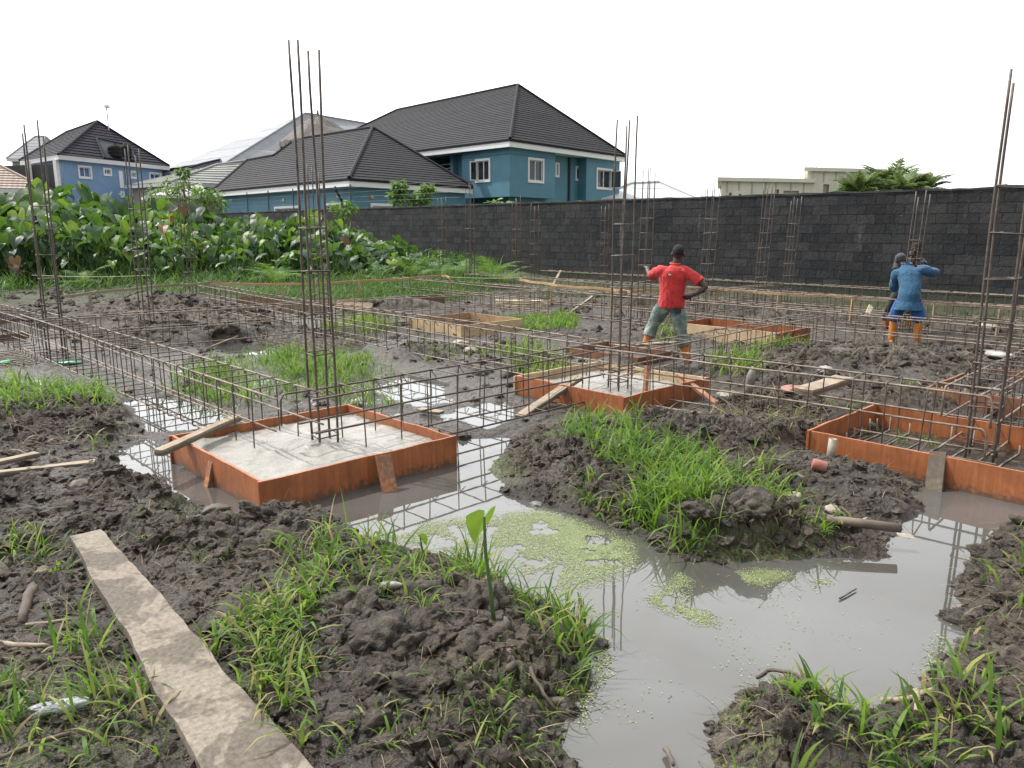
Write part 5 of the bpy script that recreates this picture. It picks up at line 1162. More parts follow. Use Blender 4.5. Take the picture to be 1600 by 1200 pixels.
# thatched shelter
ap = AT(496, 179, 66); zt = AT(434, 219, 64).z
t = thing('thatched_shelter', 'shelter with a shaggy thatched roof showing above the dark roof', 'shelter', Vector((ap.x, ap.y, 0))); o = t.location
rows = []; hh = ap.z-zt; n = 40
rr = random.Random(3); m = MB(); base = 0
for i, f in enumerate((0, .12, .3, .5, .7, .88, 1.0, 1.02)):
    for k in range(n):
        a = 2*math.pi*k/n; sq = 1/max(abs(math.cos(a)), abs(math.sin(a)))**.55; w = 2.85*f*sq*(1+rr.uniform(-.03, .03)) + .12
        z = ap.z - hh*f**1.15 + rr.uniform(-.10, .10) - (.35+rr.random()*.2 if i == 7 else 0)
        m.v.append(Vector((w*math.cos(a+.6), w*.9*math.sin(a+.6), z)))
for i in range(7):
    for k in range(n): m.f.append((i*n+k, i*n+(k+1) % n, (i+1)*n+(k+1) % n, (i+1)*n+k))
m.f.append(tuple(range(n))); m.tube([(0, 0, ap.z-.1), (.05, 0, ap.z+.35)], [.12, .07], 6); m.build('thatch_roof', M['thatch'], t)
for a in (45, 135, 225, 315): MB().tube([(2.3*math.cos(R(a)+.6), 2.1*math.sin(R(a)+.6), 0), (2.3*math.cos(R(a)+.6), 2.1*math.sin(R(a)+.6), zt+.4)], .14, 8).build('post', M['bark'], t)
# unfinished block building on the right
plaster('block_fill', (.36, .34, .28), .2)
t = thing('unfinished_building', 'unfinished grey block building with a concrete roof edge', 'building', AT(1125, 300, 60)*Vector((1, 1, 0))); o = t.location
def bslab(u0, v0, u1, v1, Y0, Y1, nm, vb=345, ov=.35, hol=()):
    a, b = AT(u0, v0, Y0), AT(u1, v1, Y1); a.z = b.z = (a.z+b.z)/2; zt_ = a.z; d = (b-a).normalized(); n = Vector((a.x, a.y, 0)).normalized(); a0 = a*Vector((1, 1, 0)); b0 = b*Vector((1, 1, 0))
    m = MB(); hs = [hole_px(a0, b0, *h) for h in hol]
    wall_panel(m, a0, b0, -.2, zt_, hs, -n, o, .22); wall_panel(m, a0, a0+n*12, -.2, zt_, [], -d, o); wall_panel(m, b0, b0+n*12, -.2, zt_, [], d, o); wall_panel(m, a0+n*12, b0+n*12, -.2, zt_, [], n, o); m.build('wall', M['raw_block'], t)
    for h in hs: MB().add([a0 + d*s + UPV*z + n*.22 - o for s, z in ((h[0], h[2]), (h[1], h[2]), (h[1], h[3]), (h[0], h[3]))], [(0, 1, 2, 3)]).build('block_infill', M['block_fill'], t)
    m = MB(); c = (a0+b0)/2 + n*6 - o; q = [a0-d*ov-n*ov-o, b0+d*ov-n*ov-o, b0+d*ov+n*12-o, a0-d*ov+n*12-o]
    m.add([p+UPV*zt_ for p in q]+[p+UPV*(zt_+.28) for p in q], [(0,3,2,1),(4,5,6,7),(0,1,5,4),(1,2,6,5),(2,3,7,6),(3,0,4,7)]); m.build('roof_slab', M['raw_block'], t)
    L = (b0-a0).length; r_ = random.Random(int(u0))
    s = .5
    while s < L: MB().beam(a0+d*s-n*.03-o+UPV*(zt_-.6-r_.random()*.5), a0+d*s-n*.03-o+UPV*(zt_-.01), .09, .05, up=n).build('timber_strut', M['cream_paint'], t); s += .9+r_.random()*.5
bslab(1127, 290, 1268, 279, 60, 62, 'a', hol=((1139, 301, 1143, 312), (1154, 303, 1158, 312), (1211, 296, 1217, 306), (1224, 298, 1248, 308)))
bslab(1262, 273, 1380, 265, 62, 64, 'b', hol=((1286, 288, 1295, 301), (1254, 292, 1262, 305)))
bslab(1382, 271, 1450, 283, 64.5, 64, 'c')
m = MB(); a = AT(1267, 272, 63.5)-o
for k in range(3): m.tube([a+Vector((.2*k, .1, 0)), a+Vector((.2*k+.03, .1, 1.0))], .02, 5)
m.build('rebar_stub', M['rebar'], t)
t = thing('rebar_stub', 'thin steel bars standing beyond the dark wall', 'rebar', AT(1098, 312, 40)*Vector((1, 1, 0)))
for k, u in enumerate((1094, 1097, 1101, 1104)): a = AT(u, 312, 40)-t.location; MB().tube([Vector((a.x, a.y, 0)), Vector((a.x+.03, a.y, AT(u, 296+k % 2, 40).z))], .018, 5).build('bar', M['rebar'], t)

# ------------------------------------------------------------------ plants
def leaf_geo(L, Wd, fold, droop, rr):
    """an elephant-ear blade: heart-shaped, notched at the stalk, folded along the midrib, wavy at its edge"""
    ed = [(.02, -.05), (.13, -.30), (.30, -.32), (.46, -.14), (.50, .08), (.44, .32), (.32, .56), (.17, .80), (.0, 1.0)]
    mid = [(0, 0), (0, .3), (0, .62)]; V, F = [], []
    P = [Vector((0, y, 0)) for _, y in mid]
    for s in (1, -1):
        n = len(V); pts = [(0, 0), (0, .3), (0, .62)] + [(x*s, y) for x, y in ed] + [(x*s*.55, y*.8+.08) for x, y in ed[2:7]]
        for x, y in pts:
            wv = rr.uniform(-.055, .055) if abs(x) > .1 else 0
            V.append(Vector((x*Wd*2, y*L, (abs(x)*fold + wv - droop*max(y, 0)**2 - .12*min(y, 0)**2)*L)))
        e = lambda k: n+3+k; q = lambda k: n+12+k
        T = [(n, e(0), e(1)), (n, e(1), q(0)), (e(1), e(2), q(0)), (e(2), e(3), q(1)), (e(2), q(1), q(0)), (n, q(0), q(1)), (e(3), e(4), q(2)), (e(3), q(2), q(1)), (n, q(1), q(2)), (n, q(2), n+1), (e(4), e(5), q(3)), (e(4), q(3), q(2)), (n+1, q(2), q(3)), (e(5), e(6), q(4)), (e(5), q(4), q(3)), (n+1, q(3), q(4)), (n+1, q(4), n+2), (e(6), e(7), q(4)), (e(7), n+2, q(4)), (e(7), e(8), n+2)]
        F += T if s > 0 else [f[::-1] for f in T]
    return V, F
def ear_plant(seed, H=2.2, n=8, mat='big_leaf', tints=(0, 1)):
    rr = random.Random(seed); V, F, T = [], [], []; st_ = MB()
    for k in range(n):
        az = 2.4*k + rr.uniform(-.5, .5); h = H*(1-.62*(k/n)**1.1)*rr.uniform(.9, 1.08); out = (.10 + .26*(k/n) + rr.uniform(0, .10))*H
        top = Vector((math.cos(az)*out, math.sin(az)*out, h)); b = Vector((math.cos(az)*.04, math.sin(az)*.04, -.1))
        pts = [b.lerp(top, t_) + Vector((0, 0, .10*H*math.sin(math.pi*t_*.9))) for t_ in (0, .25, .5, .75, 1)]; pts[-1] = top + Vector((0, 0, .03))
        st_.tube(pts, [.030, .026, .021, .016, .012], 5)
        L = rr.uniform(.38, .68)*(1 if k < n*.7 else .75)*(.62 if mat == 'red_leaf' else 1); v, f = leaf_geo(L, L*rr.uniform(.42, .52), rr.uniform(.12, .45), rr.uniform(.15, .5), rr)
        tilt = rr.uniform(.1, 1.3); Mx = Matrix.Translation(pts[-1]) @ Matrix.Rotation(az-math.pi/2 + rr.uniform(-1.0, 1.0), 4, 'Z') @ Matrix.Rotation(-tilt, 4, 'X') @ Matrix.Rotation(rr.uniform(-.4, .4), 4, 'Y')
        nb = len(V); V += [Mx @ p for p in v]; F += [tuple(i+nb for i in q) for q in f]; tt = rr.random(); T += [tints[0]+(tints[1]-tints[0])*tt]*len(v)
    me = bpy.data.meshes.new('foliage'); me.from_pydata([tuple(p) for p in V], [], F); me.update(); me.polygons.foreach_set('use_smooth', [True]*len(me.polygons))
    at = me.attributes.new('tint', 'FLOAT', 'POINT'); at.data.foreach_set('value', T)
    t = thing('elephant_ear_plant', '', 'plant', (0, 0, 0), 0, 'elephant ear plants in the thicket')
    link('foliage', me, M[mat], t); st_.build('stalks', M['stalk'], t, True); return t
LAB = {'l': 'big-leaved elephant ear plant in the tall thicket on the left', 'm': 'big-leaved elephant ear plant in the thicket below the low teal house', 'r': 'low big-leaved plant where the thicket thins toward the dark wall'}
protos = [ear_plant(100+k, 2.3, rn, 'big_leaf') for k, rn in enumerate((12, 13, 11, 14, 12, 13, 11, 12))]; used = [False]*len(protos)
prof = [(-60, 290), (0, 300), (45, 282), (90, 280), (130, 292), (200, 300), (240, 306), (300, 312), (350, 322), (420, 322), (480, 330), (540, 338), (580, 356), (640, 372), (700, 385), (745, 402), (790, 424)]
def pv(u): return float(np.interp(u, [p[0] for p in prof], [p[1] for p in prof]))
r = random.Random(21); cnt = 0
for k in range(500):
    if cnt >= 250: break
    u = r.uniform(-60, 770); fr = r.random()
    Yf = 22.5 + max(u, 0)/770*3.2; Y = Yf + (1-fr)*(9 if u < 420 else 5)
    v = pv(u) + 6 + fr*(62 if u < 500 else 34) + r.uniform(-4, 14); P = AT(u, v, Y)
    if P.x*BX.x + P.y*BX.y > 19.3: continue
    g_ = Hxy(P.x, P.y); h = P.z - g_
    if h < .5: continue
    pi = r.randrange(len(protos)); s = h/2.3
    o = protos[pi] if not used[pi] else copy_tree(protos[pi]); used[pi] = True
    sx = max(.62, min(1.15, s*1.0)) ; o.location = (P.x, P.y, g_); o.scale = (sx, sx, s); o.rotation_euler = (0, 0, r.uniform(0, 6.28)); cnt += 1
    q = 'l' if u < 300 else ('m' if u < 580 else 'r'); o['label'] = LAB[q]; o['group'] = {'l': 'elephant ear plants of the tall left thicket', 'm': 'elephant ear plants below the low teal house', 'r': 'low big-leaved plants toward the dark wall'}[q]
for k, (u, v, Y, l) in enumerate(((20, 415, 22.0, 'wilted red-brown plant at the left edge of the thicket'), (270, 330, 25, 'brown leaved plant beside the far thin column cage'), (535, 348, 26.0, 'plant with a few rusty leaves right of the tallest column cage'))):
    P = AT(u, v, Y); g_ = Hxy(P.x, P.y); h = max(.8, P.z-g_); o = ear_plant(300+k, h, 4, 'red_leaf'); o.location = (P.x, P.y, g_); o['label'] = l; o['group'] = 'red-leaved plants in the thicket'; o.name = 'red_leaved_plant'
# the lone arrow-leaf plant in the foreground and its small neighbour
def arrow(name, base, tip, L, label, lean, az, tilt, mat, seed, r0=.010):
    rr = random.Random(seed); t = thing(name, label, 'plant', base); top = Vector(tip)-Vector(base)
    MB().tube([Vector((0, 0, -.06)), top*.33+Vector(lean)*.6, top*.66+Vector(lean), top*.9+Vector(lean)*.4, top], [r0, r0*.9, r0*.75, r0*.6, r0*.45], 8).build('stalk', M['stalk'], t, True)
    v, f = leaf_geo(L, L*.40, .35, .10, rr); Mx = Matrix.Translation(top) @ Matrix.Rotation(az, 4, 'Z') @ Matrix.Rotation(tilt, 4, 'X')
    me = bpy.data.meshes.new('leaf'); me.from_pydata([tuple(Mx @ p) for p in v], [], f); me.update(); me.polygons.foreach_set('use_smooth', [True]*len(f))
    at = me.attributes.new('tint', 'FLOAT', 'POINT'); at.data.foreach_set('value', [.96 if mat == 'big_leaf' else .5]*len(v))
    link('leaf', me, M[mat], t); return t
bp = on_ground(G(774, 985, .12)); tp = AT(757, 808, bp.y+.02)
arrow('arrow_leaf_plant', bp, tp, .185, 'single tall arrow-shaped leaf on a thick stalk in the near mud', (-.012, 0, 0), R(35), R(-58), 'big_leaf', 4, .011)
bp = on_ground(G(668, 905, .1)); tp = AT(656, 838, bp.y)
arrow('arrow_leaf_plant', bp, tp, .085, 'small half-furled leaf turning yellow, left of the tall arrow leaf', (0, 0, 0), R(-35), R(-50), 'big_leaf', 5, .007)
# ferns below the thicket
def frond(m, T, base, az, L, rr, lw=.16, up0=1.1):
    pts = []; p = Vector(base); a = up0; n = 14
    for i in range(n+1):
        pts.append(p.copy()); p = p + Vector((math.cos(az)*math.cos(a), math.sin(az)*math.cos(a), math.sin(a)))*L/n; a -= 1.5/n*rr.uniform(.8, 1.2)
    V0 = len(m.v); side = Vector((-math.sin(az), math.cos(az), 0))
    for i in range(1, n+1):
        t_ = i/n; w = lw*L*(math.sin(math.pi*min(1, t_*.9+.1))**.7)*2.2; d = (pts[i]-pts[i-1]).normalized()
        for s in (-1, 1):
            for sub in (0, .5):
                c = pts[i-1].lerp(pts[i], sub); q = c + (side*s*.85 + d*.5 - Vector((0, 0, .25*rr.random())))*w; k = d*L/n*.30
                m.add([c, c+k, q], [(0, 1, 2)])
    tt = rr.random(); T += [tt]*(len(m.v)-V0); 
def fern(seed, n, L, mat, up=(.7, 1.4)):
    rr = random.Random(seed); m = MB(); T = []
    for k in range(n): frond(m, T, (0, 0, 0), 2.4*k+rr.uniform(-.4, .4), L*rr.uniform(.7, 1.1), rr, .13, rr.uniform(*up))
    me = m.mesh('fronds'); at = me.attributes.new('tint', 'FLOAT', 'POINT'); at.data.foreach_set('value', T); return me
fm = [fern(400+k, 11, 1.0, 'tree_leaf') for k in range(3)]
for k, (u, v) in enumerate(((745, 436), (720, 438), (770, 440), (690, 440), (640, 440), (705, 432), (785, 444), (590, 444), (130, 452), (430, 446))):
    P = G(u, v, .3); 
    if P.x*BX.x + P.y*BX.y > 19.2: P = W(P.x*AX.x+P.y*AX.y, 19.1)
    t = thing('fern', 'feathery fern at the foot of the thicket', 'fern', on_ground(P), r.uniform(0, 6), 'ferns at the foot of the thicket'); f_ = link('fronds', fm[k % 3], None, t); 
    if not f_.data.materials: f_.data.materials.append(M['tree_leaf'])
    t.scale = [r.uniform(.9, 1.5)]*3
# small trees and palms beyond the wall
def leafy(name, label, base, h, blobs, nl, ls, mat='tree_leaf', seed=1, trunk=.05, cat='tree', limbs=5):
    rr = random.Random(seed); t = thing(name, label, cat, base); m = MB(); ht = max(b[0][2] for b in blobs)
    m.tube([(0, 0, -.2), (.03*h, .02*h, ht*.45), (-.01*h, 0, ht*.8), (blobs[0][0][0]*.8, blobs[0][0][1], ht*.98)], [trunk, trunk*.8, trunk*.55, trunk*.25], 7)
    for c, rd in blobs: m.tube([(0, 0, ht*.4), Vector(c)*.7+Vector((0, 0, .1)), c], [trunk*.5, trunk*.35, trunk*.15], 5)
    m.build('trunk', M['bark'], t, True)
    V, F, T = [], [], []
    for c, rd in blobs:
        for k in range(int(nl/len(blobs))):
            d = Vector((rr.gauss(0, 1), rr.gauss(0, 1), rr.gauss(0, 1))).normalized()*rd*(rr.random()**.45); p = Vector(c)+Vector((d.x, d.y, d.z*.85))
            L = ls*rr.uniform(.6, 1.2); az = math.atan2(d.y, d.x)+rr.uniform(-.9, .9); Mx = Matrix.Translation(p) @ Matrix.Rotation(az-1.57, 4, 'Z') @ Matrix.Rotation(rr.uniform(-1.3, .4), 4, 'X') @ Matrix.Rotation(rr.uniform(-.7, .7), 4, 'Y')
            nb = len(V); V += [Mx @ Vector(q) for q in ((0, 0, 0), (L*.25, L*.35, L*.06), (L*.2, L*.7, 0), (0, L, -.1*L), (-L*.2, L*.7, 0), (-L*.25, L*.35, L*.06), (0, L*.5, -.03*L))]
            F += [(nb, nb+1, nb+6), (nb+1, nb+2, nb+6), (nb+2, nb+3, nb+6), (nb+3, nb+4, nb+6), (nb+4, nb+5, nb+6), (nb+5, nb, nb+6)]; T += [rr.random()]*7
    me = bpy.data.meshes.new('crown'); me.from_pydata([tuple(p) for p in V], [], F); me.update(); at = me.attributes.new('tint', 'FLOAT', 'POINT'); at.data.foreach_set('value', T)
    link('crown', me, M[mat], t); return t
def bl(u, v, Y, base, rd): p = AT(u, v, Y)-Vector(base); return (tuple(p), rd)
b = Vector((AT(626, 320, 37.5).x, 37.5, 0)); leafy('sapling', 'leafy sapling beyond the wall before the low teal house, left of a similar one', b, 4, [bl(625, 290, 37.5, b, .32), bl(622, 302, 37.5, b, .42), bl(630, 313, 37.5, b, .5)], 330, .30, seed=1)
b = Vector((AT(662, 320, 37.8).x, 37.8, 0)); leafy('sapling', 'leafy sapling beyond the wall, right of a similar one', b, 4, [bl(668, 294, 37.8, b, .32), bl(660, 306, 37.8, b, .42), bl(655, 316, 37.8, b, .4)], 300, .30, seed=2)
b = Vector((AT(775, 320, 33).x, 33, 0)); leafy('shrub', 'small bright shrub peeping over the wall below the teal house', b, 3, [bl(773, 318, 33, b, .25), bl(786, 322, 33, b, .25)], 70, .32, seed=3, cat='shrub')
b = Vector((AT(537, 325, 30).x, 30, 0)); leafy('shrub', 'round green shrub at the wall end behind the tallest column cage', b, 3, [bl(536, 326, 30, b, .45)], 160, .22, seed=4, cat='shrub')
b = Vector((AT(288, 300, 34).x, 34, 0)); leafy('shrub', 'loose feathery shrub rising above the thicket beside the light blue house', b, 4, [bl(286, 268, 34, b, .28), bl(278, 290, 34, b, .55), bl(300, 300, 34, b, .7), bl(255, 302, 34, b, .7)], 420, .22, seed=5, cat='shrub')
b = Vector((AT(322, 300, 33).x, 33, 0)); leafy('shrub', 'pale leafy shrub where the dark roof meets the thicket', b, 4, [bl(318, 306, 33, b, .6), bl(335, 314, 33, b, .6)], 300, .22, seed=6, cat='shrub')
def palm(label, base, n, L, seed, h0):
    rr = random.Random(seed); t = thing('palm_tree', label, 'palm', base, 0, 'palms beyond the dark wall'); MB().tube([(0, 0, -.2), (.05, 0, h0*.5), (0, 0, h0)], [.2, .17, .16], 8).build('trunk', M['bark'], t, True)
    m = MB(); T = []
    for k in range(n):
        az = 2.4*k+rr.uniform(-.3, .3); a = rr.uniform(.45, 1.5); pts = []; p = Vector((0, 0, h0)); nn = 12; l = L*rr.uniform(.75, 1.1)
        for i in range(nn+1): pts.append(p.copy()); p = p + Vector((math.cos(az)*math.cos(a), math.sin(az)*math.cos(a), math.sin(a)))*l/nn; a -= 1.25/nn*rr.uniform(.7, 1.3)
        n0 = len(m.v); m.tube(pts, [.025*(1-.8*i/nn) for i in range(nn+1)], 4); side = Vector((-math.sin(az), math.cos(az), 0))
        for i in range(2, nn+1):
            d = (pts[i]-pts[i-1]).normalized()
            for s in (-1, 1):
                for sub in (0, .33, .66):
                    c = pts[i-1].lerp(pts[i], sub); w = l*.27*math.sin(math.pi*min(1, .2+.78*i/nn)); q = c + (side*s*.8 + d*.65 + Vector((0, 0, rr.uniform(-.45, .15))))*w; m.add([c-d*.022, c+d*.022, c.lerp(q, .5)+d*.03+Vector((0, 0, .02)), q], [(0, 1, 2), (0, 2, 3)])
        T += [rr.random()]*(len(m.v)-n0)
    me = m.mesh('crown'); at = me.attributes.new('tint', 'FLOAT', 'POINT'); at.data.foreach_set('value', T); link('crown', me, M['palm_leaf'], t)
for u, v, Y, n, L, s, l in ((1388, 300, 31, 40, 1.6, 1, 'middle one, the tallest, of the palms above the dark wall'), (1340, 308, 30, 30, 1.35, 2, 'leftmost low palm above the dark wall'), (1440, 306, 30, 30, 1.35, 3, 'rightmost palm above the dark wall'), (1412, 306, 29, 24, 1.2, 4, 'low palm between taller ones above the dark wall')):
    p = AT(u, v, Y); palm(l, Vector((p.x, p.y, 0)), n, L, s, p.z)

# ------------------------------------------------------------------ litter and small finds
mk_plain('stone', (.06, .05, .042), (.17, .15, .125), 9, .85, .5); mk_plain('pale_stone', (.19, .165, .13), (.38, .34, .28), 9, .85, .5)
mk_plain('clear_plastic', (.12, .11, .095), (.27, .255, .23), 9, .5, .3); mk_plain('grey_bag', (.16, .17, .18), (.42, .44, .46), 9, .3, .8, 0, 5, .02); mk_plain('red_can', (.22, .055, .042), (.34, .16, .12), 9, .5); mk_plain('pvc', (.22, .19, .15), (.40, .36, .29), 7, .5)
mk_plain('mud_pipe', (.09, .07, .052), (.20, .16, .12), 6, .7, .5); mk_plain('root_skin', (.055, .042, .034), (.13, .10, .08), 12, .85, .8); mk_plain('green_plastic', (.01, .22, .10), (.03, .34, .17), 6, .4); mk_plain('blue_plastic', (.05, .12, .22), (.12, .22, .34), 6, .4); mk_plain('white_sack', (.16, .15, .135), (.42, .41, .38), 7, .7, .8); mk_plain('purple_plastic', (.10, .10, .30), (.25, .25, .5), 9, .4)
rocks = noisy_rocks(8, 33, 3, .42)
def stone(u, v, s, mat, label, k, cat='stone', name='stone', z=.1, sc=(1, 1, .8), grp=None):
    vv, ff = rocks[k % 8]; me = np_mesh(name, vv*s*np.array(sc), [ff]); o = link(name, me, M[mat]); p = on_ground(G(u, v, z)); o.location = p + Vector((0, 0, s*.25)); o.rotation_euler = (0, 0, k*1.3); return tag(o, label, cat, grp)
stone(1241, 776, .062, 'pale_stone', 'rounded tan stone in the grass of the near island', 0); stone(1300, 800, .060, 'pale_stone', 'angular pale stone near the far shore of the pool', 1); stone(1415, 830, .075, 'pale_stone', 'flat pale stone at the edge of the pool by the open form', 2, sc=(1, .7, .35), z=.03)
stone(720, 548, .14, 'pale_stone', 'pale stone in the mud before the pale open form', 3); stone(735, 552, .12, 'pale_stone', 'smaller pale stone beside another before the pale form', 4)
stone(1310, 578, .11, 'stone', 'grey stone on the rubble heap, left of a broken slab', 5); stone(1420, 612, .12, 'pale_stone', 'pale lump on the rubble heap under the beam cage', 6, z=.4); stone(1140, 622, .10, 'pale_stone', 'pale stone beside the second form', 7, z=.1)
stone(1545, 520, .18, 'pale_stone', 'pale rubble lump near the foot of the wall at the right edge', 1); stone(1290, 575, .10, 'white_sack', 'white crumpled scrap on the rubble heap', 2, 'rubbish', 'plastic_scrap', .35); stone(1240, 594, .15, 'red_can', 'torn red and white bag on the rubble heap', 3, 'rubbish', 'torn_bag', .35, (1.3, .8, .35))
stone(1555, 570, .17, 'white_sack', 'white sack lying behind the open red form', 4, 'sack', 'sack', .1, (1.5, .8, .45)); stone(108, 565, .13, 'green_plastic', 'green plastic scrap inside the end of the long beam cage', 5, 'rubbish', 'plastic_scrap', .05, (1.4, .6, .3)); stone(10, 567, .12, 'green_plastic', 'green plastic scrap at the left edge on the steel mat', 6, 'rubbish', 'plastic_scrap', .05, (1.3, .6, .35))
stone(1090, 722, .035, 'blue_plastic', 'tiny blue plastic scrap behind the grass of the island', 7, 'rubbish', 'plastic_scrap', .12, (1.3, .8, .5)); stone(680, 890, .022, 'purple_plastic', 'small purple scrap among the grass of the near mound', 1, 'rubbish', 'plastic_scrap', .15); stone(838, 778, .055, 'clear_plastic', 'dirty clear plastic scrap on the left tip of the island', 2, 'rubbish', 'plastic_scrap', .05, (1, .8, .6))
stone(335, 785, .085, 'stone', 'grey mud-caked stone before the left corner of the nearest form', 3, z=.08, sc=(1.2, .7, .6)); stone(125, 765, .07, 'stone', 'small grey stone in the trampled mud on the left', 4, z=.1); stone(870, 1090, .035, 'stone', 'small root stub at the water side of the near mound', 5, 'root', 'root_stub', .05, (1.6, .7, .7)); stone(1190, 575, .06, 'red_can', 'crushed red can behind the second form', 6, 'rubbish', 'crushed_can', .1)
def lathe(name, rg, mat, p, d, label, cat, n=16):
    m = MB(); ring = []
    for z, q in rg: ring.append(((0, 0, z), q, q))
    o = m.loft(ring).build(name, M[mat], None, True); o.location = p; o.rotation_euler = Vector(d).to_track_quat('Z', 'Y').to_euler(); return tag(o, label, cat)
lathe('tin_can', [(0, .001), (0, .042), (.005, .045), (.10, .045), (.105, .043), (.105, .036), (.02, .036), (.02, .001)], 'red_can', on_ground(G(1268, 738, .15), .03), (.9, -.25, -.2), 'faded red tin can on its side on the island', 'can')
lathe('pipe_stub', [(0, .001), (0, .033), (.21, .033), (.21, .027), (.08, .027), (.08, .001)], 'pvc', on_ground(G(1297, 716, .1), -.06), (.05, 0, 1), 'pale plastic pipe stub standing in the mud by the open red form', 'pipe')
lathe('plastic_cup', [(0, .001), (0, .035), (.07, .035), (.07, .029), (.01, .027), (.01, .001)], 'pvc', on_ground(G(1112, 692, .25), .02), (-.1, -.9, .25), 'round pale cup end in the dark clods behind the island', 'cup')
lathe('plastic_cup', [(0, .001), (0, .032), (.06, .034), (.06, .028), (.01, .027), (.01, .001)], 'pvc', on_ground(G(1353, 815, .08), .02), (-.2, -.9, .3), 'round pale cup lying near the pipe by the pool', 'cup')
lathe('pipe', [(0, .001), (0, .028), (.22, .030), (.44, .029), (.44, .023), (.38, .023), (.38, .001)], 'mud_pipe', on_ground(G(1290, 836, .05), .03), (G(1398, 850, .03)-G(1290, 836, .05)), 'muddy length of pipe lying at the shore of the pool', 'pipe')
lathe('pipe', [(0, .001), (0, .022), (.30, .022), (.30, .016), (.02, .016), (.02, .001)], 'mud_pipe', on_ground(G(1240, 735, .2), .01), (G(1290, 755, .12)-G(1240, 735, .2)), 'thin grey pipe half buried beside the red can', 'pipe')
def bottle(u, v, d, label, z=.1, s=1.0):
    lathe('plastic_bottle', [(0, .001), (0, .028*s), (.01*s, .034*s), (.06*s, .034*s), (.065*s, .031*s), (.07*s, .034*s), (.13*s, .034*s), (.17*s, .022*s), (.185*s, .013*s), (.20*s, .013*s), (.2*s, .001)], 'clear_plastic', on_ground(G(u, v, z), .03), d, label, 'bottle')
bottle(1168, 618, (.15, 0, 1), 'cloudy plastic bottle standing on the mud right of the second form', .15, 1.5); bottle(1120, 617, (1, .2, .1), 'cloudy plastic bottle lying right of the second form', .12, 1.4); bottle(1328, 625, (1, -.6, -.1), 'cloudy bottle lying on the rubble before the open form', .3, 1.3); bottle(596, 918, (1, -.3, .2), 'pale bottle neck poking out of the near mound', .25, .6)
# plastic bag, roots and sticks in the left corner
vv, ff = rocks[2]; d = 1+.25*(fbm(vv[:, 0]*4+3, vv[:, 1]*4+vv[:, 2]*3, 4, 3)-.5)*2; n_ = len(vv)
waist = 1-.45*np.exp(-((vv[:, 0]+.25)/.22)**2); o = link('plastic_bag', np_mesh('plastic_bag', vv*d[:, None]*np.array([.115, .050, .045])*np.stack([np.ones(n_), waist, waist], 1), [ff]), M['grey_bag']); o.location = on_ground(G(100, 1118, .08), .03); o.rotation_euler = (0, 0, .35); tag(o, 'crumpled grey plastic bag in the mud left of the wide plank', 'plastic bag')
def stick(pts, r0, label, mat='root_skin', name='stick', cat='stick'):
    q = []
    for k, (u, v, z) in enumerate(pts):
        p = G(u, v, z); q.append(Vector((p.x, p.y, max(p.z, Hxy(p.x, p.y)+r0*.5))))
    full = []
    for a, b in zip(q, q[1:]): full += [a.lerp(b, i/4) + Vector((random.uniform(-1, 1), random.uniform(-1, 1), random.uniform(-.5, 1)))*r0*.35 for i in range(4)]
    full.append(q[-1]); n = len(full)
    return tag(MB().tube(full, [r0*(1-.45*i/n) for i in range(n)], 7).build(name, M[mat], None, True), label, cat)
stick([(72, 895, .10), (50, 930, .12), (35, 985, .08)], .034, 'thick ringed root standing out of the mud left of the plank', 'root_skin', 'root', 'root')
stick([(-20, 1005, .12), (40, 1008, .13), (75, 1015, .10)], .016, 'grey stick at the left edge, the uppermost of three', 'grey_timber'); stick([(40, 978, .12), (110, 968, .12)], .011, 'thin grey stick beside the ringed root', 'grey_timber')
stick([(-20, 1105, .08), (30, 1075, .09), (75, 1035, .10), (150, 1025, .12)], .011, 'long bent stick crossing the left corner', 'root_skin'); stick([(0, 1190, .06), (50, 1165, .07), (110, 1150, .08)], .012, 'brown stick at the lower left corner below the plastic bag', 'root_skin')
stick([(-20, 1085, .08), (45, 1070, .09)], .022, 'stout root in the lower left corner', 'root_skin', 'root', 'root')
stick([(1183, 1058, .13), (1207, 1046, .19), (1235, 1050, .22), (1270, 1072, .21), (1305, 1093, .18), (1330, 1106, .15)], .009, 'dark dead branch arching over the water from the near right mound', 'root_skin', 'dead_branch', 'branch')
stick([(1040, 1170, .02), (1052, 1195, .05)], .012, 'short broken stub at the water edge at the bottom', 'root_skin'); stick([(1430, 1080, .15), (1432, 1120, .14), (1450, 1150, .12)], .016, 'pale bent root on the right bank', 'grey_timber', 'root', 'root'); stick([(1375, 1096, .10), (1420, 1092, .12), (1470, 1078, .14), (1530, 1082, .15)], .014, 'pale root lying along the right bank', 'grey_timber', 'root', 'root')
stick([(1312, 935, .01), (1338, 920, .012)], .006, 'small twig floating on the pool', 'root_skin', 'twig', 'twig'); stick([(330, 480+62, .12), (372, 525, .30)], .016, 'pale stick in the black root heap on the left', 'grey_timber'); stick([(1700, 755, .1), (1640, 745, .12)], .012, 'stick beyond the right edge', 'root_skin') if False else None
stick([(828, 1045, .14), (850, 1085, .10), (868, 1110, .05)], .010, 'brown dead stem leaning on the water side of the near mound', 'root_skin', 'dead_stalk_stick', 'stem'); stick([(790, 985, .10), (800, 1040, .16), (793, 1070, .12)], .022, 'frayed grey stump of a cut plant at the foot of the arrow leaf', 'root_skin', 'plant_stump', 'stump')
stick([(1150, 742, .15), (1180, 715, .2), (1230, 720, .18)], .008, 'pale dry stem arching over the island', 'grey_timber', 'dead_stalk_stick', 'stem')
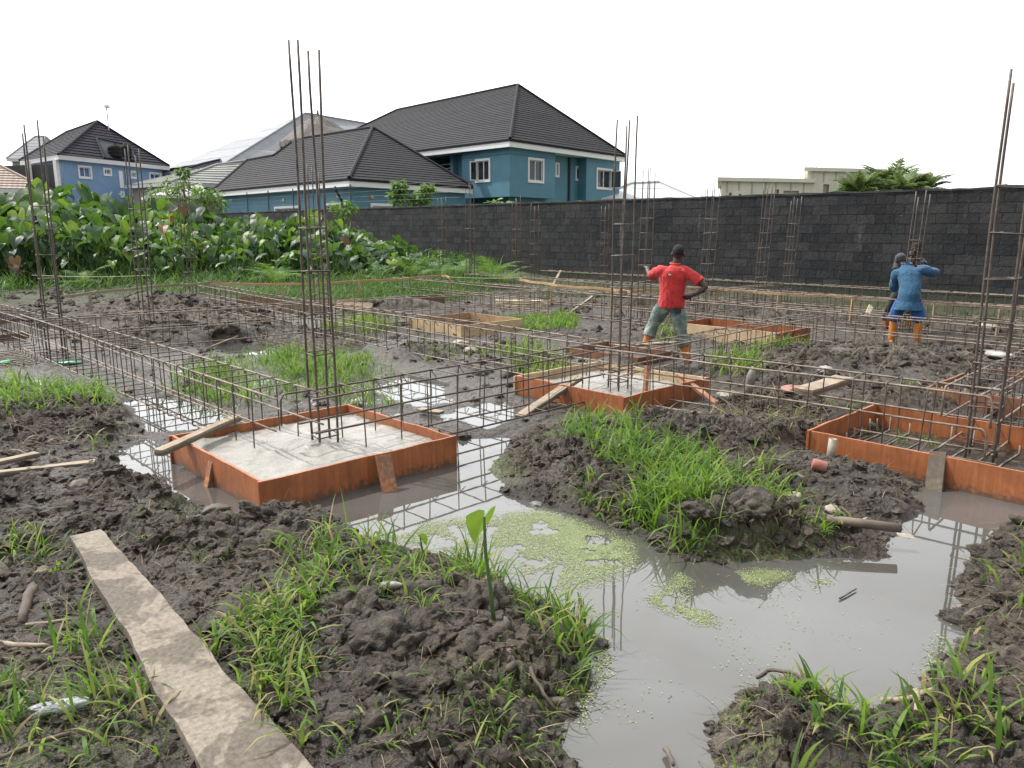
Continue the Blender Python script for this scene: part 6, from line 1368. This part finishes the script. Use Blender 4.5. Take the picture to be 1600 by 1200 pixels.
# ------------------------------------------------------------------ people
mk_plain('skin_dark', (.030, .017, .012), (.055, .032, .022), 8, .5, .15); mk_plain('hair_black', (.006, .006, .006), (.014, .013, .013), 60, .9, .8)
def cloth(name, c1, c2, sc=5, fold=.6, seed=0):
    t = NT(name); p = t.pos(); n = t.noise(p, sc, 5, .6); w = t.noise(t.map(p, (1.6, 1.6, .8), loc=(seed, 0, 0)), 7, 3, .5, .8); g = t.noise(p, 300, 2)
    c = t.ramp(n, [(.3, c1), (.7, c2)]); b = t.bump(w, fold, .03); t.bump(g, .2, .002, b); M[name] = t.fin(c, .85); t.p.inputs['Sheen Weight'].default_value = .15
cloth('red_shirt', (.36, .014, .016), (.50, .030, .028), 5, 1.0); cloth('blue_shirt', (.007, .052, .115), (.016, .088, .170), 5, 1.0); cloth('blue_shorts', (.006, .055, .21), (.012, .085, .30), 5, .9); cloth('dark_cloth', (.008, .009, .011), (.02, .021, .024)); cloth('cap_grey', (.02, .026, .035), (.05, .06, .07))
t = NT('jeans'); p = t.pos(); n = t.noise(p, 6, 5, .6); w = t.noise(t.map(p, (1.2, 1.2, 1.2)), 9, 3, .5, 1.0); c = t.ramp(n, [(.32, (.050, .085, .085)), (.50, (.12, .165, .150)), (.66, (.29, .32, .27))]); t.bump(w, .9, .03); M['jeans'] = t.fin(c, .9)
t = NT('boot_orange'); p = t.pos(); n = t.noise(p, 14, 4, .6); c = t.ramp(n, [(.3, (.42, .125, .012)), (.7, (.56, .20, .022))]); c = t.mix(t.ramp(t.math('ADD', t.sep(p, 2), t.math('MULTIPLY', n, .22)), [(.14, .95), (.27, .12)]), c, (.07, .055, .042)); M['boot_orange'] = t.fin(c, .5); mk_plain('boot_sole', (.05, .035, .025), (.12, .09, .06), 9, .8)
def smooth_path(P, rad, n=5):
    """Catmull-Rom through the joints, with radii"""
    P = [Vector(p) for p in P]; out, rr = [], []
    for i in range(len(P)-1):
        p0, p1, p2, p3 = P[max(i-1, 0)], P[i], P[i+1], P[min(i+2, len(P)-1)]
        for k in range(n):
            t = k/n; a = .5*((2*p1) + (p2-p0)*t + (2*p0-5*p1+4*p2-p3)*t*t + (3*p1-p0-3*p2+p3)*t**3)
            out.append(p1.lerp(p2, t)*.45 + a*.55); rr.append(rad[i]+(rad[i+1]-rad[i])*t)
    out.append(P[-1]); rr.append(rad[-1]); return out, rr
def limb(m, P, rad, n=5, sides=14):
    p, r_ = smooth_path(P, rad, n); return m.tube(p, r_, sides)
def ball(m, c, rx, ry, rz, M_=None, n=10):
    c = Vector(c); rings = []
    for i in range(n+1):
        a = math.pi*i/n; s = max(math.sin(a), .02); X, Y, Z = Vector((rx*s, 0, 0)), Vector((0, ry*s, 0)), Vector((0, 0, -rz*math.cos(a)))
        if M_ is not None: X, Y, Z = M_ @ X, M_ @ Y, M_ @ Z
        rings.append((c+Z, X, Y))
    return m.loft(rings)
def fuse(m, name, mat, parent, vox=.009, smooth=4, noise=0.0, seed=0, sc=9):
    """joins overlapping volumes into one continuous skin"""
    me = m.mesh(name); bm = bmesh.new(); bm.from_mesh(me); bmesh.ops.recalc_face_normals(bm, faces=bm.faces[:]); bm.to_mesh(me); bm.free()
    o = link(name, me); a = o.modifiers.new('r', 'REMESH'); a.mode = 'VOXEL'; a.voxel_size = vox; b = o.modifiers.new('s', 'SMOOTH'); b.iterations = smooth; b.factor = .5
    dg = bpy.context.evaluated_depsgraph_get(); dg.update(); me2 = bpy.data.meshes.new_from_object(o.evaluated_get(dg)); bpy.data.objects.remove(o)
    n = len(me2.vertices); co = np.empty(n*3, np.float32); me2.vertices.foreach_get('co', co); co = co.reshape(-1, 3)
    if noise:
        no = np.empty(n*3, np.float32); me2.vertices.foreach_get('normal', no); no = no.reshape(-1, 3)
        d = fbm(co[:, 0]*sc+co[:, 2]*sc*.7+seed, co[:, 1]*sc-co[:, 2]*sc*.45, 3, seed)-.5; co = co + no*(d*2*noise)[:, None]; me2.vertices.foreach_set('co', co.astype(np.float32).ravel())
    me2.polygons.foreach_set('use_smooth', [True]*len(me2.polygons)); me2.update(); me2.name = name; return link(name, me2, M[mat], parent)
def rotm(yaw=0, pitch=0, roll=0): return Matrix.Rotation(yaw, 3, 'Z') @ Matrix.Rotation(pitch, 3, 'X') @ Matrix.Rotation(roll, 3, 'Y')
def head(m, c, H_, s=1.0):
    """skull, jaw, nose, ears, lips; +y is where the face looks"""
    c = Vector(c); f = lambda x, y, z: c + H_ @ Vector((x*s, y*s, z*s))
    ball(m, f(0, -.012, .022), .076*s, .095*s, .095*s, H_); ball(m, f(0, .028, -.045), .058*s, .065*s, .075*s, H_); ball(m, f(0, .088, -.012), .015*s, .022*s, .024*s, H_); ball(m, f(0, .075, -.062), .026*s, .018*s, .012*s, H_)
    for x in (-1, 1): ball(m, f(x*.078, -.005, -.008), .012*s, .024*s, .034*s, H_); ball(m, f(x*.03, .074, .022), .016*s, .012*s, .010*s, H_)
def hand(m, wrist, direc, palmn, curl=.6, s=1.0, thumb=1):
    """palm, four unequal curled fingers and a thumb from the side of the palm"""
    w = Vector(wrist); d = Vector(direc).normalized(); n = Vector(palmn); n = (n-d*n.dot(d)).normalized(); x = d.cross(n)
    m.loft([(w + d*.0*s, x*.028*s, n*.020*s), (w + d*.03*s, x*.038*s, n*.017*s), (w + d*.085*s, x*.042*s, n*.014*s), (w + d*.095*s, x*.036*s, n*.010*s)])
    for k, (off, L) in enumerate(((-.030, .070), (-.010, .080), (.011, .074), (.031, .058))):
        p = w + d*.088*s + x*off*s; a = 0; pts = [p - d*.02*s, p]; 
        for q in range(3): a += curl*(.7+.15*k); p = p + (d*math.cos(a) + n*math.sin(a))*L*s*(.45, .32, .23)[q]; pts.append(p)
        m.tube(pts, [.0095*s, .0095*s, .009*s, .0082*s, .0065*s], 8)
    p = w + d*.025*s - x*.032*s*thumb; pts = [p, p + (d*.6 - x*.8*thumb + n*.2)*.03*s, p + (d*.9 - x*.8*thumb + n*.5)*.055*s, p + (d*1.2 - x*.6*thumb + n*.8)*.072*s]; m.tube(pts, [.013*s, .012*s, .0105*s, .008*s], 8)
def boot(t, ank, top, yaw, ground, s=1.0, ht=.0):
    """rubber boot: shaft to `top`, foot pointing along yaw"""
    a, tp = Vector(ank), Vector(top); d = Vector((-math.sin(yaw), math.cos(yaw), 0)); m = MB()
    limb(m, [tp, tp.lerp(a, .5), a, Vector((a.x, a.y, ground+.05))+d*.01], [.070*s, .062*s, .056*s, .052*s]); x = Vector((d.y, -d.x, 0)); g_ = Vector((a.x, a.y, ground))
    U = Vector((0, 0, 1)); m.loft([(g_+U*.05-d*.085, x*.022, U*.03), (g_+U*.055-d*.06, x*.040, U*.05), (g_+U*.06, x*.047, U*.058), (g_+U*.05+d*.09, x*.052, U*.046), (g_+U*.042+d*.15, x*.050, U*.038), (g_+U*.035+d*.19, x*.034, U*.026), (g_+U*.03+d*.205, x*.012, U*.012)])
    o = fuse(m, 'boot', 'boot_orange', t, .009, 3); m = MB(); U = Vector((0, 0, 1))
    m.loft([(g_+U*.004, x*.05+d*0, d*.09), (g_+U*.018, x*.05, d*.09)]) if False else m.add([g_ + x*sx*w_ + d*yy + U*z for z in (-.012, .016) for yy, w_ in ((-.09, .035), (0, .050), (.10, .055), (.18, .042), (.215, .012)) for sx in (-1, 1)], [(0,1,3,2),(2,3,5,4),(4,5,7,6),(6,7,9,8),(10,12,13,11),(12,14,15,13),(14,16,17,15),(16,18,19,17),(0,2,12,10),(2,4,14,12),(4,6,16,14),(6,8,18,16),(1,11,13,3),(3,13,15,5),(5,15,17,7),(7,17,19,9),(0,10,11,1),(8,9,19,18)])
    m.build('sole', M['boot_sole'], o); return o
def torso(m, rings, k=1.0, add=0.0): m.loft([(Vector(c), Vector((rx*k+add, 0, 0)), Vector((0, ry*k+add, 0))) for c, rx, ry in rings])
V3 = Vector
# --- the man in red, seen from behind, pointing with his left arm, right hand on hip
gp = G(1072, 574, .0); ya = -math.atan2(gp.x, gp.y)
t = thing('person', 'man in red polo shirt and jeans seen from behind, pointing, one hand on hip', 'person', gp*Vector((1, 1, 0)) + Vector((0, 0, .01)), ya)
la, lk, lh, ra_, rk, rh = V3((-.60, .10, .30)), V3((-.49, .13, .62)), V3((-.335, .01, .93)), V3((.02, 0, .09)), V3((-.09, .05, .47)), V3((-.165, .0, .93))
ls, le_, lw_, rs, re_, rw = V3((-.435, .02, 1.395)), V3((-.565, .20, 1.285)), V3((-.640, .41, 1.405)), V3((-.045, -.01, 1.385)), V3((.215, -.10, 1.165)), V3((.020, -.13, 1.045))
hc = V3((-.185, .045, 1.625)); HM = rotm(.15, -.05, 0)
TR_ = [((-.25, .0, .86), .165, .125), ((-.25, .0, .95), .165, .122), ((-.25, .0, 1.06), .155, .112), ((-.245, .01, 1.20), .168, .118), ((-.24, .01, 1.31), .185, .12), ((-.238, .01, 1.39), .165, .105), ((-.225, .015, 1.44), .10, .08), ((-.215, .02, 1.475), .062, .062)]
m = MB(); torso(m, TR_, .93); m.loft([((-.218, .02, 1.44), .06, .06), ((-.20, .03, 1.50), .060, .060), ((-.19, .035, 1.57), .058, .060)]); head(m, hc, HM, 1.08)
limb(m, [ls, le_, lw_], [.055, .042, .028]); hand(m, lw_, (-.15, .95, .10), (0, 0, -1), .35, 1, 1); limb(m, [rs, re_, rw], [.055, .044, .029]); hand(m, rw, (-.75, .55, -.35), (-.2, .9, .1), .35, 1, -1)
limb(m, [lh, lk, la], [.088, .056, .042]); limb(m, [rh, rk, ra_], [.088, .056, .042]); body = fuse(m, 'body', 'skin_dark', t, .0075, 3)
m = MB(); hz = lambda x, y, z: hc + HM @ V3((x, y, z)); ball(m, hz(0, -.020, .036), .086, .104, .098, HM, 12); o = fuse(m, 'hair', 'hair_black', body, .008, 2, .002, 3, 60)
m = MB(); torso(m, TR_[:-1], 1.0, .022); m.loft([((-.222, .012, 1.42), .10, .085), ((-.215, .016, 1.465), .078, .074)])
limb(m, [V3((-.33, .01, 1.37)), ls+V3((.02, 0, -.01)), ls.lerp(le_, .55), ls.lerp(le_, .88)], [.085, .088, .082, .088]); limb(m, [V3((-.15, .01, 1.36)), rs+V3((-.02, 0, -.01)), rs.lerp(re_, .5), rs.lerp(re_, .72)], [.085, .088, .082, .086])
sh = fuse(m, 'shirt', 'red_shirt', t, .010, 5, .018, 5, 9)
m = MB(); m.tube([(-.218+.066*math.cos(a), .02+.064*math.sin(a), 1.490+.012*math.sin(a)) for a in [2*math.pi*k/14 for k in range(14)]], .015, 8, closed=True); m.build('collar', M['red_shirt'], sh, True)
mk_plain('badge_pale', (.30, .26, .16), (.5, .45, .3), 90, .8); m = MB(); ball(m, (-.285, -.128, 1.335), .024, .008, .015); m.build('badge', M['badge_pale'], sh, True); m = MB(); ball(m, (-.318, -.123, 1.338), .014, .007, .014); m.build('badge', M['dark_cloth'], sh, True)
m = MB(); m.loft([((-.25, 0, .84), .135, .12), ((-.25, 0, .90), .170, .134), ((-.25, 0, .99), .168, .128)]); limb(m, [lh+V3((.02, 0, .0)), lh.lerp(lk, .5), lk, lk.lerp(la, .35), lk.lerp(la, .62)], [.115, .108, .088, .092, .088]); limb(m, [rh+V3((-.02, 0, .0)), rh.lerp(rk, .5), rk, rk.lerp(ra_, .35), rk.lerp(ra_, .46)], [.115, .108, .090, .094, .088])
je = fuse(m, 'jeans', 'jeans', t, .010, 4, .016, 8, 11)
m = MB(); m.box((-.195, -.139, .79), (-.105, -.118, .875)); m.build('back_pocket', M['dark_cloth'], je, bevel=.008)
boot(t, la, lk.lerp(la, .50), .5, .21); boot(t, ra_, rk.lerp(ra_, .38), -.1, .0)
# --- the man in blue, stooping at the far cage
gp = G(1411, 544, .0); ya = -math.atan2(gp.x, gp.y)
t = thing('person', 'man in blue shirt and shorts with orange boots, stooping at a column cage', 'person', gp*Vector((1, 1, 0)) + Vector((0, 0, .02)), ya)
la, lk, lh, ra_, rk, rh = V3((-.19, .05, .09)), V3((-.18, .08, .46)), V3((-.085, -.02, .82)), V3((.20, .0, .09)), V3((.19, .04, .46)), V3((.115, -.02, .82))
ls, le_, lw_, rs, re_, rw = V3((-.205, .18, 1.22)), V3((-.245, .27, .97)), V3((-.10, .46, .98)), V3((.185, .17, 1.285)), V3((.365, .26, 1.245)), V3((.15, .44, 1.31))
hc = V3((-.175, .32, 1.435)); HM = rotm(.25, -.55, -.12)
TR_ = [((.015, -.03, .78), .165, .125), ((.02, -.02, .90), .160, .120), ((.02, .03, 1.02), .160, .12), ((.0, .10, 1.14), .178, .125), ((-.015, .155, 1.24), .18, .125), ((-.03, .185, 1.30), .15, .11), ((-.06, .21, 1.345), .09, .08)]
TR_ = [(c, a*.93, b) for c, a, b in TR_]
m = MB(); torso(m, TR_, .93); m.loft([((-.06, .20, 1.31), .06, .06), ((-.11, .25, 1.37), .054, .056), ((-.15, .29, 1.41), .052, .056)]); head(m, hc, HM)
limb(m, [ls, le_, lw_], [.052, .042, .028]); hand(m, lw_, (.5, .8, .1), (.6, -.3, .2), .8, 1, 1); limb(m, [rs, re_, rw], [.052, .042, .028]); hand(m, rw, (-.7, .6, .1), (-.3, -.6, .2), .8, 1, -1)
limb(m, [lh, lk, la], [.085, .055, .042]); limb(m, [rh, rk, ra_], [.085, .055, .042]); body = fuse(m, 'body', 'skin_dark', t, .008, 3)
m = MB(); ball(m, hc + HM @ V3((0, -.014, .036)), .086, .102, .086, HM, 12); m.loft([(hc + HM @ V3((0, .07, .05)), HM @ V3((.07, 0, 0)), HM @ V3((0, .05, 0))), (hc + HM @ V3((0, .12, .045)), HM @ V3((.055, 0, 0)), HM @ V3((0, .05, 0)))]); fuse(m, 'cap', 'cap_grey', body, .008, 2, .004, 4, 20)
m = MB(); torso(m, [((.02, -.05, .63), .195, .150), ((.02, -.04, .70), .180, .145)] + TR_ + [((-.075, .22, 1.375), .062, .06)], 1.0, .024)
limb(m, [V3((-.12, .16, 1.22)), ls, ls.lerp(le_, .55), le_, le_.lerp(lw_, .3)], [.085, .088, .075, .072, .068]); limb(m, [V3((.08, .16, 1.25)), rs, rs.lerp(re_, .55), re_, re_.lerp(rw, .3)], [.085, .09, .08, .076, .07])
sh = fuse(m, 'shirt', 'blue_shirt', t, .011, 4, .022, 6, 8); m = MB(); m.tube([(-.075+.075*math.cos(a), .222+.06*math.sin(a), 1.388+.015*math.sin(a)) for a in [2*math.pi*k/14 for k in range(14)]], .016, 8, closed=True); m.build('collar', M['blue_shirt'], sh, True)
m = MB(); m.loft([((.015, -.03, .66), .15, .13), ((.015, -.03, .74), .18, .14), ((.015, -.02, .86), .165, .125)]); limb(m, [lh+V3((.0, 0, -.06)), lh.lerp(lk, .5), lh.lerp(lk, 1.02)], [.108, .108, .110]); limb(m, [rh+V3((-.0, 0, -.06)), rh.lerp(rk, .5), rh.lerp(rk, 1.02)], [.108, .108, .110]); fuse(m, 'shorts', 'blue_shorts', t, .011, 4, .010, 9, 9)
boot(t, la, lk.lerp(la, .12), .1, .0); boot(t, ra_, rk.lerp(ra_, .12), -.1, .0)
# --- a third man in dark clothes, mostly hidden behind him
gp = AT(1409, 527, 14.75); gp.z = 0; ya = -math.atan2(gp.x, gp.y)
t = thing('person', 'man in dark clothes mostly hidden behind the man in blue, holding the cage', 'person', gp + Vector((0, 0, .05)), ya)
la, lk, lh, ra_, rk, rh = V3((-.30, .0, .09)), V3((-.26, -.04, .46)), V3((-.10, 0, .84)), V3((.08, .02, .09)), V3((.10, -.03, .46)), V3((.08, 0, .84))
ls, le_, lw_, rs, re_, rw = V3((-.18, -.06, 1.30)), V3((-.22, -.28, 1.12)), V3((.0, -.38, 1.20)), V3((.20, -.05, 1.32)), V3((.24, -.27, 1.25)), V3((.07, -.38, 1.42)); hc = V3((.09, -.10, 1.56)); HM = rotm(math.pi-.2, -.2, 0)
TR_ = [((-.01, 0, .80), .16, .12), ((-.0, 0, .95), .155, .115), ((.0, -.02, 1.12), .165, .118), ((.01, -.05, 1.25), .18, .12), ((.02, -.06, 1.33), .15, .10), ((.04, -.07, 1.38), .09, .07)]
m = MB(); torso(m, TR_, .93); m.loft([((.04, -.07, 1.36), .058, .058), ((.075, -.09, 1.46), .053, .055), ((.085, -.095, 1.52), .05, .055)]); head(m, hc, HM); limb(m, [ls, le_, lw_], [.052, .042, .028]); hand(m, lw_, (.3, -.7, .5), (.5, .5, 0), .9, 1, 1); limb(m, [rs, re_, rw], [.052, .042, .028]); hand(m, rw, (-.4, -.6, .6), (-.5, .5, 0), .9, 1, -1)
limb(m, [lh, lk, la], [.085, .055, .042]); limb(m, [rh, rk, ra_], [.085, .055, .042]); body = fuse(m, 'body', 'skin_dark', t, .009, 3); m = MB(); ball(m, hc + HM @ V3((0, -.018, .034)), .079, .096, .09, HM, 12); fuse(m, 'hair', 'hair_black', body, .009, 2)
m = MB(); torso(m, TR_, 1.0, .02); limb(m, [V3((-.1, -.05, 1.28)), ls, ls.lerp(le_, .8)], [.08, .085, .075]); limb(m, [V3((.12, -.05, 1.3)), rs, rs.lerp(re_, .8)], [.08, .085, .075]); fuse(m, 'shirt', 'dark_cloth', t, .011, 4, .010, 3, 8)
m = MB(); m.loft([((-.01, 0, .76), .15, .125), ((-.01, 0, .90), .165, .125)]); limb(m, [lh, lk, la+V3((0, 0, .10))], [.10, .08, .075]); limb(m, [rh, rk, ra_+V3((0, 0, .10))], [.10, .08, .075]); fuse(m, 'trousers', 'dark_cloth', t, .011, 4, .009, 2, 9)
boot(t, la, lk.lerp(la, .55), .2, .0); boot(t, ra_, rk.lerp(ra_, .55), -.2, .0)
# ------------------------------------------------------------------ daylight and camera
SUN_EL, SUN_AZ = R(55), R(-62)            # high, over the viewer's left front
w = bpy.data.worlds.new('World'); scene.world = w; w.use_nodes = True; nt = w.node_tree; nt.nodes.clear()
sky = nt.nodes.new('ShaderNodeTexSky'); sky.sky_type = 'NISHITA'; sky.sun_disc = False; sky.sun_elevation = SUN_EL; sky.sun_rotation = SUN_AZ; sky.air_density = 1.2; sky.dust_density = 4.0; sky.ozone_density = 1.0
tc = nt.nodes.new('ShaderNodeTexCoord'); no = nt.nodes.new('ShaderNodeTexNoise'); no.inputs['Scale'].default_value = 1.6; no.inputs['Detail'].default_value = 5; no.inputs['Roughness'].default_value = .55
nt.links.new(tc.outputs['Generated'], no.inputs['Vector'])
rp = nt.nodes.new('ShaderNodeValToRGB'); rp.color_ramp.elements[0].position = .38; rp.color_ramp.elements[0].color = (.74, .74, .74, 1); rp.color_ramp.elements[1].position = .62; rp.color_ramp.elements[1].color = (.96, .96, .96, 1)
nt.links.new(no.outputs['Fac'], rp.inputs[0])
mx = nt.nodes.new('ShaderNodeMix'); mx.data_type = 'RGBA'; nt.links.new(rp.outputs[0], mx.inputs[0]); nt.links.new(sky.outputs[0], mx.inputs[6]); mx.inputs[7].default_value = (23.0, 23.4, 23.8, 1)   # thin bright cloud
# added glow for brighter reflections: strongest ahead to the left, dimmer behind the viewer
gd = Vector((math.sin(R(-38))*math.cos(R(32)), math.cos(R(-38))*math.cos(R(32)), math.sin(R(32))))
dt = nt.nodes.new('ShaderNodeVectorMath'); dt.operation = 'DOT_PRODUCT'; nt.links.new(tc.outputs['Generated'], dt.inputs[0]); dt.inputs[1].default_value = gd
mr = nt.nodes.new('ShaderNodeMapRange'); mr.inputs['From Min'].default_value = -1; nt.links.new(dt.outputs['Value'], mr.inputs['Value'])
gr_ = nt.nodes.new('ShaderNodeValToRGB'); e = gr_.color_ramp.elements; e[0].position = 0; e[0].color = (.30, .30, .31, 1); e[1].position = 1; e[1].color = (1.0, 1.0, 1.0, 1)
for ps, cv in ((.45, .36), (.66, .60), (.86, .88)): q = e.new(ps); q.color = (cv, cv, cv*1.005, 1)
nt.links.new(mr.outputs[0], gr_.inputs[0]); m2 = nt.nodes.new('ShaderNodeMix'); m2.data_type = 'RGBA'; m2.blend_type = 'MULTIPLY'; m2.inputs[0].default_value = 1; nt.links.new(mx.outputs[2], m2.inputs[6]); nt.links.new(gr_.outputs[0], m2.inputs[7])
bg = nt.nodes.new('ShaderNodeBackground'); bg.inputs[1].default_value = .10; nt.links.new(m2.outputs[2], bg.inputs[0])
wo = nt.nodes.new('ShaderNodeOutputWorld'); nt.links.new(bg.outputs[0], wo.inputs[0])
sd = bpy.data.lights.new('sun', 'SUN'); sd.energy = 4.0; sd.angle = R(1.5); sd.color = (1.0, .96, .89); so = bpy.data.objects.new('sun', sd); COL.objects.link(so)
dv = Vector((math.sin(SUN_AZ)*math.cos(SUN_EL), math.cos(SUN_AZ)*math.cos(SUN_EL), math.sin(SUN_EL))); so.rotation_euler = dv.to_track_quat('Z', 'Y').to_euler(); so.location = dv*50
cd = bpy.data.cameras.new('camera'); cd.sensor_width = 36; cd.lens = 36*FOC/1600; cd.clip_start = .05; cd.clip_end = 3000; co = bpy.data.objects.new('camera', cd); COL.objects.link(co)
co.location = (0, 0, CAMH); co.rotation_euler = (R(90)-PIT, 0, 0); scene.camera = co
scene.view_settings.view_transform = 'Standard'; scene.view_settings.look = 'None'; scene.view_settings.exposure = 0.34; scene.view_settings.gamma = 1
scene.cycles.max_bounces = 8; scene.cycles.diffuse_bounces = 3; scene.cycles.glossy_bounces = 3; scene.cycles.transmission_bounces = 3; scene.cycles.use_denoising = True
scene.cycles.sample_clamp_indirect = 6
